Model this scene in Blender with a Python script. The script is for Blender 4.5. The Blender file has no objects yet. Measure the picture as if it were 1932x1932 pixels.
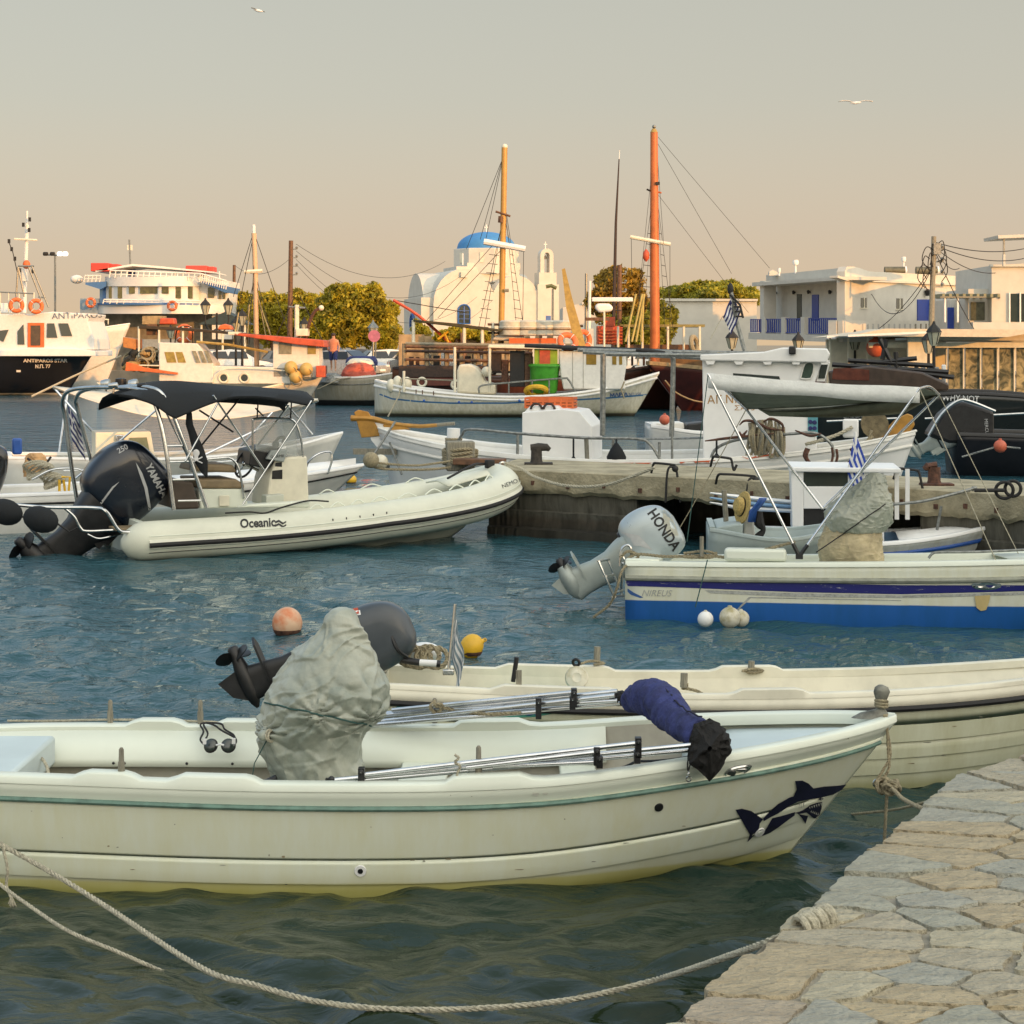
import bpy, bmesh, math, random
import numpy as np
from mathutils import Vector, Matrix, noise
from mathutils.bvhtree import BVHTree
PI = math.pi; R = math.radians
random.seed(7)
S = bpy.context.scene; C = S.collection
# ------------------------------------------------------------ camera
CH = 2.7; FP = 3600.0; HX = 966.0; HY = 650.0      # eye height, focal length, and horizon of the 1932 px picture
cam = bpy.data.cameras.new('camera'); camo = bpy.data.objects.new('camera', cam); C.objects.link(camo)
camo.location = (0, 0, CH); camo.rotation_euler = (R(90), 0, 0)
cam.sensor_width = 36; cam.lens = 36 * FP / 1932; cam.shift_y = -(966 - HY) / 1932
cam.clip_start = 0.1; cam.clip_end = 9000; S.camera = camo
# ------------------------------------------------------------ world and sun
SUN_EL = 8.5; SUN_AZ = 42.0                         # sun low behind the right shoulder
w = bpy.data.worlds.new('World'); S.world = w; w.use_nodes = True
nt = w.node_tree; nt.nodes.clear()
def wn(t, **k):
    n = nt.nodes.new(t)
    for a, b in k.items(): setattr(n, a, b)
    return n
out = wn('ShaderNodeOutputWorld'); bg = wn('ShaderNodeBackground'); bg2 = wn('ShaderNodeBackground')
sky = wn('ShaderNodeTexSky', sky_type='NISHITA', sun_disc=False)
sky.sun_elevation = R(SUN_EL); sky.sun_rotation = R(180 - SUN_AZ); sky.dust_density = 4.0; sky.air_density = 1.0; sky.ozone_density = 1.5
tc = wn('ShaderNodeTexCoord'); sx = wn('ShaderNodeSeparateXYZ'); cr = wn('ShaderNodeValToRGB')
nt.links.new(tc.outputs['Generated'], sx.inputs[0]); nt.links.new(sx.outputs['Z'], cr.inputs[0])
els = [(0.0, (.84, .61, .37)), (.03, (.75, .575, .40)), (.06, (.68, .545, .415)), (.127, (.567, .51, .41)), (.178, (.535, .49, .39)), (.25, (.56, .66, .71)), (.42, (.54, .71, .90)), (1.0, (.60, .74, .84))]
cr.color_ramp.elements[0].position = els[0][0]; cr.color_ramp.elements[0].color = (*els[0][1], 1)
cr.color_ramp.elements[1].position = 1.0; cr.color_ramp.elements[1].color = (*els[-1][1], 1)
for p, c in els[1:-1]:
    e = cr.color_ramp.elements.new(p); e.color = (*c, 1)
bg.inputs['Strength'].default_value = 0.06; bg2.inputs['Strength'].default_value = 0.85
# the sky brightens and warms towards the sun, a glow added to lift the fill
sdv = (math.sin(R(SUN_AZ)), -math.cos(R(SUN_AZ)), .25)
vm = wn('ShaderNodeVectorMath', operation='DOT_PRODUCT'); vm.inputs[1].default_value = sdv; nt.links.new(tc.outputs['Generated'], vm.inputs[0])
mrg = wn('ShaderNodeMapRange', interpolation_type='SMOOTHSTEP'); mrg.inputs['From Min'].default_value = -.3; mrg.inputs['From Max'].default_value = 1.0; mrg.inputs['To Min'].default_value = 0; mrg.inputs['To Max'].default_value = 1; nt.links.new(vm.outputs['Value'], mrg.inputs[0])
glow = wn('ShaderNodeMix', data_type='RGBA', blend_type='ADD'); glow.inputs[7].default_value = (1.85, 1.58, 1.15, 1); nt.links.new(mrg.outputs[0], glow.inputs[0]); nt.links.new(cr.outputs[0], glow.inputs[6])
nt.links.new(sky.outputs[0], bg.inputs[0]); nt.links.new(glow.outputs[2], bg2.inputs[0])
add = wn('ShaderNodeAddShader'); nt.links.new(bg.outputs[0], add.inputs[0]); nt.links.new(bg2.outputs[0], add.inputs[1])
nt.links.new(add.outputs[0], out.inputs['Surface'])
sun = bpy.data.lights.new('sun', 'SUN'); sun.energy = 3.7; sun.angle = R(0.6); sun.color = (1.0, .44, .10)
suno = bpy.data.objects.new('sun', sun); C.objects.link(suno)
sd = Vector((math.sin(R(SUN_AZ)) * math.cos(R(SUN_EL)), -math.cos(R(SUN_AZ)) * math.cos(R(SUN_EL)), math.sin(R(SUN_EL))))
suno.rotation_euler = sd.to_track_quat('Z', 'Y').to_euler()
S.view_settings.view_transform = 'Standard'; S.view_settings.look = 'None'; S.view_settings.gamma = 1
S.view_settings.exposure = 0.0; S.view_settings.use_curve_mapping = False
S.render.engine = 'CYCLES'
# ------------------------------------------------------------ helpers
def V(*a): return Vector(a)
def W(px, py, D): return Vector(((px - HX) / FP * D, D, CH - (py - HY) / FP * D))     # a pixel at depth D
def G(px, py, z=0.0):                                                                    # a pixel on the level z
    return W(px, py, (CH - z) * FP / (py - HY))
def ip(t, tab):
    """smooth interpolation through a table of (t, value)"""
    n = len(tab)
    if t <= tab[0][0]: return tab[0][1]
    if t >= tab[-1][0]: return tab[-1][1]
    for i in range(n - 1):
        if tab[i][0] <= t <= tab[i + 1][0]:
            x0, y0 = tab[i]; x1, y1 = tab[i + 1]; h = x1 - x0; u = (t - x0) / h
            m0 = ((y1 - tab[i - 1][1]) / (x1 - tab[i - 1][0])) if i > 0 else (y1 - y0) / h
            m1 = ((tab[i + 2][1] - y0) / (tab[i + 2][0] - x0)) if i + 2 < n else (y1 - y0) / h
            return (2*u**3 - 3*u*u + 1)*y0 + (u**3 - 2*u*u + u)*h*m0 + (-2*u**3 + 3*u*u)*y1 + (u**3 - u*u)*h*m1
def curve_pts(pts, n):
    """Catmull-Rom through points, n samples per leg"""
    P = [Vector(p) for p in pts]; o = []
    for i in range(len(P) - 1):
        a = P[i - 1] if i else P[0] * 2 - P[1]; b = P[i]; c = P[i + 1]; d = P[i + 2] if i + 2 < len(P) else P[-1] * 2 - P[-2]
        for k in range(n):
            t = k / n
            o.append(.5 * ((2*b) + (c - a)*t + (2*a - 5*b + 4*c - d)*t*t + (3*b - a - 3*c + d)*t**3))
    o.append(P[-1]); return o
def sag(a, b, s, n=14):
    a = Vector(a); b = Vector(b)
    return [a.lerp(b, i / n) - V(0, 0, s * 4 * (i / n) * (1 - i / n)) for i in range(n + 1)]
class MB:
    def __init__(s): s.v = []; s.f = []; s.m = []
    def add(s, vs, fs, mi=0):
        o = len(s.v); s.v += [tuple(p) for p in vs]; s.f += [tuple(i + o for i in f) for f in fs]; s.m += [mi] * len(fs); return s
    def box(s, c, d, rot=None, mi=0, taper=1.0):
        x, y, z = d[0] / 2, d[1] / 2, d[2] / 2; t = taper
        vs = [V(-x, -y, -z), V(x, -y, -z), V(x, y, -z), V(-x, y, -z), V(-x*t, -y*t, z), V(x*t, -y*t, z), V(x*t, y*t, z), V(-x*t, y*t, z)]
        if rot is not None:
            if not isinstance(rot, Matrix): rot = Matrix.Rotation(rot, 3, 'Z')
            vs = [rot @ p for p in vs]
        c = Vector(c)
        return s.add([p + c for p in vs], [(0, 3, 2, 1), (4, 5, 6, 7), (0, 1, 5, 4), (1, 2, 6, 5), (2, 3, 7, 6), (3, 0, 4, 7)], mi)
    def beam(s, a, b, w, h=None, mi=0, up=(0, 0, 1)):
        a = Vector(a); b = Vector(b); h = h or w; d = b - a; L = d.length
        if L < 1e-6: return s
        d.normalize(); u = Vector(up)
        if abs(d.dot(u)) > .98: u = V(0, 1, 0)
        n = d.cross(u).normalized(); u = n.cross(d).normalized()
        vs = []
        for e in (a, b):
            for i, j in ((-1, -1), (1, -1), (1, 1), (-1, 1)): vs.append(e + n * (i * w / 2) + u * (j * h / 2))
        return s.add(vs, [(3, 2, 1, 0), (4, 5, 6, 7), (0, 1, 5, 4), (1, 2, 6, 5), (2, 3, 7, 6), (3, 0, 4, 7)], mi)
    def tube(s, pts, r, seg=8, mi=0, cap=True, sq=1.0):
        P = [Vector(p) for p in pts]; n = len(P)
        rr = [r] * n if not isinstance(r, (list, tuple)) else list(r)
        if len(rr) != n: rr = [ip(i / (n - 1), [(k / (len(rr) - 1), q) for k, q in enumerate(rr)]) for i in range(n)]
        t0 = (P[1] - P[0]).normalized(); u = t0.cross(V(0, 0, 1))
        if u.length < .05: u = t0.cross(V(0, 1, 0))
        u.normalize(); vs = []
        for i in range(n):
            t = (P[min(i + 1, n - 1)] - P[max(i - 1, 0)])
            if t.length < 1e-9: t = t0.copy()
            t.normalize(); u = (u - t * u.dot(t))
            if u.length < 1e-6: u = t.cross(V(0, 0, 1))
            u.normalize(); v = t.cross(u)
            for k in range(seg):
                a = 2 * PI * k / seg; vs.append(P[i] + u * (math.cos(a) * rr[i]) + v * (math.sin(a) * rr[i] * sq))
        fs = [(i*seg + k, i*seg + (k + 1) % seg, (i + 1)*seg + (k + 1) % seg, (i + 1)*seg + k) for i in range(n - 1) for k in range(seg)]
        if cap: fs += [tuple(range(seg - 1, -1, -1)), tuple((n - 1)*seg + k for k in range(seg))]
        return s.add(vs, fs, mi)
    def loft(s, rings, cap=True, mi=0, closed=True):
        n = len(rings[0]); vs = [p for r in rings for p in r]; fs = []
        for i in range(len(rings) - 1):
            for k in range(n if closed else n - 1):
                fs.append((i*n + k, i*n + (k + 1) % n, (i + 1)*n + (k + 1) % n, (i + 1)*n + k))
        if cap and closed: fs += [tuple(range(n - 1, -1, -1)), tuple((len(rings) - 1)*n + k for k in range(n))]
        return s.add(vs, fs, mi)
    def lathe(s, prof, c, axis=(0, 0, 1), seg=16, mi=0):
        c = Vector(c); M = Vector(axis).normalized().to_track_quat('Z', 'Y').to_matrix()
        rings = [[c + M @ V(r*math.cos(2*PI*k/seg), r*math.sin(2*PI*k/seg), z) for k in range(seg)] for r, z in prof]
        return s.loft(rings, True, mi)
    def ball(s, c, r, sc=(1, 1, 1), seg=16, rg=10, mi=0, rot=None):
        c = Vector(c); rings = []
        for i in range(rg + 1):
            a = PI * i / rg; a = min(max(a, .02), PI - .02)
            ring = []
            for k in range(seg):
                b = 2*PI*k/seg; p = V(math.sin(a)*math.cos(b)*r*sc[0], math.sin(a)*math.sin(b)*r*sc[1], -math.cos(a)*r*sc[2])
                if rot is not None: p = rot @ p
                ring.append(c + p)
            rings.append(ring)
        return s.loft(rings, True, mi)
    def prism(s, poly, a, b, mi=0):
        """poly: list of 3-D points (one face); extruded by vector b-a"""
        d = Vector(b) - Vector(a); n = len(poly); P = [Vector(p) for p in poly]
        vs = P + [p + d for p in P]
        fs = [tuple(range(n)), tuple(range(2*n - 1, n - 1, -1))] + [(k, k + n, (k + 1) % n + n, (k + 1) % n) for k in range(n)]
        return s.add(vs, fs, mi)
    def sheet(s, rows, mi=0):
        return s.loft(rows, False, mi, closed=False)
    def torus(s, c, R0, r, axis=(0, 0, 1), seg=24, sg=8, a0=0, a1=2*PI, mi=0):
        c = Vector(c); M = Vector(axis).normalized().to_track_quat('Z', 'Y').to_matrix(); full = a1 - a0 > 6.28
        rings = []
        for i in range(seg + (0 if full else 1)):
            a = a0 + (a1 - a0)*i/seg
            rings.append([c + M @ V((R0 + r*math.cos(2*PI*k/sg))*math.cos(a), (R0 + r*math.cos(2*PI*k/sg))*math.sin(a), r*math.sin(2*PI*k/sg)) for k in range(sg)])
        if full: rings.append(rings[0])
        return s.loft(rings, not full, mi)
    def build(s, name, mat, parent=None, smooth=40, world=False, bev=0, solid=0, kind=None, label=None, sub=0):
        me = bpy.data.meshes.new(name)
        vs = s.v
        if world and parent is not None:
            inv = wm(parent).inverted(); vs = [tuple(inv @ Vector(p)) for p in vs]
        me.from_pydata(vs, [], s.f)
        for m in (mat if isinstance(mat, (list, tuple)) else [mat]): me.materials.append(m)
        if isinstance(mat, (list, tuple)): me.polygons.foreach_set('material_index', s.m)
        me.validate()
        bm = bmesh.new(); bm.from_mesh(me)
        bmesh.ops.recalc_face_normals(bm, faces=bm.faces) if not solid else None
        bm.to_mesh(me); bm.free()
        if smooth: 
            me.polygons.foreach_set('use_smooth', [True] * len(me.polygons)); me.set_sharp_from_angle(angle=R(smooth))
        o = bpy.data.objects.new(name, me); C.objects.link(o)
        if parent is not None: o.parent = parent
        if solid: q = o.modifiers.new('solid', 'SOLIDIFY'); q.thickness = solid; q.offset = 0
        if sub: q = o.modifiers.new('sub', 'SUBSURF'); q.levels = sub; q.render_levels = sub
        if bev: q = o.modifiers.new('bev', 'BEVEL'); q.width = bev; q.segments = 2; q.limit_method = 'ANGLE'; q.angle_limit = R(35)
        if kind: o['kind'] = kind
        if label: o['label'] = label
        return o
def wm(o):
    m = Matrix.LocRotScale(o.location, o.rotation_euler, o.scale)
    return wm(o.parent) @ m if o.parent else m
def thing(name, label, cat, loc=(0, 0, 0), rot=0, group=None):
    o = bpy.data.objects.new(name, None); C.objects.link(o); o.empty_display_size = .2
    o.location = loc; o.rotation_euler = rot if isinstance(rot, tuple) else (0, 0, rot)
    o['label'] = label; o['category'] = cat
    if group: o['group'] = group
    return o
def tag(o, label, cat, group=None):
    o['label'] = label; o['category'] = cat
    if group: o['group'] = group
    return o
def solo(name, mb, mat, label, cat, loc=None, group=None, **k):
    """a thing that is one mesh, its origin at its base"""
    xs = np.array(mb.v); 
    if loc is None: loc = (float(xs[:, 0].mean()), float(xs[:, 1].mean()), float(xs[:, 2].min()))
    L = Vector(loc); mb.v = [tuple(Vector(p) - L) for p in mb.v]
    o = mb.build(name, mat, **k); o.location = L
    return tag(o, label, cat, group)
def copy_tree(o, parent=None):
    c = o.copy(); C.objects.link(c)
    if parent is not None: c.parent = parent
    for ch in [q for q in bpy.data.objects if q.parent == o and q != c]: copy_tree(ch, c)
    return c
_m = {}
def mat(name, col, rough=.5, metal=0, var=.12, sc=6, bump=.0, bsc=40, spec=.5, col2=None, amt=.5, stretch=(1, 1, 1), emit=None, alpha=None, trans=0, coat=0, detail=6):
    """procedural paint, cloth, stone: two tones of noise, fine relief, uneven gloss"""
    if name in _m: return _m[name]
    m = bpy.data.materials.new(name); m.use_nodes = True; t = m.node_tree; b = t.nodes['Principled BSDF']; N = t.nodes.new; L = t.links.new
    tc = N('ShaderNodeTexCoord'); mp = N('ShaderNodeMapping'); mp.inputs['Scale'].default_value = stretch; L(tc.outputs['Object'], mp.inputs[0])
    n1 = N('ShaderNodeTexNoise'); n1.inputs['Scale'].default_value = sc; n1.inputs['Detail'].default_value = detail; n1.inputs['Roughness'].default_value = .6; L(mp.outputs[0], n1.inputs['Vector'])
    r = N('ShaderNodeValToRGB'); c = Vector(col); c2 = Vector(col2) if col2 else c * (1 - 2.2 * var)
    lo, hi = .5 - .25 / max(amt * 2, .3), .5 + .2
    r.color_ramp.elements[0].position = .32; r.color_ramp.elements[1].position = .32 + .3 * max(amt, .1) * 2
    r.color_ramp.elements[0].color = (*c2, 1); r.color_ramp.elements[1].color = (*c, 1)
    L(n1.outputs[0], r.inputs[0]); L(r.outputs[0], b.inputs['Base Color'])
    b.inputs['Metallic'].default_value = metal; b.inputs['Specular IOR Level'].default_value = spec
    mr = N('ShaderNodeMapRange'); mr.inputs['To Min'].default_value = max(rough - .1, .02); mr.inputs['To Max'].default_value = min(rough + .14, 1)
    L(n1.outputs[0], mr.inputs[0]); L(mr.outputs[0], b.inputs['Roughness'])
    if bump:
        n2 = N('ShaderNodeTexNoise'); n2.inputs['Scale'].default_value = bsc; n2.inputs['Detail'].default_value = 5; L(mp.outputs[0], n2.inputs['Vector'])
        bp = N('ShaderNodeBump'); bp.inputs['Strength'].default_value = min(bump, 1); bp.inputs['Distance'].default_value = .02 if bump < 1 else .05
        L(n2.outputs[0], bp.inputs['Height']); L(bp.outputs[0], b.inputs['Normal'])
    if emit: b.inputs['Emission Color'].default_value = (*emit[0], 1); b.inputs['Emission Strength'].default_value = emit[1]
    if trans: b.inputs['Transmission Weight'].default_value = trans
    if alpha is not None: b.inputs['Alpha'].default_value = alpha
    if coat: b.inputs['Coat Weight'].default_value = coat; b.inputs['Coat Roughness'].default_value = .08
    _m[name] = m; return m
def zmat(name, stops, rough=.35, dirt=.1, jit=.02, sc=3.0):
    """hull paint in bands by height above the waterline: stops = [(z, colour)] from the keel up"""
    m = bpy.data.materials.new(name); m.use_nodes = True; t = m.node_tree; b = t.nodes['Principled BSDF']; N = t.nodes.new; L = t.links.new
    tc = N('ShaderNodeTexCoord'); sp = N('ShaderNodeSeparateXYZ'); L(tc.outputs['Object'], sp.inputs[0])
    n0 = N('ShaderNodeTexNoise'); n0.inputs['Scale'].default_value = sc; n0.inputs['Detail'].default_value = 6; L(tc.outputs['Object'], n0.inputs['Vector'])
    ma = N('ShaderNodeMath'); ma.operation = 'MULTIPLY_ADD'; ma.inputs[1].default_value = jit * 2; L(n0.outputs[0], ma.inputs[0]); L(sp.outputs['Z'], ma.inputs[2])
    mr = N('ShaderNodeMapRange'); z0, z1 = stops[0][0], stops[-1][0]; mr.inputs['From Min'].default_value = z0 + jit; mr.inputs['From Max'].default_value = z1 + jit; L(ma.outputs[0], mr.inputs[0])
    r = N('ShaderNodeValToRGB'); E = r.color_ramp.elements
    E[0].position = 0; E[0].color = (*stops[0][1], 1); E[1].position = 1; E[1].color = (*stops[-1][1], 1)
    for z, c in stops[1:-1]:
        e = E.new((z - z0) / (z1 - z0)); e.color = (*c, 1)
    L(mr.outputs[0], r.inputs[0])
    mp = N('ShaderNodeMapping'); mp.inputs['Scale'].default_value = (6, 6, .7); L(tc.outputs['Object'], mp.inputs[0])
    n1 = N('ShaderNodeTexNoise'); n1.inputs['Scale'].default_value = 1.4; n1.inputs['Detail'].default_value = 9; n1.inputs['Roughness'].default_value = .7; L(mp.outputs[0], n1.inputs['Vector'])
    r2 = N('ShaderNodeValToRGB'); r2.color_ramp.elements[0].position = .3; r2.color_ramp.elements[1].position = .62; k = 1 - dirt * 2.2
    r2.color_ramp.elements[0].color = (k, k * .97, k * .85, 1); r2.color_ramp.elements[1].color = (1, 1, 1, 1); L(n1.outputs[0], r2.inputs[0])
    mx = N('ShaderNodeMix'); mx.data_type = 'RGBA'; mx.blend_type = 'MULTIPLY'; mx.inputs[0].default_value = 1; L(r.outputs[0], mx.inputs[6]); L(r2.outputs[0], mx.inputs[7]); L(mx.outputs[2], b.inputs['Base Color'])
    m2 = N('ShaderNodeMapRange'); m2.inputs['To Min'].default_value = rough - .08; m2.inputs['To Max'].default_value = rough + .2; L(n1.outputs[0], m2.inputs[0]); L(m2.outputs[0], b.inputs['Roughness'])
    bp = N('ShaderNodeBump'); bp.inputs['Strength'].default_value = .12; bp.inputs['Distance'].default_value = .01; L(n0.outputs[0], bp.inputs['Height']); L(bp.outputs[0], b.inputs['Normal'])
    return m
WHITE = (.70, .70, .61)
M = dict(
 gel=mat('gelcoat', (.72, .76, .65), .35, var=.05, sc=2.5, bump=.04, bsc=9, amt=.9),
 inner=mat('shaded_grey_beige_paint', (.40, .38, .31), .7, var=.12, sc=4),  # boat lining: grey-beige, with the shade of its depth put into the colour
 gelblue=mat('pale_blue_gelcoat', (.52, .60, .60), .4, var=.05, sc=3),
 cream=mat('cream_paint', (.72, .68, .54), .45, var=.08, sc=4),
 white=mat('white_paint', (.72, .71, .66), .5, var=.07, sc=3, bump=.05),
 white2=mat('clean_white_paint', (.78, .78, .76), .45, var=.04, sc=3),
 teal=mat('sea_green_rubber', (.14, .25, .20), .55, var=.2, sc=14, bump=.1),
 black=mat('black_plastic', (.012, .012, .013), .4, var=.3, sc=10, bump=.05),
 rubber=mat('black_rubber', (.015, .014, .014), .7, var=.3, sc=20, bump=.1),
 steel=mat('stainless_steel', (.62, .62, .60), .18, metal=1, var=.12, sc=9),
 galv=mat('galvanised_steel', (.30, .31, .29), .5, metal=.7, var=.25, sc=18, bump=.08),
 alu=mat('aluminium', (.72, .73, .74), .24, metal=1, var=.1, sc=7),
 wood=mat('grey_wood', (.28, .26, .20), .8, var=.25, sc=30, bump=.3, bsc=60, stretch=(3, 3, .4)),
 teak=mat('oiled_wood', (.36, .17, .05), .5, var=.25, sc=10, bump=.12, stretch=(.6, 4, 4)),
 darkwood=mat('dark_brown_wood', (.045, .022, .014), .6, var=.3, sc=12, bump=.15),
 brown=mat('brown_wood', (.16, .075, .035), .6, var=.3, sc=8, bump=.15),
 rope=mat('old_rope', (.36, .31, .20), .9, var=.25, sc=60, bump=.5, bsc=150),
 ropew=mat('pale_rope', (.52, .48, .36), .9, var=.22, sc=60, bump=.5, bsc=160),
 ropeg=mat('green_cord', (.03, .09, .08), .8, var=.2, sc=60),
 tarp=mat('grey_green_tarpaulin', (.37, .385, .32), .34, var=.2, sc=3.4, bump=.35, bsc=22, col2=(.17, .20, .165), amt=.45, detail=9),
 tarp2=mat('beige_tarpaulin', (.50, .42, .26), .7, var=.2, sc=6, bump=.3, bsc=24),
 navy=mat('navy_canvas', (.035, .045, .16), .85, var=.25, sc=14, bump=.4, bsc=70),
 blackc=mat('black_canvas', (.008, .011, .014), .85, var=.25, sc=20, bump=.3, bsc=90),
 red=mat('orange_red_paint', (.55, .085, .03), .5, var=.15, sc=5),
 orange=mat('orange_plastic', (.70, .15, .035), .5, var=.15, sc=5),
 yellow=mat('yellow_plastic', (.72, .42, .02), .45, var=.12, sc=6),
 blue=mat('blue_paint', (.02, .09, .36), .45, var=.12, sc=5),
 skyb=mat('pale_blue_paint', (.25, .42, .62), .5, var=.1, sc=5),
 navyp=mat('dark_blue_paint', (.015, .02, .12), .45, var=.15, sc=8),
 green=mat('green_plastic', (.07, .36, .03), .45, var=.12, sc=5),
 glass=mat('dark_window_glass', (.03, .04, .035), .08, var=.1, sc=2, spec=.8),
 rust=mat('rusty_iron', (.12, .055, .035), .85, var=.35, sc=16, bump=.4),
 iron=mat('black_iron', (.02, .019, .018), .7, var=.3, sc=16, bump=.3),
 skin=mat('skin', (.50, .27, .17), .55, var=.08, sc=8),
 floats=mat('weathered_white_float', (.62, .59, .48), .5, var=.25, sc=7, bump=.1, col2=(.30, .26, .12), amt=.35),
)
# decals: flat print laid on the surface that a pixel of the picture shows
def bvh(o):
    dg = bpy.context.evaluated_depsgraph_get(); dg.update()
    e = o.evaluated_get(dg); me = e.to_mesh(); mw = wm(o)
    t = BVHTree.FromPolygons([mw @ v.co for v in me.vertices], [tuple(p.vertices) for p in me.polygons]); e.to_mesh_clear(); return t
def cast(t, px, py):
    d = V((px - HX) / FP, 1, -(py - HY) / FP).normalized(); h, n, i, dist = t.ray_cast(V(0, 0, CH), d)
    if h is None: return None
    if n.dot(d) > 0: n = -n
    return h, n
def flat_mesh(polys):
    bm = bmesh.new()
    for poly in polys:
        vs = [bm.verts.new((x, y, 0)) for x, y in poly]
        try: bm.faces.new(vs)
        except Exception: pass
    bmesh.ops.triangulate(bm, faces=bm.faces); return bm
def text_bm(txt, px, py, size, ang=0, sx=1.0, shear=0, flip=False, bold=0):
    cu = bpy.data.curves.new('lettering', 'FONT'); cu.body = txt; cu.size = 1; cu.offset = bold; cu.resolution_u = 3; cu.shear = shear
    o = bpy.data.objects.new('lettering', cu); C.objects.link(o); bpy.context.view_layer.update()
    dg = bpy.context.evaluated_depsgraph_get(); me = o.evaluated_get(dg).to_mesh(); bm = bmesh.new(); bm.from_mesh(me)
    bpy.data.objects.remove(o)
    a = R(ang); ca, sa = math.cos(a), math.sin(a)
    for v in bm.verts:
        x = v.co.x * size * sx; y = -v.co.y * size * (-1 if flip else 1); v.co = (px + x*ca - y*sa, py + x*sa + y*ca, 0)
    return bm
def decal(target, bm, m, parent, name, off=.004, maxe=14, tree=None):
    t = tree or bvh(target)
    for _ in range(5):
        es = [e for e in bm.edges if e.calc_length() > maxe]
        if not es: break
        bmesh.ops.subdivide_edges(bm, edges=es, cuts=1); bmesh.ops.triangulate(bm, faces=bm.faces)
    inv = wm(parent).inverted(); bad = []
    for v in bm.verts:
        h = cast(t, v.co.x, v.co.y)
        if h is None: bad.append(v)
        else: v.co = inv @ (h[0] + h[1] * off)
    bmesh.ops.delete(bm, geom=bad, context='VERTS')
    me = bpy.data.meshes.new(name); bm.to_mesh(me); bm.free(); me.materials.append(m)
    o = bpy.data.objects.new(name, me); C.objects.link(o); o.parent = parent; return o
# boats
class Hull:
    """local frame: x to the bow, y to port, z up from the waterline, origin at the stern"""
    def __init__(s, L, B, zg, zk, p, rake=.5, laps=(), lap=.012, srake=0, tumble=0):
        s.L, s.B, s.zg, s.zk, s.p, s.rake, s.laps, s.lap, s.srake = L, B, zg, zk, p, rake, laps, lap, srake
    def pt(s, u, v, side=1, inset=0, dz=0):
        zg, zk = ip(u, s.zg), ip(u, s.zk); z = zk + (zg - zk)*v
        f = max(v, 0) ** ip(u, s.p)
        o = 0
        if s.laps:
            e = [0] + list(s.laps) + [1.0]
            for a, b in zip(e, e[1:]):
                if a <= v < b: o = s.lap * (1 - (v - a)/(b - a)); break
            if v >= s.laps[-1]: o = 0
            o *= min(1, max(0, (1 - u) * 9))
        y = max(ip(u, s.B)*f + o - inset, .0)
        x = s.L*u - s.rake*(1 - v)*max(0, u - .55)/.45 + s.srake*(1 - v)*max(0, .3 - u)/.3
        return V(x, y*side, z + dz)
    def rows(s, nu=40, vs=None, side=1, inset=0, pad=None):
        o = []
        for i in range(nu + 1):
            u = i/nu; u = u if u < .6 else .6 + .4*(1 - (1 - (u - .6)/.4)**1.5)
            o.append([s.pt(u, v, side, inset) for v in vs])
        return o
    def us(s, nu=40):
        return [(i/nu if i/nu < .6 else .6 + .4*(1 - (1 - (i/nu - .6)/.4)**1.5)) for i in range(nu + 1)]
    def shell(s, parent, m, nv=14, nu=40, v1=1.0, name='hull'):
        vs = set([i*v1/nv for i in range(nv + 1)])
        for l in s.laps: vs |= {l - 1e-4, l}
        vs = sorted(vs); mb = MB()
        for sd_ in (1, -1): mb.sheet(s.rows(nu, vs, sd_))
        a = [s.pt(0, v, 1) for v in vs]; b = [s.pt(0, v, -1) for v in vs]; mb.sheet([a, b])
        return mb.build(name, m, parent, smooth=35, solid=.012)
    def cap(s, parent, m, w=.09, name='gunwale', th=.03, nu=40, over=.012, pad=None, dz=0, both=True, u0=0, u1=1):
        mb = MB(); us = [u for u in s.us(nu * (3 if pad else 1)) if u0 <= u <= u1]
        for side in ((1, -1) if both else (1,)):
            rg = []
            for u in us:
                p = s.pt(u, 1, side); b = ip(u, s.B); k = (pad(u) if pad else 0) + dz
                ww = min(w, b - .002) if b > .01 else .004
                yo = (b + over)*side; yi = max(b - ww, 0)*side
                rg.append([V(p.x, yo, p.z - .01 + dz), V(p.x, yo - side*.004, p.z + th*.7 + k), V(p.x, yo - side*.014, p.z + th + k), V(p.x, yi + side*.010, p.z + th + k), V(p.x, yi, p.z + th*.7 + k), V(p.x, yi, p.z - .03 + dz)])
            mb.loft(rg)
        if u0 == 0:
            a, b = s.pt(0, 1, 1), s.pt(0, 1, -1); mb.beam(a + V(w/2, 0, th/2), b + V(w/2, 0, th/2), w, th + .02)
        return mb.build(name, m, parent, smooth=50)
    def inner(s, parent, m, zf, w=.09, name='lining', nu=36, u0=.01, u1=.985, floor=True, dz=0):
        mb = MB(); us = [u for u in s.us(nu) if u0 <= u <= u1]; L_ = []; R_ = []
        for side, acc in ((1, L_), (-1, R_)):
            for u in us:
                zg, zk = ip(u, s.zg), ip(u, s.zk); row = []
                for k in range(6):
                    z = zg - .005 + dz + (max(zf, zk + .06) - zg - dz)*k/5; v = max((z - zk)/(zg - zk), 0)
                    q = s.pt(u, v, side, inset=w if k else w); row.append(V(q.x if k else q.x, max(abs(q.y), .003)*side, z))
                acc.append(row)
            mb.sheet(acc)
        if floor: mb.sheet([[a[-1], b[-1]] for a, b in zip(L_, R_)])
        mb.sheet([L_[0], R_[0]])
        return mb.build(name, m, parent, smooth=40)
    def rail(s, parent, m, v, r=.022, name='rubbing_strake', sq=1.0, nu=40, out=.0, u0=0, u1=1, both=True):
        mb = MB(); us = [u for u in s.us(nu) if u0 <= u <= u1]
        for side in ((1, -1) if both else (1,)):
            vf = v if callable(v) else (lambda u: v)
            mb.tube([s.pt(u, vf(u), side, inset=-out) for u in us], r, 8, sq=sq)
        return mb.build(name, m, parent)
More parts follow.
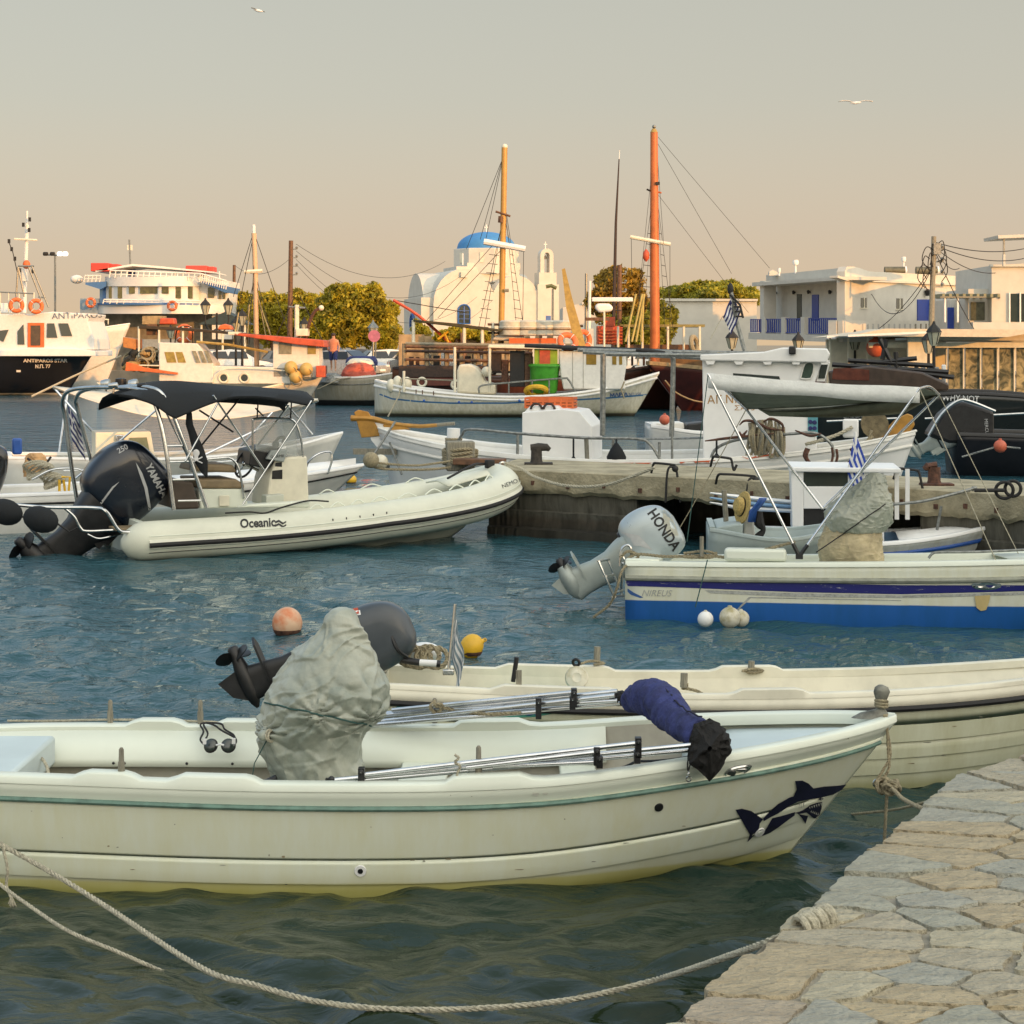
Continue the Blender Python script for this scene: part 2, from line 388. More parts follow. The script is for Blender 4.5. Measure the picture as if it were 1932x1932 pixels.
def rope_mesh(mb, pts, r, strands=3, turns_per_m=None, n=None):
    P = [Vector(p) for p in pts]; L = sum((a - b).length for a, b in zip(P, P[1:]))
    tp = turns_per_m or 1/(r*7); n = n or int(L*tp*7) + 2
    cum = [0]
    for a, b in zip(P, P[1:]): cum.append(cum[-1] + (a - b).length)
    def at(d):
        for i in range(len(P) - 1):
            if d <= cum[i + 1] or i == len(P) - 2:
                return P[i].lerp(P[i + 1], min(max((d - cum[i])/max(cum[i + 1] - cum[i], 1e-6), 0), 1)), (P[i + 1] - P[i]).normalized()
    for s_ in range(strands):
        o = []
        for i in range(n + 1):
            d = L*i/n; p, t = at(d); u = t.cross(V(.2, .1, 1)).normalized(); v = t.cross(u); a = 2*PI*(d*tp + s_/strands)
            o.append(p + (u*math.cos(a) + v*math.sin(a))*r*.52)
        mb.tube(o, r*.56, 5)
    return mb
def folds(p, k=1.0, s=1.0):
    q = Vector(p)*s; return (noise.noise(q*1.3) *.6 + abs(noise.noise(q*3.1 + V(5, 2, 1)))*.5 + noise.noise(q*7)*.12)*k
def cover(parent, name, rings, m, amp=.03, s=4, seg=56, n=60, world=1, pinch=(), knots=()):
    """loose cloth drawn over something: rings = [(centre, rx, ry)] from the bottom up"""
    k = len(rings); R_ = []; seg = int(seg*1.7); n = int(n*1.7)
    tx = [(i/(k - 1), [rings[i][0][0], rings[i][0][1], rings[i][0][2], rings[i][1], rings[i][2]]) for i in range(k)]
    for i in range(n + 1):
        t = i/n; vals = [ip(t, [(a, b[j]) for a, b in tx]) for j in range(5)]
        ring = []
        for q in range(seg):
            a = 2*PI*q/seg; ca, sa = math.cos(a), math.sin(a)
            p = V(vals[0] + ca*vals[3], vals[1] + sa*vals[4], vals[2])
            g_ = V(p.x*1.5 + .5*p.z, p.y*1.5, p.z*1.25 - .4*p.x)*s*.62
            rd = lambda v, k=7: max(0, 1 - abs(noise.noise(v))*k)
            wp_ = V(noise.noise(p*2), noise.noise(p*2 + V(4, 4, 4)), noise.noise(p*2 + V(9, 0, 2)))*.35; g_ = g_ + wp_
            f = noise.noise(g_*.5)*amp*1.2 + rd(V(g_.x*1.5, g_.y*1.5, g_.z*.4), 6)*amp*.26 + rd(V(g_.x*2 + g_.z, g_.y*2, g_.z*.9) + V(0, 7, 0), 11)*amp*.24 + rd(V(g_.x*2.4 - g_.z*1.8, g_.y*2, g_.z*1.5) + V(0, 3, 9), 12)*amp*.20 + rd(V(g_.x*1.2, g_.y*1.2, g_.z*3.4), 9)*amp*.14 + noise.noise(g_*9)*amp*.05
            for K, rng_ in knots:      # creases running out from where the cloth is tied
                dv = p - Vector(K); dd = dv.length
                if dd < rng_*3: an = math.atan2(dv.z, dv.x); f += (abs(math.sin(an*6 + noise.noise(dv*7)*2.2))**.6 - .55)*amp*.9*math.exp(-dd/rng_)*min(1, dd/.05)
            for (zt, w_) in pinch:
                e = abs(vals[2] - zt - ca*.05)
                if e < w_: f += math.sin(a*19)*.008*(1 - e/w_)
            f *= min(1, 4*(1 - t) + .25)
            ring.append(p + V(ca, sa, .25)*f)
        R_.append(ring)
    mb = MB(); mb.loft(R_); return mb.build(name, m, parent, smooth=60, world=world)
def greek_flag(parent, name, O, U, Vd, wave=.03, blue=None, world=1):
    """O top hoist corner, U along the fly, Vd down the hoist; nine stripes and a cross"""
    O, U, Vd = Vector(O), Vector(U), Vector(Vd); n = U.cross(Vd).normalized(); rows, cols = 18, 27; mb = MB(); vs = []
    for j in range(rows + 1):
        for i in range(cols + 1):
            a, b = i/cols, j/rows
            vs.append(O + U*a + Vd*b + n*(wave*math.sin(a*9 + b*3)*a + wave*.6*math.sin(a*4 - b*5)*a) + V(0, 0, -.06*a*a)*Vd.length)
    for j in range(rows):
        for i in range(cols):
            st = j//2; ble = st % 2 == 0
            if i < 10 and j < 10: ble = not (4 <= i <= 5 or 4 <= j <= 5)
            k = j*(cols + 1) + i; mb.f.append((k, k + 1, k + cols + 2, k + cols + 1)); mb.m.append(0 if ble else 1)
    mb.v = [tuple(p) for p in vs]
    return mb.build(name, [blue or M['flagblue'], M['flagwhite']], parent, smooth=180, world=world, solid=.003)
M['flagblue'] = mat('flag_blue_cloth', (.03, .07, .38), .85, var=.15, sc=9)
M['flagwhite'] = mat('flag_white_cloth', (.66, .66, .66), .85, var=.1, sc=9)
# ------------------------------------------------------------ the sea: real wavelets, finer near the quay
def water_material():
    m = bpy.data.materials.new('sea_water'); m.use_nodes = True; t = m.node_tree; b = t.nodes['Principled BSDF']; N = t.nodes.new; L = t.links.new
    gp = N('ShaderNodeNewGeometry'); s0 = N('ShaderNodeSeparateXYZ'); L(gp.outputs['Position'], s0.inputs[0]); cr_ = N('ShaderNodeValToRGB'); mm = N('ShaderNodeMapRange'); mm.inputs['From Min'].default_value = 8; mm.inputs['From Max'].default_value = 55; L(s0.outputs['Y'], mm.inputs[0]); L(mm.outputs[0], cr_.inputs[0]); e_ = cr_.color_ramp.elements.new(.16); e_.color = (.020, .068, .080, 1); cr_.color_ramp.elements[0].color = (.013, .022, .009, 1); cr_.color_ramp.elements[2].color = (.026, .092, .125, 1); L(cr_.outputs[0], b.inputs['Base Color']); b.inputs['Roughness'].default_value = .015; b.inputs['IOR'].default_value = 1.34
    b.inputs['Specular IOR Level'].default_value = .5
    geo = N('ShaderNodeNewGeometry'); prev = None
    for sc, st, dist, det, dt in ((1.3, (.8, 1.2, 1), .22, 6, .8), (4.5, (.7, 1.3, 1), .042, 6, 1.2), (14, (.6, 1.3, 1), .014, 4, .8)):
        mp = N('ShaderNodeMapping'); mp.inputs['Scale'].default_value = st; mp.inputs['Rotation'].default_value = (0, 0, R(12 + sc)); L(geo.outputs['Position'], mp.inputs[0])
        n = N('ShaderNodeTexNoise'); n.inputs['Scale'].default_value = sc; n.inputs['Detail'].default_value = det; n.inputs['Distortion'].default_value = dt; L(mp.outputs[0], n.inputs['Vector'])
        bp = N('ShaderNodeBump'); bp.inputs['Strength'].default_value = 1; bp.inputs['Distance'].default_value = dist; L(n.outputs[0], bp.inputs['Height'])
        # calmer in the lee of the quay, open ripples further out
        sp = N('ShaderNodeSeparateXYZ'); L(geo.outputs['Position'], sp.inputs[0]); mr = N('ShaderNodeMapRange'); mr.inputs['From Min'].default_value = 8; mr.inputs['From Max'].default_value = 15 if sc > 2 else 45
        mr.inputs['To Min'].default_value = {1.3: .06, 4.5: .42, 14: .05}[sc]; mr.inputs['To Max'].default_value = 1 if sc > 2 else 1.0; mr.clamp = True; L(sp.outputs['Y'], mr.inputs[0]); L(mr.outputs[0], bp.inputs['Strength'])
        if prev: L(prev.outputs[0], bp.inputs['Normal'])
        prev = bp
    L(prev.outputs[0], b.inputs['Normal']); return m
rng = np.random.default_rng(5)
def waves():
    NR, NC = 820, 620
    inv = np.linspace(1/4.6, 1/125.0, NR); ys = 1/inv; ys = np.concatenate([[-40, 0, 3], ys, [170, 260, 600, 4000]])
    us = np.concatenate([[-9, -3], np.linspace(-1, 1, NC), [3, 9]])
    wd = np.maximum(ys, 4)*.33 + 1.5
    X = us[None, :]*wd[:, None]; X = np.where(np.abs(us)[None, :] > 1, np.sign(us)[None, :]*(wd[:, None] + (np.abs(us)[None, :] - 1)*60 + (np.abs(us)[None, :] > 3)*2500), X)
    Y = np.repeat(ys[:, None], X.shape[1], 1)
    dy = np.gradient(ys)[:, None]; dx = np.gradient(X, axis=1)
    Z = np.zeros_like(X)
    wx = X + .22*np.sin(Y*1.7 + X*.9) + .10*np.sin(Y*4.1 - X*2.3); wy = Y + .20*np.sin(X*1.3 + 2) + .09*np.sin(X*3.7 + Y*2.9)
    for i in range(64):
        lam = .13*(9 ** (i/63)); th = rng.normal(R(70), R(42)); k = 2*PI/lam; ph = rng.uniform(0, 2*PI)
        amp = lam*(.0088 if lam < .42 else .0056)*(1.0 if lam > .5 else 1.15)
        res = np.clip((lam/np.maximum(dy, .001) - 2.2)/3, 0, 1)*np.clip((lam/np.maximum(dx, .001) - 2.2)/3, 0, 1)
        near = np.clip((Y - 7)/9, 0, 1)*.2 + .8 if lam > .26 else np.clip((Y - 8)/6, 0, 1)*.65 + .35
        Z += amp*near*res*np.sin(k*(wx*np.cos(th) + wy*np.sin(th)) + ph)
    Z = Z - .25*Z**2/.05*0
    Z[np.abs(X) > wd[:, None]] = 0; Z[ys < 4.2] = 0; Z[ys > 130] = 0
    nr, nc = X.shape; vs = np.stack([X, Y, Z], -1).reshape(-1, 3)
    a = (np.arange(nr - 1)[:, None]*nc + np.arange(nc - 1)[None, :]).reshape(-1); F = np.stack([a, a + 1, a + nc + 1, a + nc], -1)
    me = bpy.data.meshes.new('sea'); me.vertices.add(len(vs)); me.vertices.foreach_set('co', vs.astype(np.float32).ravel())
    me.loops.add(F.size); me.loops.foreach_set('vertex_index', F.ravel().astype(np.int32)); me.polygons.add(len(F))
    me.polygons.foreach_set('loop_start', np.arange(0, F.size, 4, dtype=np.int32)); me.polygons.foreach_set('use_smooth', np.ones(len(F), bool)); me.update(calc_edges=True)
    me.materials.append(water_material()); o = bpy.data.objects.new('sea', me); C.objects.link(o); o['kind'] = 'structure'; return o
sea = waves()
# ------------------------------------------------------------ the quay in front, with its flagstones
QZ = .75
M['mortar'] = mat('grey_mortar', (.36, .325, .25), .95, var=.18, sc=10, bump=.9, bsc=55)
M['quaywall'] = mat('quay_wall_limewash', (.42, .40, .34), .9, var=.3, sc=5, bump=.7, bsc=18)
QE = [(-2.3, 0.0), (.485, 5.48), (2.02, 8.55), (2.42, 8.98), (3.3, 9.5), (9, 11), (70, 13)]
mb = MB(); poly = [V(x, y, QZ) for x, y in ([(-60, -70), (-30, -40)] + QE + [(140, 13), (140, -70)])]
mb.prism(poly, (0, 0, QZ), (0, 0, -2.5)); quay = mb.build('quay', M['mortar'], smooth=0, kind='structure')
def clip(poly, p, n):
    o = []
    for i in range(len(poly)):
        a, b = poly[i], poly[(i + 1) % len(poly)]; da = (a - p).dot(n); db = (b - p).dot(n)
        if da <= 0: o.append(a)
        if (da < 0 < db) or (db < 0 < da): o.append(a + (b - a)*(da/(da - db)))
    return o
tones = [(.47, .39, .255), (.46, .41, .30), (.40, .39, .31), (.44, .37, .27), (.50, .41, .26), (.40, .39, .32), (.50, .45, .32)]
SM = [mat('flagstone_%d' % i, c, .85, var=.2, sc=5, bump=1, bsc=26, stretch=(1, 2.2, 1), col2=tuple(q*.72 for q in c), amt=.45, detail=12) for i, c in enumerate(tones)]
def stones():
    rs = random.Random(21); pts = []; e0, e1 = Vector(QE[1]), Vector(QE[2]); ed = (e1 - e0).normalized(); en = V(-ed.y, ed.x)   # en points to the water
    f0, f1 = Vector(QE[2]), Vector(QE[3]); fn = V(-(f1 - f0).y, (f1 - f0).x).normalized(); g0, g1 = Vector(QE[3]), Vector(QE[4]); gn = V(-(g1 - g0).y, (g1 - g0).x).normalized()
    tries = 0
    while tries < 16000:
        tries += 1; p = Vector((rs.uniform(-.6, 4.4), rs.uniform(3.6, 10.2)))
        if (p - e0).dot(en) > -.09 or (p - f0).dot(fn) > -.1 or (p - g0).dot(gn) > -.1: continue
        mind = .20 if rs.random() < .6 else .31
        if rs.random() < .05: mind = .15
        if all(Vector(((p - q).x*.85, (p - q).y*1.2)).length > mind for q in pts): pts.append(p)
    for i, p in enumerate(pts):
        if p.x < -.4 or p.x > 4.2 or p.y < 4.0 or p.x > p.y*.33 + 1.3: continue
        poly = [p + Vector(d) for d in ((-.5, -.5), (.5, -.5), (.5, .5), (-.5, .5))]
        for j, q in enumerate(pts):
            if i == j: continue
            d = q - p
            if d.length > .95: continue
            A = Vector((d.x*.72, d.y*1.44)); poly = clip(poly, p + d*.5 - A.normalized()*rs.uniform(.006, .017), A.normalized())
            if len(poly) < 3: break
        o_ = rs.uniform(-.01, .035)
        for q0, nn in ((e0, en), (f0, fn), (g0, gn)): poly = clip(poly, q0 + nn*o_, nn)
        if len(poly) < 3: continue
        # rounded, chipped outline
        for _ in range(1):
            q = []
            for a, b in zip(poly, poly[1:] + poly[:1]): q += [a*.93 + b*.07, a*.07 + b*.93]
            poly = q
        q = []
        for a, b in zip(poly, poly[1:] + poly[:1]):
            n = max(1, int((a - b).length/.022)); q += [a.lerp(b, k/n) for k in range(n)]
        c = sum(q, Vector((0, 0)))/len(q)
        q = [a + (a - c).normalized()*(noise.noise(V(a.x*9, a.y*9, i))*.016 + noise.noise(V(a.x*31, a.y*31, i))*.010) for a in q]
        if len(q) < 5: continue
        z = rs.uniform(.010, .022); tl = Vector((rs.uniform(-.014, .014), rs.uniform(-.014, .014))); mb = MB(); rings = []
        for k, (s_, zz) in enumerate(((1, -.10), (1.0, z - .005), (.99, z - .001), (.8, z), (.45, z + .001))):
            rings.append([V(c.x + (a.x - c.x)*s_ - p.x, c.y + (a.y - c.y)*s_ - p.y, zz + tl.dot(a - c)*s_ + (noise.noise(V(a.x*14, a.y*14, 3))*.005 if k > 1 else 0)) for a in q])
        mb.loft(rings); o = mb.build('flagstone', SM[rs.choice((0, 0, 1, 1, 2, 3, 4, 5, 6))], quay, smooth=50); o.location = (p.x, p.y, QZ)
stones()
mb = MB()   # whitewashed rubble wall under the flags
P = QE[1:5]; rows = []
for a, b in zip(P, P[1:]):
    n = max(2, int((Vector(a) - Vector(b)).length/.08))
    for k in range(n):
        q = Vector(a).lerp(Vector(b), k/n); d = (Vector(b) - Vector(a)).normalized(); nn = Vector((-d.y, d.x))
        rows.append([V(q.x + nn.x*(.03 + .03*noise.noise(V(q.x*5, q.y*5, z*6))), q.y + nn.y*(.03 + .03*noise.noise(V(q.x*5, q.y*5, z*6))), z) for z in (.735, .6, .45, .3, .15, 0, -.3)])
mb.sheet(rows); mb.build('wall_facing', M['quaywall'], quay, smooth=60)
# ------------------------------------------------------------ the far shore
M['ground'] = mat('dusty_ground', (.30, .26, .19), .95, var=.2, sc=.4, bump=.4, bsc=6)
M['shorewall'] = mat('harbour_concrete', (.34, .32, .27), .9, var=.22, sc=1.2, bump=.4, bsc=9)
SH = [(-400, 170), (-60, 150), (-22, 120), (-15, 93), (8, 90), (15, 84), (20, 70), (60, 62), (200, 40), (2500, 40), (2500, 3500), (-2500, 3500), (-2500, 200)]
mb = MB(); mb.prism([V(x, y, 1.0) for x, y in SH], (0, 0, 1), (0, 0, -1)); mb.build('far_shore', M['ground'], smooth=0, kind='structure')
# ------------------------------------------------------------ the town behind the camera, which keeps the low sun off the near water
def vt(v, t): a = R(SUN_AZ); return V(v*math.cos(a) - t*math.sin(a), v*math.sin(a) + t*math.cos(a), 0)
def town_house(v0, v1, t, h, dep, label):
    c = vt((v0 + v1)/2, t - dep/2); o = thing('town_house', label, 'house', (c.x, c.y, QZ), R(SUN_AZ)); w_ = v1 - v0; hh = h - QZ
    MB().box((0, 0, hh/2), (w_, dep, hh)).build('wall', M['white'], o, smooth=0)
    MB().box((0, 0, hh + .12), (w_ + .3, dep + .3, .24)).build('roof', M['mortar'], o, smooth=0)
    for k in range(max(1, int(w_/4))):
        for zz in range(int((hh - 1)/3)):
            x = -w_/2 + 2 + k*4; f = MB().box((x, dep/2 + .04, 1.7 + zz*3), (1.1, .06, 1.5)).build('window', M['glass'], o, smooth=0)
    return o
for v0, v1, h, lb in ((-62, -36, 11.2, 'long white waterfront house behind the camera, leftmost'), (-35.9, -12, 9.9, 'white two-storey waterfront house behind the camera'), (-11.9, 21.5, 9.75, 'wide white waterfront house right behind the camera'), (21.6, 52, 14.2, 'tall white waterfront house behind the right shoulder'), (52.1, 84, 10.4, 'white three-storey house on the right waterfront')):
    town_house(v0, v1, -30, h, 9, lb)
# ------------------------------------------------------------ the near boat with the shark
b1 = thing('rowing_boat', 'white clinker boat with sea-green strake and shark emblem, nearest the quay', 'boat', (-3.1, 10.05, 0))
H1 = Hull(5.12, [(0, .60), (.15, .68), (.35, .745), (.55, .745), (.72, .66), (.84, .50), (.93, .31), (.98, .14), (1, .03)],
          [(0, .55), (.1, .555), (.4, .53), (.63, .545), (.78, .615), (.9, .675), (1, .73)], [(0, -.2), (.5, -.24), (.8, -.18), (.92, -.12), (1, -.05)],
          [(0, .16), (.5, .17), (.75, .34), (.9, .62), (1, .9)], rake=.62, laps=(.22, .375, .53), lap=.016)
olive = (.30, .29, .10)
HM1 = zmat('shark_boat_paint', [(-.3, (.20, .20, .08)), (.0, (.42, .40, .13)), (.04, (.52, .50, .22)), (.055, (.62, .63, .48)), (.12, (.70, .73, .60)), (.9, (.74, .76, .63))], dirt=.025, jit=.012)
h1 = H1.shell(b1, HM1, nv=16, nu=48, v1=.885)
def pads1(u):
    x = u*5.12 - 3.1; k = 0
    for a, b in ((-2.10, -1.88), (-1.62, -1.28), (-.28, .06)):
        k = max(k, min(1, max(0, min((x - a)/.05 + 1, (b - x)/.05 + 1))))
    return .030*k
mb = MB()      # the bulwark above the rubbing strake, sides slightly inset
for sd_ in (1, -1): mb.sheet([[H1.pt(u, v, sd_, inset=.004 if v > .89 else .016) for v in (.84, .88, .94, 1.0)] for u in H1.us(50)])
mb.build('bulwark', M['gel'], b1, smooth=40, solid=.012)
H1.cap(b1, M['gel'], w=.10, th=.026, over=.006, pad=pads1)
H1.rail(b1, M['teal'], lambda u: .885 - .035*u*u, r=.017, sq=.8, out=.010, name='rubbing_strake')
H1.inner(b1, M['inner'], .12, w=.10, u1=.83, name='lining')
mb = MB()   # hanging inner shelf of the far side, dark gap beneath
for sd_ in (1, -1): mb.sheet([[H1.pt(u, 1, sd_, inset=.11) + V(0, 0, .0), H1.pt(u, 1, sd_, inset=.20) + V(0, 0, -.14), H1.pt(u, 1, sd_, inset=.205) + V(0, 0, -.18)] for u in H1.us(40) if .02 < u < .74])
mb.build('side_shelf', M['gel'], b1, smooth=50, solid=.01)
mb = MB()
for i, x in enumerate((-2.75, -2.2, -2.14, -1.8, -1.55, -1.25, -1.1, .15, .3, .42)):
    u = (x + 3.1)/5.12; p = H1.pt(u, 1, 1, inset=.20) + V(0, -.010, -.16); mb.ball(p, .008, seg=8, rg=6)
mb.build('screw', M['black'], b1)
# foredeck recessed under the rim, sloping down to the well
fd = []
for u in [.79, .81, .84, .88, .91, .94, .965, .985]:
    z = ip(u, H1.zg) - .055 - max(0, .84 - u)*.9; y = max(ip(u, H1.B) - .095, .01); x = H1.pt(u, 1).x; fd.append([V(x, yy*y, z + .015*(1 - yy*yy)) for yy in (-1, -.6, -.2, .2, .6, 1)])
mb = MB(); mb.sheet(fd); mb.build('foredeck', M['gelblue'], b1, smooth=60, solid=.012)
mb = MB(); r0 = fd[0]; mb.sheet([r0, [V(p.x - .04, p.y*.6, p.z - .36) for p in r0]]); mb.build('bulkhead', M['gelblue'], b1, smooth=20, solid=.012)
for x, wd in ((2.62, .26), (3.46, .20), (.14, .62)):
    y = ip(x/5.12, H1.B) - .12; MB().box((x, 0, .36), (wd, 2*y, .04)).build('thwart', M['gel'], b1, bev=.01)
MB().box((.42, -.05, .47), (.34, 1.0, .16)).build('stern_box', M['gelblue'], b1, bev=.02)
# thole pins
def pin(parent, x, y, z, h=.15, w_=.032, name='thole_pin', m='wood'):
    mb = MB(); mb.lathe([(w_*.5, 0), (w_*.56, .05), (w_*.5, h*.55), (w_*.42, h*.56), (w_*.4, h*.93), (w_*.2, h)], (x, y, z), seg=10); mb.build(name, M[m], parent)
inv1 = wm(b1).inverted()
for px_, D_, zt in ((229, 9.40, .56), (903, 9.42, .565), (208, 10.72, .565), (378, 10.74, .56), (820, 10.74, .57)):
    q = inv1 @ W(px_, 1400, D_); pin(b1, q.x, q.y, zt, .155 if D_ < 10 else .14)
# navigation light, drain, cleats, rope eyes
t1 = bvh(h1)
def on(tree, px_, py_, off=0): h = cast(tree, px_, py_); return (h[0] + h[1]*off, h[1]) if h else (G(px_, py_, .2), V(0, -1, 0))
bw = bvh(bpy.data.objects['bulwark']); p, n = on(bw, 1387, 1455)
M3 = n.to_track_quat('Z', 'Y').to_matrix()
ex = V(1, 0, .12).normalized(); ez = n; ey = ez.cross(ex).normalized(); ex = ey.cross(ez).normalized()
if ey.z < 0: ey = -ey
mb = MB(); ring = []
for k, (s_, d_) in enumerate(((1.08, 0), (1.08, .006), (.95, .012), (.8, .008), (.72, .0))):
    ring.append([p + ex*(.078*s_*math.cos(a)*(1 if math.cos(a) > 0 else .82) + .006) + ey*(.036*s_*math.sin(a)*(1 - .25*math.cos(a))) + ez*d_ for a in [2*PI*i/24 for i in range(24)]])
mb.loft(ring, cap=False); mb.build('navigation_light', M['steel'], b1, world=1)
MB().ball(p + ex*.03, .022, sc=(1.5, .6, .6)).build('lens', M['steel'], b1, world=1); MB().ball(p - ex*.022, .021, sc=(1.2, .45, 1)).build('lamp', M['glass'], b1, world=1)
def disc(tree, px_, py_, r, m, parent, name, ring=None, off=.003):
    p, n = on(tree, px_, py_)
    mb = MB(); mb.lathe([(r, 0), (r, off), (r*.92, off + .003), (r*.45, off + .003), (r*.4, off)] if ring else [(r, 0), (r*.9, off + .004), (r*.2, off + .005)], p, n, seg=20); o = mb.build(name, m, parent, world=1)
    if ring: MB().lathe([(r*.42, off), (r*.42, off + .006), (r*.02, off + .006)], p, n, seg=14).build('hole', ring, o, world=False) if False else MB().lathe([(r*.42, off), (r*.42, off + .006), (r*.02, off + .006)], p, n, seg=14).build('drain_hole', ring, parent, world=1)
    return o
disc(t1, 1243, 1523, .024, M['black'], b1, 'rubber_plug'); disc(t1, 680, 1643, .030, M['white2'], b1, 'drain_fitting', M['black']); disc(t1, 1433, 1570, .030, M['white2'], b1, 'drain_fitting', M['gel'])
# the shark
def D8(cx, cy, pts, k=1.0): return [(cx + x*k, cy + y*k) for x, y in pts]
def c7(x, y): return (1236.5 + x*.36, 1236.5 + y*.36)
shark = [[(418, 806), (452, 800), (500, 812), (536, 838), (562, 855), (545, 878), (540, 905), (512, 945), (480, 975), (492, 935), (500, 898), (516, 876), (492, 850), (468, 825)],
 [(562, 852), (590, 822), (640, 776), (700, 742), (722, 735), (738, 700), (730, 655), (768, 653), (800, 668), (826, 694), (880, 684), (950, 680), (998, 674), (975, 700), (930, 726), (880, 738), (840, 746), (800, 752), (745, 764), (700, 786), (640, 826), (600, 846), (566, 866)],
 [(556, 944), (590, 885), (610, 850), (660, 838), (730, 818), (726, 836), (690, 862), (640, 900), (600, 926)],
 [(725, 822), (750, 828), (790, 820), (826, 850), (845, 852), (830, 838), (800, 808), (790, 795), (770, 808), (752, 816)],
 [(790, 796), (806, 782), (840, 770), (872, 764), (868, 800), (856, 838), (838, 846), (818, 828), (804, 812)],
 [(745, 828), (798, 838), (784, 880), (766, 850)],
 [(852, 752), (862, 740), (880, 748), (866, 757)]]
sm = mat('dark_blue_print', (.008, .009, .035), .5, var=.2, sc=10); sw = mat('white_print', (.55, .55, .48), .5, var=.05)
decal(h1, flat_mesh([[c7(*q) for q in p] for p in shark]), sm, b1, 'shark_emblem', tree=t1, off=.005)
teeth = [[(800 + 12*i, 790 - 4*i), (807 + 12*i, 787 - 4*i), (806 + 12*i, 800 - 3*i)] for i in range(6)] + [[(808 + 9*i, 815 + 4*i), (814 + 9*i, 819 + 4*i), (815 + 9*i, 806 + 3*i)] for i in range(5)]
teeth += [[(748, 772), (752, 771), (750, 796), (746, 797)], [(758, 768), (762, 767), (762, 794), (757, 795)], [(770, 764), (774, 763), (775, 790), (770, 791)]]
decal(h1, flat_mesh([[c7(*q) for q in p] for p in teeth[:11]]), sw, b1, 'shark_teeth', tree=t1, off=.008)
decal(h1, flat_mesh([[c7(*q) for q in p] for p in teeth[11:]] + [[c7(866 + 4*math.cos(a), 748 + 3*math.sin(a)) for a in (0, 1, 2, 3, 4, 5)]]), sw, b1, 'shark_gills', tree=t1, off=.008)
# stem bollard
q = inv1 @ W(1663, 1352, 10.05)
mb = MB(); P0 = V(q.x, 0, .745); mb.loft([[P0 + V(dx*sx_ + off, dy*sy_, z) for dx, dy in [(math.cos(2*PI*k/14), math.sin(2*PI*k/14)) for k in range(14)]] for z, sx_, sy_, off in ((-.01, .10, .05, -.06), (.015, .075, .035, -.04), (.035, .025, .02, -.005), (.07, .022, .02, 0), (.095, .034, .026, 0), (.125, .044, .028, .002), (.15, .036, .024, 0), (.163, .012, .01, -.004))]); mb.build('stem_post', mat('cast_metal', (.24, .24, .20), .6, metal=.4, var=.3, sc=14, bump=.2), b1, smooth=60)
mb = MB()
for k in range(3): mb.torus(P0 + V(0, 0, .052 + k*.013), .031, .008, axis=(.1, .1*k, 1), seg=18, sg=6)
mb.build('lashing', M['rope'], b1)
MB().torus(inv1 @ on(t1, 1652, 1478)[0] + V(.01, 0, 0), .022, .006, axis=(0, 1, 0), seg=14, sg=6).build('bow_eye', M['steel'], b1)
# the covered thing amidships and the goggles
cv = thing('covered_motor', 'grey-green tarpaulin tied with cord over a bulky fitting in the shark boat', 'covered gear', tuple(W(606, 1478, 10.0)))
def cvr(rows, D):   # silhouette rows (y, x left, x right) at depth D
    o = []
    for y, xl, xr in rows: a, b = W(xl, y, D), W(xr, y, D); o.append(((a + b)/2, (b - a).length/2, (b - a).length/2*.82))
    return o
rows = [(1560, 545, 685), (1482, 526, 690), (1460, 520, 692), (1425, 506, 682), (1395, 496, 680), (1376, 494, 692), (1362, 498, 708), (1345, 502, 722), (1320, 508, 726), (1295, 516, 722), (1275, 528, 712), (1250, 546, 702), (1225, 568, 692), (1205, 592, 684), (1185, 608, 680), (1165, 616, 676), (1152, 626, 668), (1146, 636, 656)]
o = cover(cv, 'tarpaulin', [(c_, a_ - .008, b_ - .01) for c_, a_, b_ in cvr(rows, 10.0)], M['tarp'], amp=.052, s=3.0, seg=96, n=110, pinch=((W(0, 1370, 10).z, .09),), knots=((W(690, 1366, 9.78), .22), (W(503, 1388, 9.76), .20), (W(600, 1352, 9.72), .10)))
cord = []
for i in range(41):
    a = 2*PI*i/40; y = 1350 + 12*math.cos(a); c_ = W(606, y, 10.0); cord.append(c_ + V(.305*-math.cos(a), .25*math.sin(a), -.05*math.cos(a)*-1 + .0))
tc_ = bvh(o)
cp = []
for x in range(492, 718, 8):
    h = cast(tc_, x, 1326 + (x - 500)*.215)
    if h: cp.append(h[0] + h[1]*.004)
MB().tube(cp, .0045, 6).build('cord', M['ropeg'], cv, world=1)
p, n = on(tc_, 503, 1386); MB().ball(p + V(-.01, -.02, 0), .034, sc=(1, .9, .85), seg=20, rg=14).build('toggle', M['tarp'], cv, world=1)
mb = MB(); mb.torus(p + V(.02, -.03, 0), .030, .006, axis=(1, -.6, .25), seg=18, sg=6); mb.torus(p + V(.028, -.034, -.002), .028, .006, axis=(1, -.5, .1), seg=18, sg=6); mb.build('lashing', M['ropew'], cv, world=1)
MB().tube([p + V(0, 0, -.03), W(480, 1440, 9.85), W(474, 1478, 9.8)], .003, 5).build('cord', M['ropeg'], cv, world=1)
mb = MB(); mb.tube([W(470, 1490, 9.85), W(522, 1467, 9.85)], .016, 8); mb.build('shaft', M['black'], cv, world=1)
mb = MB()   # swimming goggles on the far side deck
mg = thing('swimming_goggles', 'black swimming goggles with loose strap on the far gunwale of the shark boat', 'goggles', tuple(W(412, 1408, 10.52)))
for k, cx in enumerate((398, 431)):
    c_ = W(cx, 1407, 10.50); MB().lathe([(.030, 0), (.034, .012), (.024, .020), (.004, .021)], c_, (-.2 + .4*k, -1, .5), seg=18).build('lens', M['glass'], mg, world=1)
    MB().torus(c_, .034, .007, axis=(-.2 + .4*k, -1, .5), seg=18).build('frame', M['rubber'], mg, world=1)
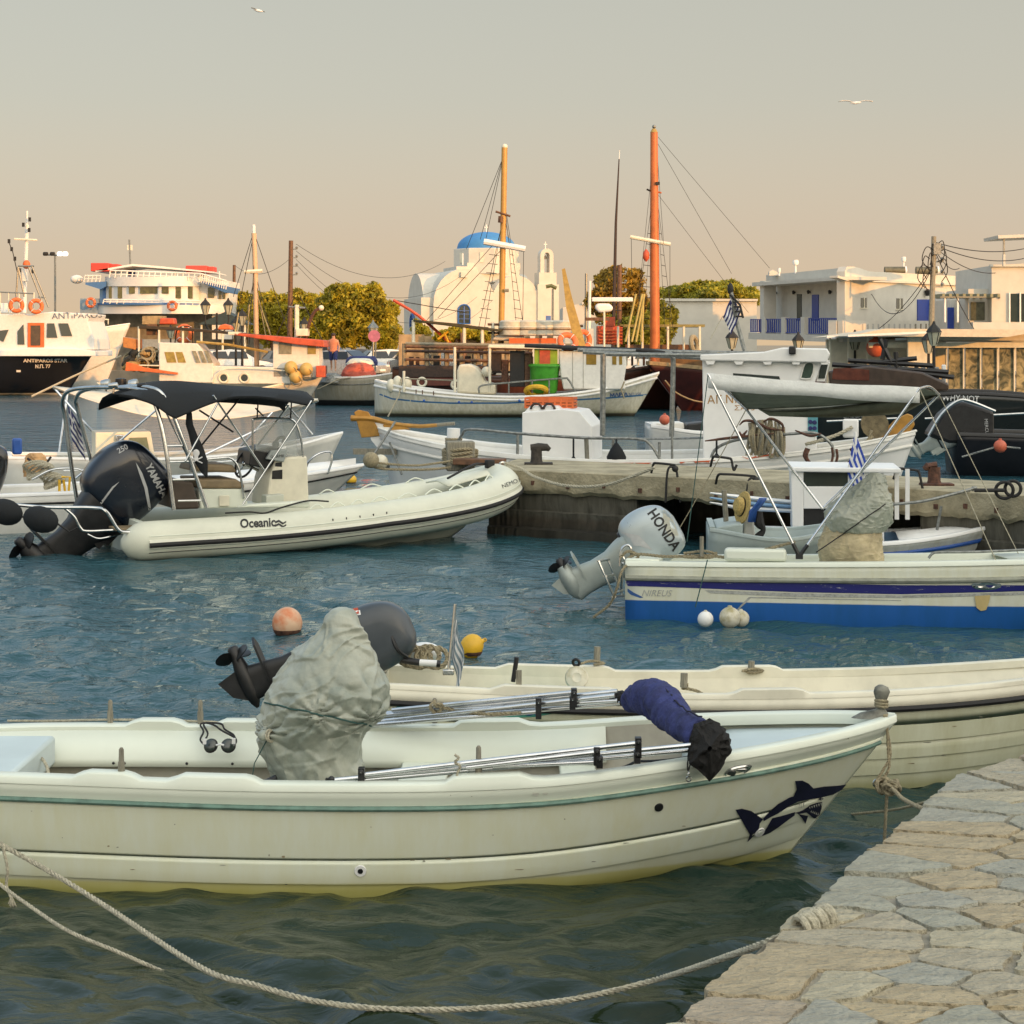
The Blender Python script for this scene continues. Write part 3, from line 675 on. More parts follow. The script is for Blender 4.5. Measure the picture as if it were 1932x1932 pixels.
MB().tube([W(408, 1406, 10.48), W(415, 1404, 10.47), W(422, 1406, 10.48)], .006, 6).build('nose_bridge', M['white2'], mg, world=1)
for pts in ([(384, 1404), (378, 1395), (384, 1380), (378, 1368), (386, 1364), (404, 1368), (418, 1378), (440, 1390), (446, 1398), (440, 1408)], [(384, 1400), (392, 1384), (384, 1366), (400, 1364), (418, 1366), (424, 1376), (440, 1386), (445, 1396)]):
    MB().tube(curve_pts([W(x, y, 10.50 + (1408 - y)*.004) for x, y in pts], 5), .0055, 6).build('strap', M['rubber'], mg, world=1)
for cx, cy in ((386, 1399), (441, 1398)): MB().box(W(cx, cy, 10.46), (.018, .01, .03)).build('clip', M['white2'], mg, world=1)
# the folded bimini: poles in two bundles and a blue canvas roll
fb = thing('folded_sun_awning', 'folded sun awning, blue canvas roll and two aluminium pole bundles, on the shark boat', 'awning', tuple(W(1250, 1400, 9.6)))
def pole(a, b, r=.0125, m='alu', sg=0): P = sag(a, b, sg, 8); MB().tube(P, r, 10).build('pole', M[m], fb, world=1)
near = [((618, 1473, 9.42), (1322, 1404, 9.42)), ((684, 1462, 9.40), (1204, 1402, 9.38)), ((684, 1472, 9.42), (1316, 1414, 9.46)), ((690, 1466, 9.45), (1320, 1409, 9.5)), ((880, 1448, 9.4), (1126, 1419, 9.37)), ((930, 1446, 9.42), (1130, 1437, 9.4))]
far = [((700, 1352, 10.75), (1165, 1304, 10.35)), ((704, 1362, 10.73), (1160, 1312, 10.3)), ((698, 1368, 10.7), (1016, 1342, 10.45)), ((740, 1340, 10.7), (1082, 1306, 10.4)), ((720, 1346, 10.75), (1165, 1322, 10.3)), ((780, 1358, 10.7), (1170, 1327, 10.33))]
for a, b in near + far: pole(W(*a), W(*b))
for x, y, D_, h_ in ((682, 1464, 9.40, .085), (1126, 1426, 9.38, .09), (1131, 1437, 9.37, .06), (1204, 1410, 9.38, .10), (1202, 1428, 9.38, .06), (1016, 1336, 10.4, .115), (1083, 1316, 10.36, .10), (1080, 1326, 10.37, .07)):
    p = W(x, y, D_); mb = MB(); mb.box(p, (.032, .045, h_)); mb.lathe([(.013, 0), (.013, .01), (.008, .014)], p + V(0, -.022, h_*.3), (0, -1, 0), seg=10); mb.build('clamp', M['black'], fb, world=1, bev=.006)
    MB().lathe([(.005, 0), (.004, .004)], p + V(0, -.036, h_*.3), (0, -1, 0), seg=8).build('screw', M['steel'], fb, world=1)
p = W(622, 1475, 9.42); mb = MB(); mb.box(p + V(0, 0, -.012), (.05, .05, .02)); mb.box(p, (.04, .03, .035)); mb.ball(p + V(.01, -.01, .015), .016); mb.build('foot_bracket', M['black'], fb, world=1)
def roll(pts, rr, seg=40, amp=.010):
    P = curve_pts(pts, 22); n = len(P); mb = MB(); rings = []; u = None
    for i in range(n):
        t = (P[min(i + 1, n - 1)] - P[max(i - 1, 0)]).normalized(); u = t.cross(V(0, 0, 1)).normalized(); v = u.cross(t); r = ip(i/(n - 1), rr)
        ring = []
        for k in range(seg):
            a = 2*PI*k/seg; d = u*math.cos(a) + v*math.sin(a); q = P[i] + d*r
            f = noise.noise(V(i*.16, math.cos(a)*1.2, math.sin(a)*1.2))*amp*1.6 + abs(noise.noise(V(i*.75, math.cos(a)*.8 + 5, math.sin(a)*.8)))*amp*1.3
            ring.append(q + d*f)
        rings.append(ring)
    return mb.loft(rings)
rp = [W(1188, 1322, 10.32), W(1215, 1316, 10.22), W(1243, 1322, 10.1), W(1266, 1344, 9.95), W(1286, 1366, 9.8), W(1322, 1386, 9.62)]
roll(rp, [(0, .055), (.15, .085), (.4, .098), (.6, .095), (.8, .078), (1, .07)]).build('canvas_roll', M['navy'], fb, world=1, smooth=70)
seam = [p + V(0, -.02, .095) for p in curve_pts(rp, 6)[3:]]; MB().tube([q + V(.004*math.sin(i), 0, -.004*(i % 3)) for i, q in enumerate(seam)], .0045, 6).build('seam', mat('dark_piping', (.01, .01, .03), .8, var=.1), fb, world=1)
mesh = mat('black_mesh_cloth', (.012, .011, .010), .8, var=.3, sc=30, bump=.5, bsc=200)
def bag(c_, rx, ry, rz, name='mesh_end', amp=.03, sd_=0):
    mb = MB(); rings = []
    for i in range(19):
        a = PI*i/18; a = min(max(a, .03), PI - .03); rings.append([])
        for k in range(44):
            b = 2*PI*k/44; d = V(math.sin(a)*math.cos(b), math.sin(a)*math.sin(b), -math.cos(a)); f = 1 + amp*9*(abs(noise.noise(d*2.1 + V(sd_, 0, 0))) - .15) + amp*4*noise.noise(d*5 + V(sd_, 3, 0))
            rings[-1].append(c_ + V(d.x*rx*f, d.y*ry*f, d.z*rz*f))
    return mb.loft(rings).build(name, mesh, fb, world=1, smooth=22)
bag(W(1340, 1404, 9.47), .095, .10, .10, sd_=2); bag(W(1170, 1318, 10.4), .06, .06, .04, sd_=4)
g = []   # crumpled mesh hanging over the gunwale
for x, y in ((1312, 1372), (1340, 1362), (1362, 1372), (1372, 1394), (1377, 1412), (1368, 1440), (1340, 1474), (1326, 1462), (1300, 1440), (1302, 1405)): g.append(W(x, y, 9.34 + .02*math.sin(x*.7)))
mb = MB(); cc = W(1338, 1412, 9.26); vs = []
for r_ in (1, .82, .6, .35, .1):
    ring = []
    for i in range(len(g)):
        for s_ in range(6):
            p = g[i].lerp(g[(i + 1) % len(g)], s_/6); q = cc.lerp(p, r_); q.y += .05*abs(noise.noise(q*22)) - .02; q += V(1, 0, 1)*noise.noise(q*26)*.008; ring.append(q)
    vs.append(ring)
mb.loft(vs + [[q + V(0, .07, 0) for q in vs[-1]], [q + V(0, .09, 0) for q in vs[0]]]); mb.build('mesh_end', mesh, fb, world=1, smooth=18)
mb = MB(); mb.tube(curve_pts([W(1306, 1424, 9.35), W(1298, 1435, 9.33), W(1298, 1454, 9.33), W(1303, 1440, 9.33), W(1308, 1426, 9.35)], 5), .004, 6); mb.build('strap', M['rubber'], fb, world=1)
mb = MB(); mb.torus(W(1299, 1470, 9.33), .012, .0035, axis=(0, 1, 0), seg=14, sg=6); mb.torus(W(1299, 1459, 9.33), .008, .003, axis=(1, .3, 0), seg=12, sg=6); mb.build('snap_hook', M['steel'], fb, world=1)
for x, y, x2, y2, D_ in ((1150, 1452, 1200, 1436, 9.6), (1200, 1436, 1318, 1424, 9.55)): MB().tube(sag(W(x, y, D_), W(x2, y2, D_), .01), .014, 6, sq=.4).build('strap', M['blackc'], fb, world=1)
mb = MB(); rope_mesh(mb, curve_pts([W(820, 1322, 10.66), W(812, 1335, 10.62), W(824, 1346, 10.62), W(835, 1330, 10.6), W(818, 1330, 10.6), W(860, 1340, 10.6), W(920, 1347, 10.5), W(982, 1345, 10.45)], 6), .010); mb.build('tie_rope', M['rope'], fb, world=1)
mb = MB(); rope_mesh(mb, curve_pts([W(858, 1424, 9.36), W(866, 1430, 9.35), W(858, 1438, 9.35), W(868, 1446, 9.35), W(862, 1462, 9.35), W(869, 1474, 9.35)], 6), .007); mb.build('tie_rope', M['ropew'], fb, world=1)
# cordage of the near boat
def rope_thing(name, label, pts, r, m='rope', n=10, knots=(), strands=3, group=None):
    P = curve_pts(pts, n); mb = MB(); rope_mesh(mb, P, r, strands)
    for c_, k in knots:
        c_ = Vector(c_)
        for j in range(4): mb.torus(c_ + V(random.uniform(-1, 1), random.uniform(-.6, .6), random.uniform(-.5, .5))*r*1.6*k, r*2.1*k, r*1.0, axis=(random.uniform(-1, 1), random.uniform(-1, 1), random.uniform(-.4, .8)), seg=14, sg=6)
    return solo(name, mb, M[m], label, 'rope', loc=tuple(P[0]), group=group)
wb = lambda x, y, z=.01: G(x, y, z)
qk = G(1517, 1752, .74)
rope_thing('mooring_rope', 'long pale rope sagging from a knot on the quay edge across the foreground water', [qk, W(1490, 1760, 6.35), W(1400, 1795, 6.55), G(1250, 1845, .12), G(1100, 1882, .06), G(950, 1900, .045), G(760, 1905, .045), G(600, 1890, .05), G(480, 1858, .07), W(380, 1826, 8.05), W(200, 1710, 8.8), W(100, 1648, 9.1), W(0, 1592, 9.3), W(-80, 1545, 9.35), W(-160, 1512, 9.40)], .0125, 'ropew', knots=((G(1505, 1758, .73), 1.0),))
mb = MB()
for k in range(7): mb.torus(G(1512, 1750, .76).lerp(G(1562, 1728, .775), k/6), .034, .013, axis=(.9, .55 + .4*(k % 2), .25), seg=16, sg=7)
solo('quay_loop', mb, M['ropew'], 'thick coiled loop of rope around the quay edge stones', 'rope')
rope_thing('sunken_rope', 'thin rope slanting down into the water at the left edge of the foreground', [W(-40, 1625, 9.0), W(0, 1668, 8.9), W(60, 1712, 8.75), W(130, 1757, 8.5), W(220, 1795, 8.35), G(300, 1830, -.01), G(340, 1846, -.06)], .009, 'ropew')
mb = MB(); rope_mesh(mb, curve_pts([W(6, 1600, 9.2), W(14, 1640, 9.18), W(12, 1670, 9.18), W(20, 1690, 9.16), W(26, 1712, 9.15)], 6), .008)
for k in range(9): mb.tube([W(22, 1690, 9.15), W(16 + 2*k, 1705 + (k % 3)*4, 9.14)], .003, 4)
solo('frayed_rope', mb, M['ropew'], 'short frayed rope end hanging by the left edge against the white hull', 'rope')
be = wm(b1) @ (inv1 @ on(t1, 1652, 1478)[0])
rope_thing('bow_rope', 'rope from the bow eye of the shark boat to the corner of the quay', [W(1650, 1478, 9.95), W(1672, 1482, 9.9), W(1688, 1492, 9.7), W(1705, 1508, 9.4), W(1745, 1526, 9.0), W(1790, 1529, 8.75), W(1816, 1522, 8.6)], .011, knots=((W(1668, 1481, 9.9), 1.5), (W(1682, 1486, 9.8), 1.3)))
rope_thing('hanging_rope', 'rope hanging straight down from the bow knot into the water', [W(1674, 1486, 9.85), W(1671, 1540, 9.85), W(1668, 1600, 9.85), G(1666, 1648, 0)], .009)
for k, dx in ((0, 0), (1, 9)):
    rope_thing('stem_rope', ('left' if k == 0 else 'right') + ' one of the two short ropes between the stem post and the bow eye', [W(1668 + dx*.5, 1348, 10.0), W(1680 - k*4, 1420, 9.95), W(1668 + dx, 1450, 9.93), W(1652 + dx, 1476, 9.92)], .008)
rope_thing('long_mooring_rope', 'thin dark rope running from the quay behind the shark boat bow under the second boat', [G(1945, 1427, .80), W(1870, 1462, 9.3), W(1800, 1496, 9.8), W(1700, 1525, 10.6), G(1610, 1536, .0), G(1590, 1540, -.05)], .008)
rope_thing('gunwale_rope', 'thin rope lying along the far gunwale of the shark boat', [W(14, 1360, 10.8), W(100, 1360, 10.78), W(200, 1358, 10.76), W(300, 1359, 10.76), W(400, 1362, 10.76), W(440, 1366, 10.74)], .007, 'ropew')
rope_thing('stern_rope', 'slack rope lying over the stern box of the shark boat', [W(-10, 1417, 10.3), W(40, 1422, 10.3), W(74, 1428, 10.2), W(88, 1445, 10.1), W(92, 1465, 10.0)], .009, 'ropew')
def onb(t, px, py, off=0.0):
    """the pixel's ray met with the fore-and-aft plane of boat t at lateral offset off; local point"""
    inv = wm(t).inverted(); o = inv @ V(0, 0, CH); d = (inv.to_3x3() @ V((px - HX)/FP, 1, -(py - HY)/FP)); k = (off - o.y)/d.y
    return o + d*k
def sring(z, xb, xf, hw, n=32, e=3.4):
    cx, rx = (xb + xf)/2, (xf - xb)/2; o = []
    for k in range(n):
        a = 2*PI*k/n; c_, s_ = math.cos(a), math.sin(a)
        o.append(V(cx + rx*math.copysign(abs(c_)**(2/e), c_), hw*math.copysign(abs(s_)**(2/e), s_), z))
    return o
COWL = [(0, -.36, .06, .12), (.03, -.40, .10, .15), (.10, -.46, .13, .175), (.25, -.50, .15, .20), (.42, -.48, .14, .20), (.53, -.42, .11, .18), (.59, -.34, .06, .14), (.615, -.26, -.02, .06)]
def outboard(parent, at, tilt, sc, cm, lm, cowl=COWL, pm=None, leg=.95, yaw=0, fat=1):
    MT = Matrix.Translation(at) @ Matrix.Rotation(yaw, 4, 'Z') @ Matrix.Rotation(tilt, 4, 'Y') @ Matrix.Scale(sc, 4)
    def T(mb): mb.v = [tuple(MT @ Vector(p)) for p in mb.v]; return mb
    zs_ = [c[0] for c in cowl]; cowl = [tuple(ip(zs_[0] + (zs_[-1] - zs_[0])*q/26, [(c[0], c[j]) for c in cowl]) for j in range(4)) for q in range(27)]
    mb = MB(); mb.loft([sring(z, a - .05*(fat - 1), b + .12*(fat - 1), h*fat) for z, a, b, h in ((.04, -.36, .08, .13), (-.10, -.33, .05, .11), (-.24, -.28, .0, .085), (-leg*.5, -.27, -.04, .06), (-leg*.72, -.30, -.04, .05), (-leg*.86, -.32, -.02, .045))])
    mb.box((.03, 0, -.10), (.10, .22, .30)); mb.box((.09, .08, -.05), (.06, .03, .26)); mb.box((.09, -.08, -.05), (.06, .03, .26))
    root = T(mb).build('outboard_motor', lm, parent, smooth=45)
    T(MB().loft([sring(z, a, b, h) for z, a, b, h in cowl])).build('cowling', cm, root, smooth=50)
    ds = cowl[0]; T(MB().loft([sring(ds[0] - .012, ds[1] - .02, ds[2] + .02, ds[3] + .012), sring(ds[0] + .018, ds[1] - .035, ds[2] + .035, ds[3] + .02)])).build('cowl_band', pm or M['black'], root)
    zc = -leg*.66; mb = MB(); pl = [V(-.50, 0, zc), V(-.44, .09, zc), (-.2, .10, zc), (-.05, .06, zc), (-.02, 0, zc), (-.05, -.06, zc), (-.2, -.10, zc), (-.44, -.09, zc)]; mb.prism(pl, (0, 0, 0), (0, 0, -.018)); T(mb).build('anti_ventilation_plate', lm, root)
    zg = -leg*.86; mb = MB(); mb.lathe([(.012, .15), (.04*fat, .10), (.062*fat, .02), (.068*fat, -.1), (.062*fat, -.2), (.045*fat, -.28)], (-.12, 0, zg), (1, 0, 0), seg=16)
    T(mb).build('gearcase', lm, root)
    mb = MB(); mb.prism([V(-.32, -.01, zg), V(-.02, -.01, zg), V(-.12, -.01, zg - .15), V(-.27, -.01, zg - .22)], (0, 0, 0), (0, .016, 0)); T(mb).build('skeg', lm, root)
    mb = MB(); hc = V(-.43, 0, zg); mb.lathe([(.045, .05), (.045, -.05), (.03, -.07)], hc, (1, 0, 0), seg=14)
    for k in range(3):
        a0 = 2*PI*k/3 + .4; rows = []
        for r_, ch, pt in ((.04, .045, .9), (.08, .07, .75), (.12, .075, .6), (.155, .05, .5), (.17, .015, .45)):
            rad = V(0, math.cos(a0), math.sin(a0)); tg = V(0, -math.sin(a0), math.cos(a0)); d = (tg*math.cos(pt) + V(1, 0, 0)*math.sin(pt)); rows.append([hc + rad*r_ + d*q*ch for q in (-1, -.3, .4, 1)])
        mb.sheet(rows); mb.sheet([[p + V(.008, 0, 0) for p in r_] for r_ in rows])
    T(mb).build('propeller', pm or M['black'], root, smooth=60)
    return root, MT
def dect(target, parent, txt, px, py, size, ang, m, name='lettering', **k):
    off = k.pop('off', .005); return decal(target, text_bm(txt, px, py, size, ang, **k), m, parent, name, off=off, maxe=10)
PR = dict(black=mat('black_print', (.012, .012, .012), .5, var=.1), silver=mat('silver_print', (.45, .46, .46), .4, var=.1), white=M['white2'], blue=mat('blue_print', (.03, .10, .30), .5, var=.1), gold=mat('ochre_print', (.42, .22, .05), .5, var=.15), red=mat('red_print', (.5, .08, .03), .5, var=.1), faint=mat('faded_grey_print', (.42, .43, .40), .5, var=.2, sc=30), teal=mat('turquoise_print', (.05, .25, .26), .5, var=.12))
# ------------------------------------------------------------ second boat, black rubber rail
b2 = thing('rowing_boat', 'long cream clinker boat with black rubber rail, behind the shark boat', 'boat', (-.98, 12.2, -.01), (R(-3.5), 0, R(-1.0)))
H2 = Hull(5.4, [(0, .58), (.2, .66), (.5, .70), (.7, .62), (.85, .42), (.95, .18), (1, .02)], [(0, .50), (.3, .45), (.6, .47), (.8, .55), (1, .70)], [(0, -.2), (.6, -.24), (.9, -.12), (1, 0)], [(0, .14), (.5, .16), (.75, .3), (.9, .6), (1, .9)], rake=.6, laps=(.30, .44, .58, .72, .86), lap=.014)
h2 = H2.shell(b2, zmat('second_boat_paint', [(-.3, (.25, .24, .12)), (0, (.40, .40, .22)), (.06, (.56, .57, .42)), (.8, (.62, .62, .47))], dirt=.08), nv=14, nu=44)
H2.rail(b2, M['rubber'], 1.0, r=.026, sq=.7, out=.012, name='rubber_rail')
def pads2(u):
    x = u*5.4 - .98; k = 0
    for a, b in ((-.05, .30), (.30, .62), (1.40, 1.75)): k = max(k, min(1, max(0, min((x - a)/.06 + 1, (b - x)/.06 + 1))))
    return .03*k
mb = MB()
for s_ in (1, -1): mb.sheet([[H2.pt(u, 1, s_, inset=.006), H2.pt(u, 1, s_, inset=.012) + V(0, 0, .085 + (.0 if s_ > 0 else 0))] for u in H2.us(44)])
mb.build('bulwark', M['cream'], b2, smooth=40, solid=.012)
H2.cap(b2, M['cream'], w=.10, dz=.09, pad=pads2, th=.02, over=-.004)
H2.inner(b2, M['cream'], .08, w=.108, dz=.085)
for x_, w_ in ((.12, .3), (1.6, .22), (3.0, .24)): MB().box((x_, 0, .34), (w_, 2*(ip(x_/5.3, H2.B) - .12), .03)).build('thwart', M['cream'], b2, bev=.008)
root, MT = outboard(b2, onb(b2, 660, 1250, 0), R(66), .80, mat('charcoal_blue_paint', (.045, .055, .065), .35, var=.1, sc=8, coat=.2), M['black'], cowl=[(0, -.30, .10, .11), (.04, -.34, .14, .15), (.14, -.38, .17, .18), (.30, -.38, .17, .18), (.46, -.33, .14, .165), (.55, -.24, .08, .12), (.58, -.16, 0, .05)])
cw = bpy.data.objects['cowling']
dect(cw, root, '50', 657, 1152, 15, 75, PR['silver'])
decal(cw, flat_mesh([[(663, 1146), (678, 1143), (681, 1160), (667, 1163)]]), PR['white'], root, 'warning_sticker'); decal(cw, flat_mesh([[(667, 1150), (676, 1148), (678, 1158), (669, 1160)]]), PR['red'], root, 'sticker_text', off=.008)
mb = MB(); mb.tube([onb(b2, 752, 1244, -.05), onb(b2, 792, 1250, -.08)], .022, 10); mb.build('tiller_arm', M['black'], root)
mb = MB(); mb.tube([onb(b2, 792, 1250, -.08), onb(b2, 826, 1252, -.09)], .021, 12); mb.build('tiller_grip', M['white2'], root); MB().tube([onb(b2, 824, 1252, -.09), onb(b2, 831, 1253, -.09)], .023, 10).build('grip_end', M['black'], root)
MB().tube(curve_pts([onb(b2, 735, 1190, -.12), onb(b2, 750, 1225, -.14), onb(b2, 768, 1240, -.08)], 5), .012, 6).build('cable', M['black'], root)
# bits on it
fs = onb(b2, 846, 1268, -.3); ft = onb(b2, 859, 1140, -.3)
MB().tube([fs, ft], .010, 8).build('flagstaff', M['steel'], b2); MB().box(fs + V(0, 0, .0), (.07, .05, .035)).build('staff_socket', M['steel'], b2, bev=.006)
greek_flag(b2, 'flag', onb(b2, 857, 1156, -.3), onb(b2, 874, 1236, -.3) - onb(b2, 857, 1156, -.3), onb(b2, 850, 1248, -.3) - onb(b2, 857, 1156, -.3) + V(0, .05, .05), wave=.025, blue=mat('faded_flag_cloth', (.18, .24, .28), .85, var=.1), world=False)
MB().tube([onb(b2, 968, 1286, -.5), onb(b2, 975, 1240, -.5)], .03, 10, sq=.5).build('rod_holder', M['rubber'], b2)
MB().box(onb(b2, 979, 1280, -.58), (.035, .03, .10)).build('thole_pin', M['wood'], b2)
def discf(parent, c_, r): MB().lathe([(r*.25, -.02), (r*.4, -.026), (r*.9, -.015), (r, 0), (r*.9, .015), (r*.4, .026), (r*.25, .02)], c_, (0, -1, .25), seg=22).build('float_disc', M['floats'], parent); 
for px_, py_, r_ in ((1088, 1279, .078),):
    discf(b2, onb(b2, px_, py_, .32), r_)
MB().torus(onb(b2, 1087, 1250, .4), .022, .010, axis=(.3, 1, .3)).build('deck_ring', M['black'], b2)
for x, y0, y1, o_ in ((1126, 1250, 1220, .62), (1290, 1297, 1270, -.52), (1417, 1265, 1247, .60)): MB().tube([onb(b2, x, y0, o_), onb(b2, x + 1, y1, o_)], .022, 8).build('thole_pin', M['wood'], b2)
def lp(pts, r=.008, n=8, o_=0, m='rope', parent=None, nm='lashing'):
    mb = MB(); rope_mesh(mb, curve_pts([onb(parent, x, y, o) for x, y, o in pts], n), r); return mb.build(nm, M[m], parent)
lp([(1095, 1253, .5), (1110, 1248, .55), (1126, 1248, .6), (1140, 1252, .6), (1120, 1254, .58)], .009, parent=b2)
lp([(1284, 1288, -.5), (1298, 1292, -.52), (1286, 1298, -.5), (1300, 1300, -.52), (1320, 1306, -.5), (1340, 1322, -.5), (1350, 1328, -.5)], .010, parent=b2)
lp([(1400, 1266, .55), (1420, 1262, .58), (1440, 1266, .58), (1415, 1270, .58), (1405, 1264, .58)], .010, parent=b2)
t2 = bvh(h2)
decal(h2, flat_mesh([[(868, 1342), (900, 1331), (1010, 1333), (1085, 1338), (1012, 1352), (905, 1358)]]), mat('sea_green_print', (.08, .34, .26), .5, var=.1), b2, 'name_panel', tree=t2)
dect(h2, b2, 'ASSI', 948, 1347, 22, 2, PR['blue'], off=.009, sx=1.7, bold=.02)
decal(h2, flat_mesh([[(733, 1352), (745, 1335), (770, 1320), (796, 1318), (806, 1326), (800, 1342), (786, 1346), (792, 1334), (786, 1327), (770, 1332), (752, 1345)]]), PR['teal'], b2, 'swirl_emblem', tree=t2)
cf = thing('rope_bundle', 'white float wrapped in brown rope behind the dark outboard on the second boat', 'float and rope', tuple(wm(b2) @ onb(b2, 803, 1258, .2)))
MB().ball(wm(b2) @ onb(b2, 800, 1232, .25), .10, sc=(1.2, 1, .7)).build('float', M['white2'], cf, world=1)
for k in range(4):
    mb = MB(); c_ = wm(b2) @ onb(b2, 775 + 16*k, 1238 + 3*(k % 2), .1); rope_mesh(mb, [c_ + V(.075*math.cos(a), .03*math.sin(a)*1, .06*math.sin(a)) for a in [2*PI*i/18 for i in range(19)]], .017); mb.build('rope_coil', M['rope'], cf, world=1)
# ------------------------------------------------------------ buoys and floats
def buoy(name, px, py, r, m, label, cat='buoy', eye=None, group=None, sc=(1, 1, 1), rot=None):
    D_ = (CH)*FP/(py - HY); c_ = W(px, py, D_); o = thing(name, label, cat, (c_.x, c_.y, 0), 0, group); k = r/FP*D_
    MB().ball((0, 0, k*.62), k, sc=sc, seg=28, rg=18, rot=rot).build('float_body', m, o); MB().lathe([(k*.70, -k*.1), (k*.84, k*.06), (k*.90, k*.24), (k*.86, k*.245)], (0, 0, 0), seg=28).build('weed_band', M['rust'], o)
    if eye: d = Vector(eye).normalized(); mb = MB(); mb.lathe([(k*.3, 0), (k*.16, k*.2), (k*.13, k*.3)], V(0, 0, k*.62) + d*k*.88, d, seg=12); mb.torus(V(0, 0, k*.62) + d*k*1.2, k*.12, k*.05, axis=(0, 1, 0), seg=12, sg=6); mb.build('lifting_eye', m, o)
    return o
rustb = mat('faded_orange_float', (.62, .42, .28), .6, var=.1, sc=5, bump=.2, col2=(.52, .12, .02), amt=.42)
buoy('mooring_buoy', 542, 1194, 30, rustb, 'big faded orange and pink buoy, scuffed, floating left of the tarpaulin', eye=None, sc=(.95, .95, 1.0))
buoy('mooring_buoy', 890, 1234, 23, M['yellow'], 'bright yellow buoy with dark waterline beside the small flag', eye=(.9, 0, .45), sc=(.95, .95, 1.05), rot=Matrix.Rotation(.5, 3, 'Y'))
buoy('mooring_buoy', 662, 912, 11, M['yellow'], 'small orange-yellow buoy beyond the bow of the inflatable boat', sc=(1, 1, .9)).location.z = .0
# scuffs and chips on the near hulls
sc_m = [mat('grey_scuff', (.36, .35, .27), .7, var=.2, sc=40), mat('brown_scuff', (.34, .28, .17), .7, var=.2, sc=40), mat('chalk_scuff', (.62, .62, .54), .7, var=.1)]
rsc = random.Random(4)
def scuff(tree, parent, x, y, w_, h_, m):
    n = rsc.randint(6, 9); decal(None, flat_mesh([[(x + w_*math.cos(6.283*i/n)*rsc.uniform(.5, 1), y + h_*math.sin(6.283*i/n)*rsc.uniform(.4, 1)) for i in range(n)]]), m, parent, 'scuff_mark', tree=tree, off=.003)
for x, y, w_, h_, k in ((205, 1596, 4, 2, 1), (222, 1598, 3, 1.5, 0), (535, 1616, 5, 3, 1), (508, 1613, 2, 3, 0), (778, 1622, 7, 2, 1), (800, 1624, 4, 2, 0), (845, 1620, 9, 2, 1), (540, 1668, 3, 2, 0), (1065, 1545, 2, 2, 0), (930, 1575, 1.5, 1.5, 0), (700, 1560, 1.6, 1.2, 0), (330, 1555, 1.4, 1.4, 0), (118, 1580, 1.5, 1.2, 0), (1180, 1590, 8, 1.2, 0), (1290, 1558, 5, 1, 1), (60, 1530, 2, 1, 0), (420, 1632, 10, 1, 0), (980, 1640, 12, 1.2, 1), (1120, 1625, 6, 1, 0), (250, 1640, 7, 1, 1)): scuff(t1, b1, x, y, w_, h_, sc_m[k])
for x, y, w_, h_, k in ((1010, 1498, 10, 4, 2), (1028, 1497, 8, 2.5, 2), (1600, 1393, 2, 1, 0), (890, 1502, 1.5, 1.5, 0), (850, 1500, 1.2, 1.2, 0)): scuff(bw, b1, x, y, w_, h_, sc_m[k])
for x, y, w_, h_, k in ((1750, 1400, 10, 1.4, 0), (1800, 1370, 6, 1.2, 1), (1720, 1440, 9, 1.4, 1), (1850, 1352, 5, 1, 0), (1780, 1425, 7, 1, 0)): scuff(t2, b2, x, y, w_, h_, sc_m[k])
# ------------------------------------------------------------ the blue and white motorboat at the right
b3 = thing('motor_boat', 'white motorboat with blue bottom and dark blue stripe, silver outboard tilted up', 'boat', (1.22, 19.55, -.02), (R(-4), 0, R(-7)))
H3 = Hull(6.2, [(0, .92), (.3, 1.05), (.6, 1.05), (.8, .8), (.92, .42), (1, .03)], [(0, .50), (.2, .51), (.5, .55), (.8, .63), (1, .76)], [(0, -.25), (.7, -.28), (1, .1)], [(0, .07), (.5, .09), (.8, .3), (1, .8)], rake=.7)
BL = (.012, .10, .36)
h3 = H3.shell(b3, zmat('blue_bottom_paint', [(-.3, BL), (.155, BL), (.163, (.66, .67, .57)), (.9, (.70, .72, .61))], dirt=.04, jit=.004), nv=14, nu=30)
H3.cap(b3, M['gel'], w=.24, th=.035, over=.02)
H3.rail(b3, mat('grey_rubber_strake', (.30, .31, .25), .6, var=.15, sc=9), .83, r=.030, sq=.9, out=.012, name='rubbing_strake')
H3.inner(b3, M['gel'], .15, w=.26)
MB().sheet([[H3.pt(u, 1, 1, inset=.22) + V(0, 0, .02), H3.pt(u, 1, -1, inset=.22) + V(0, 0, .02)] for u in (.6, .68, .76, .84, .9, .95, .98)]).build('foredeck', M['gel'], b3, solid=.01)
MB().box((.16, 0, .50), (.34, 1.7, .12)).build('stern_deck', M['gel'], b3, bev=.02)
stripe = bpy.data.materials.new('worn_blue_stripe'); stripe.use_nodes = True
def worn(m, c1, c2, sc=14, lo=.60, hi=.64):
    t = m.node_tree; b = t.nodes['Principled BSDF']; N = t.nodes.new; L = t.links.new; tc = N('ShaderNodeTexCoord'); mp = N('ShaderNodeMapping'); mp.inputs['Scale'].default_value = (.5, 1, 3); L(tc.outputs['Object'], mp.inputs[0]); n = N('ShaderNodeTexNoise'); n.inputs['Scale'].default_value = sc; n.inputs['Detail'].default_value = 12; n.inputs['Roughness'].default_value = .8; L(mp.outputs[0], n.inputs['Vector']); r = N('ShaderNodeValToRGB'); r.color_ramp.elements[0].position = lo; r.color_ramp.elements[1].position = hi; r.color_ramp.elements[0].color = (*c1, 1); r.color_ramp.elements[1].color = (*c2, 1); L(n.outputs[0], r.inputs[0]); L(r.outputs[0], b.inputs['Base Color']); b.inputs['Roughness'].default_value = .4
worn(stripe, (.012, .014, .14), (.55, .56, .48))
t3 = bvh(h3)
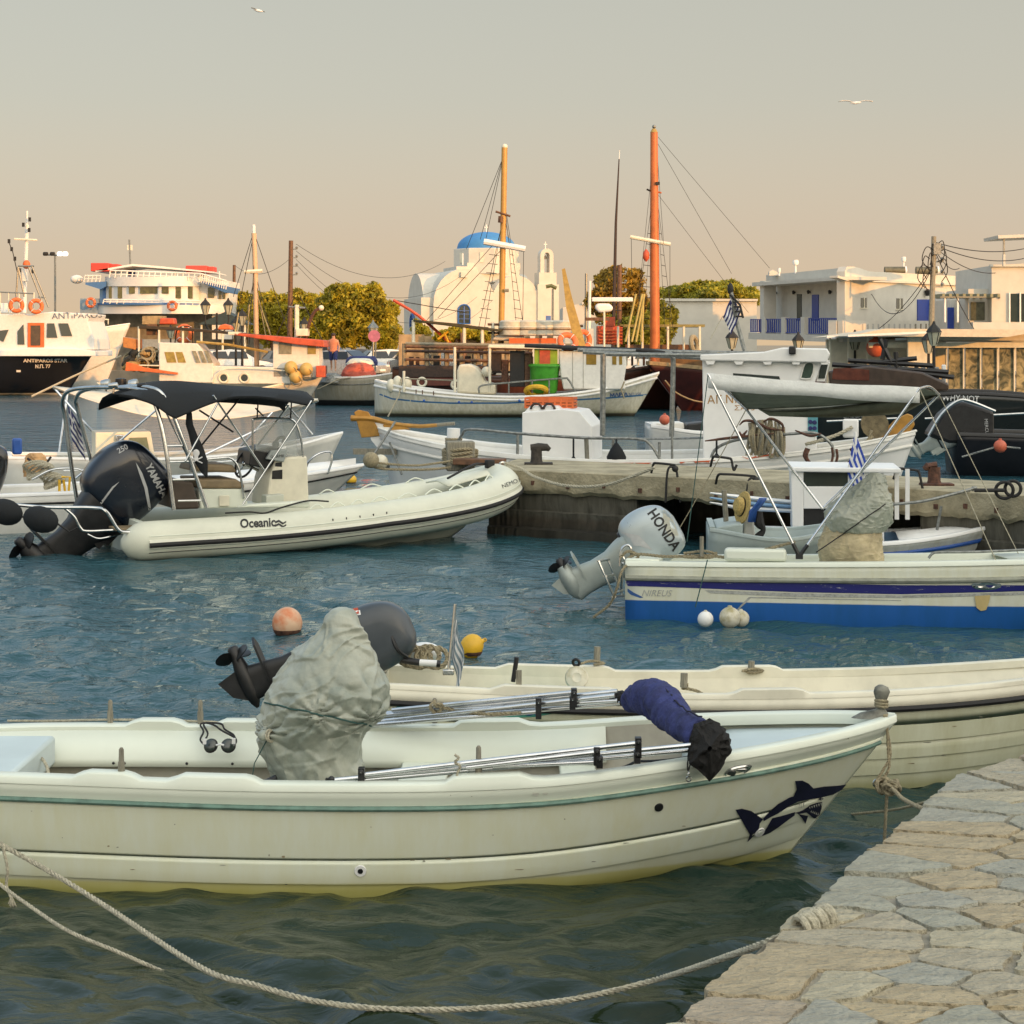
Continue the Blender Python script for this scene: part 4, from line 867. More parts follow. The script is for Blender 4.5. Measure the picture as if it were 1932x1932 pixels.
decal(h3, flat_mesh([[(1168, 1093), (1180, 1088), (1300, 1091), (1500, 1099), (1700, 1104), (1940, 1104), (1940, 1115), (1700, 1121), (1500, 1117), (1300, 1109), (1168, 1105)]]), stripe, b3, 'side_stripe', tree=t3)
decal(h3, flat_mesh([[(1330, 1113), (1500, 1119), (1700, 1123), (1940, 1117), (1940, 1122), (1700, 1128), (1500, 1126), (1340, 1119)]]), PR['faint'], b3, 'grey_stripe', tree=t3)
decal(h3, flat_mesh([[(1178, 1110), (1184, 1110), (1196, 1118), (1214, 1127), (1208, 1128), (1190, 1122)]]), PR['blue'], b3, 'swoosh_emblem', tree=t3)
dect(h3, b3, 'NIREUS', 1210, 1124, 17, 1, PR['faint'], shear=.3)
decal(h3, flat_mesh([[(1390, 1150), (1412, 1127), (1416, 1126), (1700, 1132), (1700, 1133.4), (1417, 1128), (1393, 1151)]]), PR['faint'], b3, 'moulded_line', tree=t3)
rs_ = mat('rust_streak', (.58, .45, .20), .7, var=.12, sc=4)
decal(h3, flat_mesh([[(1838, 1124), (1868, 1122), (1866, 1134), (1860, 1150), (1854, 1136), (1850, 1152), (1842, 1146)]]), rs_, b3, 'rust_streak', tree=t3, off=.014)
p, n = on(t3, 1861, 1104)
mb = MB(); mb.lathe([(.075, 0), (.078, .008), (.05, .014), (.04, .006), (.01, .004)], V(0, 0, 0), (0, 0, 1), seg=22); q3 = n.to_track_quat('Z', 'Y').to_matrix(); mb.v = [tuple(p + q3 @ V(v[0]*1.8 if False else v[0], v[1], v[2])) for v in mb.v]; mb.v = [(p.x + (v[0] - p.x)*1.8, v[1], v[2]*.62 + p.z*.38) for v in mb.v]; mb.build('hawse_ring', M['steel'], b3, world=1)
MB().ball(on(t3, 1838, 1106)[0], .016).build('rubber_plug', M['black'], b3, world=1)
root, MT3 = outboard(b3, onb(b3, 1200, 1066, 0), R(60), .90, mat('silver_blue_paint', (.42, .48, .50), .28, metal=.35, var=.06, sc=3, coat=.3), mat('silver_grey_paint', (.36, .40, .37), .35, metal=.3, var=.1, sc=5), fat=1.55, cowl=[(0, -.40, .06, .12), (.03, -.46, .10, .155), (.10, -.52, .13, .18), (.25, -.55, .15, .20), (.42, -.53, .14, .20), (.56, -.46, .10, .18), (.62, -.36, .05, .14), (.645, -.28, -.03, .06)], leg=.86)
cw3 = [o for o in root.children if o.name.startswith('cowling')][0]
dect(cw3, root, 'HONDA', 1221, 968, 27, 56, PR['black'], bold=.028, sx=.86)
decal(cw3, flat_mesh([[(1172, 1004), (1206, 1010), (1232, 1038), (1200, 1018), (1206, 1030), (1196, 1030), (1190, 1016)]]), PR['silver'], root, 'model_emblem')
decal(cw3, flat_mesh([[(1252, 955), (1262, 960), (1280, 1010), (1262, 1012), (1250, 985)]]), mat('pale_grey_panel', (.48, .48, .40), .5, var=.1), root, 'cowl_panel')
# swimming ladder
mb = MB()
for o_ in (-.62, -.36):
    mb = MB(); mb.tube(curve_pts([onb(b3, 1170 + (0 if o_ < -.5 else 14), 1068, o_), onb(b3, 1172, 1040, o_), onb(b3, 1182, 1029, o_), onb(b3, 1190, 1034, o_), onb(b3, 1191, 1056, o_)], 6), .014, 8); mb.build('ladder_handrail', M['steel'], b3)
A = [onb(b3, 1135, 1030, -.5) , onb(b3, 1160, 1128, -.5), onb(b3, 1150, 1032, -.3), onb(b3, 1176, 1130, -.3)]
A[0] = V(-.13, -.62, .62); A[1] = V(-.22, -.62, .10); A[2] = V(-.33, -.36, .60); A[3] = V(-.42, -.36, .08)
ld = [onb(b3, 1129, 1058, -.62), onb(b3, 1159, 1127, -.62), onb(b3, 1146, 1054, -.36), onb(b3, 1175, 1125, -.36)]
for a, b in ((0, 1), (2, 3)): MB().tube([ld[a], ld[b]], .013, 8).build('ladder_rail', M['steel'], b3)
for k in (0.02, .42, .98): MB().beam(ld[0].lerp(ld[1], k), ld[2].lerp(ld[3], k), .045, .018).build('ladder_rung', M['steel'], b3)
MB().tube([onb(b3, 1175, 1062, -.62), ld[3].lerp(ld[2], .1)], .012, 8).build('ladder_stay', M['steel'], b3); MB().tube([ld[1].lerp(ld[0], .08), onb(b3, 1176, 1112, -.5)], .012, 8).build('ladder_stay', M['steel'], b3)
# sun canopy over it
Dn, Df = -.98, .98
def cn(px, py, o_): return onb(b3, px, py, o_)
base_n = cn(1508, 1050, -.98); base_f = V(base_n.x, .98, base_n.z)
fl, fr = cn(1336, 706, -.98), cn(1735, 733, -.98)
fl_f, fr_f = cn(1404, 760, .98), cn(1782, 742, .98)
cz = max(fl.z, fr.z)
def ladder_pt(a, b, t): return a.lerp(b, t)
MB().tube([base_n, fl], .0135, 10).build('awning_pole', M['alu'], b3); MB().tube([base_n, fr, ], .0135, 10).build('awning_pole', M['alu'], b3)
fb_l, fb_r = cn(1408, 772, .98), cn(1772, 745, .98); bf = cn(1552, 960, .98)
MB().tube([bf, fb_l], .0135, 10).build('awning_pole', M['alu'], b3); MB().tube([bf, fb_r], .0135, 10).build('awning_pole', M['alu'], b3)
MB().tube([fl, fb_l], .0135, 10).build('awning_bow', M['alu'], b3); MB().tube(curve_pts([fr, (fr + fb_r)/2 + V(0, 0, .05), fb_r], 6), .0135, 10).build('awning_bow', M['alu'], b3)
mb = MB(); mb.box(base_n + V(0, 0, .0), (.07, .05, .05)); mb.tube([base_n, base_n + (fl - base_n).normalized()*.14], .02, 8); mb.tube([base_n, base_n + (fr - base_n).normalized()*.14], .02, 8); mb.build('pole_hinge', M['black'], b3)
rows = []; nU, nV = 30, 14        # the cloth: taut at both bows, the flap along the far side hanging deep
for i in range(nU + 1):
    u = i/nU; a = fl.lerp(fr, u) + V(0, 0, -.02*math.sin(PI*u)); b = fb_l.lerp(fb_r, u) + V(0, 0, -.03*math.sin(PI*u)); row = []
    for j in range(nV + 1):
        t = j/nV; p = a.lerp(b, t); p.z += .02*math.sin(PI*t) + noise.noise(V(u*4, t*3, 2))*.012; row.append(p)
    rows.append(row)
MB().sheet(rows).build('awning_cloth', mat('shaded_underside_canvas', (.20, .205, .155), .85, var=.14, sc=7, bump=.3, bsc=30), b3, smooth=60, solid=.003); mb = MB(); ov = []  # cloth and flap colour darkened to stand for the shaded underside
for i in range(nU + 1):
    u = i/nU; a = rows[i][0]; ov.append([a + V(0, .12, .012), a + V(0, 0, .012), a + V(0, -.012, -.05), a + V(0, -.006, -.135 - .012*math.sin(u*9))])
mb.sheet(ov)
mb.build('awning_valance', mat('white_awning_cloth', (.74, .75, .72), .8, var=.08, sc=6, bump=.2), b3, smooth=60, solid=.003)
fl_ = []
for i in range(nU + 1):
    u = i/nU; px_ = 1395 + (1772 - 1395)*u; dep = 34*min(1, 6*u + .2)*min(1, 5*(1 - u) + .1) + 9*math.sin(PI*u); top = rows[i][nV].copy(); lo = cn(px_, 748 + dep - 8*u, .96)
    fl_.append([top.lerp(V(top.x + (lo.x - top.x)*.4, top.y - .02, lo.z), k/6) + V(0, .02*math.sin(k*1.2 + u*5), 0) for k in range(7)])
mb = MB(); mb.sheet(fl_); mb.build('awning_flap', mat('shaded_underside_canvas', (.33, .34, .27)), b3, smooth=60, solid=.004)
def line(parent, a, b, s_=0, r=.004, m='rope', nm='guy_rope', w=False): return MB().tube(sag(a, b, s_, 10), r, 5).build(nm, M[m], parent, world=w)
line(b3, fr, onb(b3, 1880, 1060, -1.0), 0, .005, 'ropew'); line(b3, fb_r, onb(b3, 1925, 1052, .6), 0, .005, 'ropew'); line(b3, fl, onb(b3, 1296, 1022, -.98), .02, .005, 'ropeg'); line(b3, fb_l, onb(b3, 1245, 1060, .9), .02, .005, 'rope')
line(b3, onb(b3, 1335, 1056, -1.08), onb(b3, 1312, 1146, -1.12), .0, .006, 'ropeg', 'fender_line')
MB().box(onb(b3, 1425, 1046, -.80) , (.60, .38, .12)).build('cushion', M['gel'], b3, bev=.03)
MB().tube([onb(b3, 1324, 1050, -.95), onb(b3, 1324, 1012, -.95)], .02, 8).build('thole_pin', M['wood'], b3)
for k, (pts, r_) in enumerate(((((1170, 1052, -.7), (1185, 1040, -.7), (1205, 1050, -.7), (1180, 1062, -.7), (1200, 1046, -.7), (1260, 1050, -.85), (1330, 1048, -.9), (1390, 1052, -.9), (1440, 1038, -.9), (1500, 1022, -.9)), .016), (((1186, 1062, -.9), (1172, 1080, -1.0), (1164, 1110, -1.0), (1150, 1140, -.9), (1120, 1164, -.8)), .014), (((1290, 1044, -.9), (1330, 1040, -.9), (1352, 1048, -.9), (1310, 1052, -.9), (1288, 1050, -.9), (1340, 1052, -.92), (1352, 1042, -.9)), .014))):
    lp(pts, r_, parent=b3, nm='mooring_line')
MB().tube(curve_pts([onb(b3, 1752, 1053, -.85), onb(b3, 1760, 1044, -.85), onb(b3, 1775, 1042, -.85), onb(b3, 1850, 1041, -.85), onb(b3, 1960, 1036, -.8)], 5), .013, 8).build('hand_rail', M['galv'], b3)
for k, (x, y, r_, lb) in enumerate(((1331, 1168, 15, 'small round white fender hanging left of the two larger ones'), (1377, 1165, 20, 'largest round white fender at the waterline of the blue-bottomed boat'), (1398, 1167, 16, 'mottled round fender half behind the largest one'))):
    c_ = wm(b3) @ onb(b3, x, y, -1.28 + (.10 if k == 2 else 0)); rr_ = r_/FP*c_.y; o = thing('round_fender', lb, 'fender', tuple(c_ - V(0, 0, rr_)), 0, 'round fenders of the blue-bottomed boat'); MB().ball((0, 0, rr_), rr_, seg=24, rg=16).build('fender_body', M['floats'] if k else M['white2'], o); MB().lathe([(rr_*.25, 0), (rr_*.2, rr_*.2)], (0, 0, rr_*1.92), seg=10).build('fender_neck', M['floats'], o)
# covered console
cc3 = thing('covered_console', 'console under green-grey cover and beige skirt, tied with black cord, on the blue-bottomed boat', 'covered gear', tuple(wm(b3) @ onb(b3, 1610, 1062, -.2)))
D_ = (wm(b3) @ onb(b3, 1610, 1050, -.2)).y
r_ = cvr([(1080, 1552, 1672), (1060, 1548, 1672), (1035, 1545, 1668), (1010, 1552, 1664), (995, 1556, 1664), (985, 1560, 1664)], D_); cover(cc3, 'canvas_skirt', [(a, b - .02, c) for a, b, c in r_], M['tarp2'], amp=.045, s=5, seg=64, n=50)
r_ = cvr([(1004, 1562, 1664), (1000, 1556, 1670), (985, 1553, 1678), (965, 1556, 1682), (945, 1572, 1680), (925, 1592, 1680), (908, 1612, 1678), (897, 1626, 1674), (891, 1636, 1664)], D_ - .03); o = cover(cc3, 'tarpaulin', [(a, b - .02, c) for a, b, c in r_], M['tarp'], amp=.055, s=4.5, seg=72, n=80, pinch=((W(0, 995, D_).z, .05),))
tt = bvh(o); cp = [h[0] + h[1]*.006 for h in [cast(tt, x, 1038 - (x - 1546)*.70) for x in range(1556, 1672, 6)] if h]
if len(cp) > 3: MB().tube([W(1540, 1042, D_ - .4)] + cp, .006, 6).build('cord', M['rubber'], cc3, world=1)
# ------------------------------------------------------------ the concrete pier
def pierline(z=.93): return [(-.35, 27.25), (.10, 27.0), (2.7, 25.2), (4.99, 23.45), (6.6, 21.9), (9.5, 19.2)]
PFr = pierline(); PBk = [(.1, 29.6), (.9, 29.1), (3.7, 27.0), (5.9, 25.1), (7.4, 23.8), (10.8, 20.6)]
pm_top = mat('pier_concrete', (.40, .35, .235), .92, var=.16, sc=3, bump=.9, bsc=24, col2=(.21, .185, .115), amt=.5)
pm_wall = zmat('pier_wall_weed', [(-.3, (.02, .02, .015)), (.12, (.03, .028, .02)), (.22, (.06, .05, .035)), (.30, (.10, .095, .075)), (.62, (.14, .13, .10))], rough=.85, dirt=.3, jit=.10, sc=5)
pier = thing('pier', 'low concrete pier with ragged slab edge and dark weedy wall between the boats', 'pier', (0, 27, 0))
def pl(tab, t):
    n = len(tab) - 1; x = t*n; i = min(int(x), n - 1); a, b = Vector(tab[i]), Vector(tab[i + 1]); return a.lerp(b, x - i)
def strip(t0, t1, n=120):
    rows = []
    for i in range(n + 1):
        t = t0 + (t1 - t0)*i/n; f = pl(PFr, t); b = pl(PBk, t); d = (b - f).normalized(); row = []
        zb = .60 + .05*noise.noise(V(t*60, 0, 0)) + .03*noise.noise(V(t*190, 4, 0))
        def q(off, z, am=.02): k = noise.noise(V(t*90, z*9, off*3))*am; return V(f.x + d.x*(off + k), f.y + d.y*(off + k), z)
        row += [q(.28, zb + .03, 0), q(.05, zb, .05), q(.0, zb + .05, .03), q(-.01, .72, .02), q(0, .82, .015), q(.0, .915, .012), q(.03, .93, 0)]
        for k in range(1, 8): w_ = (b - f).length*k/8; row.append(V(f.x + d.x*w_, f.y + d.y*w_, .93 + .008*noise.noise(V(t*40, k, 0))))
        row += [V(b.x, b.y, .93), V(b.x, b.y, .6), V(b.x - d.x*.2, b.y - d.y*.2, .6)]
        rows.append(row)
    return rows
MB().sheet(strip(0, 1)).build('slab', pm_top, pier, world=1, smooth=30)
for t0, t1 in ((-.0, .32), (.60, 1.0)):      # the wall under it, open between
    mb = MB(); rows = []; n = 70
    for i in range(n + 1):
        t = t0 + (t1 - t0)*i/n; f = pl(PFr, t); b = pl(PBk, t); d = (b - f).normalized()
        rows.append([V(f.x + d.x*(.10 + o_ + .05*noise.noise(V(t*50, z*6, 1))), f.y + d.y*(.10 + o_ + .05*noise.noise(V(t*50, z*6, 1))), z) for o_, z in ((0, .68), (.0, .5), (.02, .36), (-.02, .34), (0, .25), (-.02, .12), (-.12, .10), (-.15, 0), (-.15, -.4))] + [V(b.x - d.x*.1, b.y - d.y*.1, -.4), V(b.x - d.x*.1, b.y - d.y*.1, .68)])
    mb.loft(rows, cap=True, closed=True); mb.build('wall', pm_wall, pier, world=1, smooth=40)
f = pl(PFr, .31); b = pl(PBk, .31); f2 = pl(PFr, .61); b2_ = pl(PBk, .61)
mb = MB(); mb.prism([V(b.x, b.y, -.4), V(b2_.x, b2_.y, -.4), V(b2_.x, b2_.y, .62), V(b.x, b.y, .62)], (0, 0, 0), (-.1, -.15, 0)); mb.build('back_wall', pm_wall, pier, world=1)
mb = MB()
for k in range(26):
    t = .03 + k*.037; f = pl(PFr, t); mb = MB(); mb.box((f.x, f.y - .01, .74 + .02*math.sin(k*3)), (.05, .04, .06), rot=k*.7); mb.build('edge_bolt', M['rust'], pier, world=1)
def hoop(px, py, w_, drop, lb):
    """a bent black bar mooring ring let into the pier edge"""
    t = min(range(400), key=lambda i: abs(pl(PFr, i/399).x/pl(PFr, i/399).y*FP + HX - px))/399; f = pl(PFr, t); D_ = f.y; c_ = W(px, py, D_ - .02)
    o = thing('mooring_hoop', lb, 'mooring ring', tuple(c_)); h = w_/FP*D_
    MB().tube(curve_pts([V(-h/2, .10, -.06), V(-h/2 + .02, -.02, .06), V(-h*.3, -.05, .075), V(h*.3, -.05, .055), V(h/2 - .02, -.05, .03), V(h/2 + .01, -.06, -.10), V(h/2 + .05, -.05, -drop)], 6), .017, 8).build('hoop_bar', M['iron'], o)
    if drop > .3: MB().tube(curve_pts([V(h/2 - .02, -.05, .03), V(h/2 - .12, -.07, -.02), V(h/2 - .15, -.07, -drop)], 6), .016, 8).build('hoop_leg', M['iron'], o); MB().ball((h/2 - .02, -.05, .0), .045).build('hoop_weld', M['iron'], o)
hoop(1253, 884, 46, .45, 'bent black mooring hoop left of the dark opening in the pier'); hoop(1390, 905, 76, .42, 'wide black mooring hoop above the dark opening in the pier'); hoop(1362, 872, 40, .03, 'small black hoop on the pier behind the anchor ropes')
hoop(1712, 895, 46, .3, 'black hoop hung with old tyre strips beside the green-grey cover'); 
mb = MB(); c_ = W(1895, 925, 22.4); mb.torus(c_, .10, .02, axis=(.2, 1, .2)); mb.torus(c_ + V(.1, 0, .02), .09, .02, axis=(.3, 1, 0)); mb.tube([c_ + V(-.35, 0, 0), c_], .025, 6); solo('mooring_ring', mb, M['iron'], 'black iron mooring rings on the pier at the right edge', 'mooring ring')
def bollard(px, py, D_, m, lb, s_=1.0, flip=1):
    c_ = W(px, py, D_); c_.z = .93; o = thing('bollard', lb, 'bollard', tuple(c_))
    MB().box((0, 0, .012), (.42*s_, .26*s_, .03)).build('base_plate', m, o, bev=.008)
    MB().lathe([(.10*s_, 0), (.085*s_, .04), (.08*s_, .18*s_), (.085*s_, .22*s_)], (-.03, 0, .02), seg=18).build('post', m, o)
    MB().tube([V(-.12*s_, 0, .25*s_), V(0, 0, .255*s_), V(.12*s_*flip, 0, .25*s_), V(.17*s_*flip, 0, .215*s_)], [.045*s_, .06*s_, .055*s_, .03*s_], 12).build('horn', m, o)
bollard(1016, 868, 28.2, mat('dark_cast_iron', (.05, .042, .035), .8, var=.3, sc=14, bump=.3), 'dark mushroom bollard with hooked head on the pier by the white engine box', 1.0)
bollard(1767, 905, 24.0, M['rust'], 'rusty brown bollard on the pier near the black speedboat', .95, -1)
rope_thing('pier_rope', 'slack pale rope from the inflatable boat bow along the pier face to the first hoop', [W(953, 873, 27.0), W(985, 885, 26.9), W(1010, 900, 26.6), W(1060, 915, 26.2), W(1110, 918, 25.9), W(1150, 913, 25.7), W(1190, 900, 25.5), W(1235, 882, 25.3)], .022, 'ropew')
wp = thing('mooring_post', 'square weathered wooden post wound with rope at the left end of the pier', 'post', tuple(W(868, 880, 28.6)))
MB().box((0, 0, .16), (.42, .36, .44), rot=.1).build('timber', M['wood'], wp, bev=.02)
for k in range(5):
    mb = MB(); rope_mesh(mb, [V(.24*math.cos(a)*1.05, .21*math.sin(a), .05 + .05*k + .02*math.sin(a*2 + k)) for a in [2*PI*i/20 for i in range(21)]], .026); mb.build('rope_turn', M['rope'], wp)
mb = MB(); rope_mesh(mb, curve_pts([W(850, 882, 28.2), W(800, 886, 28), W(720, 884, 28), W(690, 872, 28.5), W(706, 862, 29)], 8), .02); solo('post_rope', mb, M['rope'], 'taut old rope from the wooden post to the stern of the caique', 'rope')
mb = MB(); rope_mesh(mb, curve_pts([W(850, 870, 28.2), W(790, 878, 28), W(740, 876, 28), W(700, 872, 28)], 8), .018); mb.ball(W(700, 868, 28), .12); solo('post_rope', mb, M['rope'], 'second rope from the wooden post ending in a knot by the tiller', 'rope')
pk = W(905, 872, 28.2); mb = MB(); mb.box((pk.x, pk.y, .97), (.75, .3, .09), rot=-.2); solo('plank', mb, M['brown'], 'brown plank lying on the left end of the pier', 'plank', bev=.01)
# ------------------------------------------------------------ the inflatable boat
b4 = thing('inflatable_boat', 'cream rigid inflatable boat with black stripe, steel arch, black canopy and large dark blue outboard', 'boat', (-5.01, 24.9, 0), R(24.4))
L4 = 5.5
ZC = [(0, .22), (.3, .26), (.55, .35), (.75, .50), (.9, .66), (1, .76)]
def tubec(s_, side):     # centre line of the buoyancy tube, s 0..1 from the stern to the bow
    if s_ < .58: return V(L4*s_*1.0, side*.92, ip(s_, ZC))
    k = (s_ - .58)/.42; a = k*PI/2; return V(L4*.58 + (L4*.42 - .25)*math.sin(a)**.95, side*.92*max(math.cos(a), 0)**.62, ip(s_, ZC))
hyp = mat('cream_inflatable_fabric', (.62, .63, .52), .5, var=.05, sc=3, bump=.04)
NT = 60; mb = MB()
pts = [V(-.30, -.92, .20), V(-.22, -.92, .20), V(-.10, -.92, .21)] + [tubec(i/NT, -1) for i in range(NT + 1)] + [tubec(i/NT, 1) for i in range(NT - 1, -1, -1)] + [V(-.10, .92, .21), V(-.22, .92, .20), V(-.30, .92, .20)]
rr_ = [.06, .17, .235] + [.25]*(len(pts) - 6) + [.235, .17, .06]
mb.tube(pts, rr_, 28); tube4 = mb.build('buoyancy_tube', hyp, b4, smooth=60)
def rib_strip(a0, r_, rad, m, name, s0=0.0, s1=1.0, sides=(-1, 1)):
    mb = MB(); P = []
    for side in (-1, 1):
        if side not in sides: continue
        idx = range(NT + 1) if side < 0 else range(NT, -1, -1)
        for i in idx:
            s_ = i/NT
            if s_ < s0 or s_ > s1: continue
            c_ = tubec(s_, side); n = tubec(min(s_ + .01, 1), side) - tubec(max(s_ - .01, 0), side); n = V(-n.y, n.x, 0)*(-side); n = -n.normalized() if False else n.normalized()
            if n.dot(V(c_.x - 2.2, c_.y, 0)) < 0: n = -n
            if s_ > .97: n = V(1, n.y, 0).normalized() if n.x > 0 else n
            P.append(c_ + n*rad*math.cos(a0) + V(0, 0, rad*math.sin(a0)))
    mb.tube(P, r_, 8); return mb.build(name, m, b4)
rib_strip(-.12, .075, .205, mat('white_rubber_band', (.66, .66, .56), .55, var=.05), 'rubbing_band'); rib_strip(-.12, .034, .262, M['rubber'], 'black_stripe')
rib_strip(.32, .006, .25, M['gel'], 'seam_piping'); rib_strip(-.55, .005, .25, M['rubber'], 'lower_seam')
for i in range(16):
    s_ = .44 + i*.034; c_ = tubec(s_, -1); n = V(.0, -1, 0) if s_ < .6 else (V(c_.x - 2.6, c_.y, 0)).normalized(); p = c_ + n*.225 + V(0, 0, .115)
    MB().box(p, (.012, .012, .028)).build('lacing_eye', M['rubber'], b4)
for k in range(9):   # grab rope loops along the inside top
    s_ = .40 + k*.052; p = tubec(s_, -1) + V(0, .06, .25); q = tubec(s_ + .035, -1) + V(0, .06, .25)
    MB().tube(curve_pts([p, p.lerp(q, .5) + V(0, 0, .055), q], 6), .010, 6).build('grab_rope', M['gel'], b4)
for k in range(4):
    s_ = .44 + k*.09; p = tubec(s_, 1) + V(0, -.05, .25); q = tubec(s_ + .04, 1) + V(0, -.05, .25); MB().tube(curve_pts([p, p.lerp(q, .5) + V(0, 0, .05), q], 6), .010, 6).build('grab_rope', M['gel'], b4)
Hh = Hull(5.2, [(0, .80), (.5, .82), (.75, .62), (.9, .32), (1, .04)], [(0, .10), (.4, .16), (.7, .34), (.9, .55), (1, .68)], [(0, -.3), (.6, -.3), (.8, -.18), (.93, .12), (1, .5)], [(0, .5), (1, .75)], rake=.12, laps=(.35, .7), lap=.03)
Hh.shell(b4, M['gel'], nv=8, nu=24)
MB().sheet([[V(x, -.8*w_, z), V(x, .8*w_, z)] for x, w_, z in ((.0, 1, .20), (2.5, 1, .24), (3.6, .95, .34), (4.4, .6, .5), (4.9, .2, .62))]).build('deck', M['gel'], b4, solid=.02)
bow4 = [];  
for i in range(8):
    x = 4.35 + i*.12; h_ = .80*math.sqrt(max(0, 1 - ((x - 3.2)/2.2)**2)); bow4.append([V(x, -h_*.62, ip(x/5.5, ZC) + .20), V(x, 0, ip(x/5.5, ZC) + .25), V(x, h_*.62, ip(x/5.5, ZC) + .20)])
MB().sheet(bow4).build('bow_locker', hyp, b4, solid=.02, smooth=60)
MB().tube(curve_pts([V(4.2, -.75, .88), V(4.7, -.4, 1.02), V(5.0, -.05, 1.02), V(5.12, -.02, 1.0)], 8), .016, 6).build('bow_strap', M['rubber'], b4); MB().box((5.14, -.03, 1.01), (.12, .12, .12)).build('strap_buckle', M['rubber'], b4, bev=.02)
MB().torus((5.35, 0, .98), .05, .015, axis=(0, 1, .2)).build('bow_ring', M['steel'], b4)
tt4 = bvh(tube4)
dect(tube4, b4, 'Oceanic', 453, 996, 23, -3, PR['black'], bold=.03, sx=.88)
for dy in (0, 6): decal(tube4, flat_mesh([[(519, 984 + dy), (526, 981 + dy), (534, 986 + dy), (540, 983 + dy), (540, 986 + dy), (533, 990 + dy), (526, 985 + dy), (519, 988 + dy)]]), PR['black'], b4, 'wave_emblem', tree=tt4)
dect(tube4, b4, 'NEMOTTI 43', 948, 922, 11, -22, PR['black'])
# console, seats, windscreen
def L(px, py, off=0): return onb(b4, px, py, off)
def quad_prism(name, pxs, off0, off1, m, bev=.02, smooth=0):
    A = [L(x, y, off0) for x, y in pxs]; B = [V(p.x, off1, p.z) for p in A]; return MB().loft([A, B]).build(name, m, b4, bev=bev, smooth=smooth)
quad_prism('console', [(502, 955), (508, 905), (520, 868), (545, 862), (580, 860), (584, 955)], -.34, .36, M['cream'], .03)
quad_prism('console_locker', [(502, 958), (502, 935), (536, 932), (536, 958)], -.52, -.30, mat('grey_cream_panel', (.50, .52, .44), .5, var=.05), .015)
quad_prism('dashboard', [(470, 878), (474, 850), (508, 842), (530, 844), (526, 872), (500, 884)], -.30, .32, M['black'], .02)
quad_prism('chart_plotter', [(502, 866), (512, 850), (544, 848), (536, 872)], -.40, -.34, mat('plotter_grey', (.30, .33, .32), .5, var=.05), .012)
dg_ = [o for o in b4.children if o.name.startswith('chart_plotter')][0]; dect(dg_, b4, 'GARMIN', 510, 864, 8, -3, PR['black'])
quad_prism('switch_panel', [(513, 904), (514, 888), (533, 886), (533, 904)], -.345, -.335, M['black'], .004); quad_prism('switch_panel', [(519, 880), (520, 873), (532, 872), (532, 881)], -.345, -.335, M['black'], .003)
gl = bpy.data.materials.new('clear_windscreen'); gl.use_nodes = True; g_ = gl.node_tree.nodes['Principled BSDF']; g_.inputs['Base Color'].default_value = (.55, .58, .55, 1); g_.inputs['Alpha'].default_value = .30; g_.inputs['Roughness'].default_value = .06
ws = [L(x, y, -.36) for x, y in ((478, 850), (478, 800), (486, 790), (540, 788), (562, 800), (568, 872))]; wsf = [V(p.x + .0, .36, p.z) for p in ws]
MB().add([L(482, 850, -.30), L(482, 796, -.30), L(556, 796, -.30), L(562, 862, -.30)], [(0, 1, 2, 3)]).build('windscreen', gl, b4, smooth=0, solid=.005)
MB().add([L(560, 796, -.30), L(570, 868, -.30), V(L(570, 868, -.3).x, .34, L(570, 868, -.3).z), V(L(560, 796, -.3).x, .34, L(560, 796, -.3).z)], [(0, 1, 2, 3)]).build('windscreen', gl, b4, smooth=0, solid=.005)
MB().tube(curve_pts([L(477, 856, -.32), L(477, 800, -.32), L(483, 790, -.32), L(535, 790, -.32), L(556, 796, -.32), L(568, 830, -.32), L(573, 880, -.32)], 5), .016, 8).build('windscreen_frame', M['steel'], b4)
MB().tube(curve_pts([L(535, 790, .3), L(556, 796, .3), L(568, 830, .3), L(573, 880, .3)], 5), .016, 8).build('windscreen_frame', M['steel'], b4)
sw_ = L(462, 875, -.05); MB().torus(sw_, .19, .016, axis=(-1, -.35, .45), seg=28).build('steering_wheel', M['black'], b4)
mb = MB()
for k in range(3): a = 2*PI*k/3; qv = V(-1, -.35, .45).to_track_quat('Z', 'Y').to_matrix(); mb.tube([sw_, sw_ + qv @ V(.18*math.cos(a), .18*math.sin(a), 0)], .01, 6)
mb.ball(sw_, .04); mb.tube([sw_, sw_ + V(.2, .05, -.1)], .02, 6); mb.build('wheel_spokes', M['steel'], b4)
MB().tube(curve_pts([L(516, 845, -.1), L(524, 828, -.1), L(536, 825, -.1), L(533, 836, -.1)], 5), .02, 8).build('compass_mount', M['black'], b4); MB().ball(L(520, 838, -.1), .05).build('compass', M['black'], b4)
tan = mat('tan_vinyl', (.23, .17, .095), .6, var=.12, sc=8, bump=.1)
quad_prism('seat_back', [(365, 890), (372, 875), (440, 877), (448, 892)], -.40, .40, tan, .03); quad_prism('seat_cushion', [(372, 915), (368, 904), (446, 904), (462, 914), (462, 922), (374, 922)], -.42, .42, tan, .03)
quad_prism('seat_base', [(378, 960), (374, 922), (460, 922), (470, 958)], -.40, .40, M['gel'], .02); quad_prism('stern_seat', [(330, 962), (326, 905), (364, 910), (378, 960)], -.5, .5, mat('brown_vinyl', (.07, .05, .035), .6, var=.15), .03)
MB().box(L(423, 945, -.42), (.14, .02, .14)).build('deck_hatch', M['cream'], b4, bev=.008)
MB().tube(curve_pts([L(360, 892, -.42), L(366, 872, -.42), L(420, 864, -.42), L(440, 868, -.42), L(452, 890, -.42), L(460, 940, -.42)], 6), .016, 8).build('seat_rail', M['steel'], b4)
quad_prism('side_deck', [(450, 958), (470, 952), (585, 945), (585, 958)], -.78, -.60, M['gel'], .02)
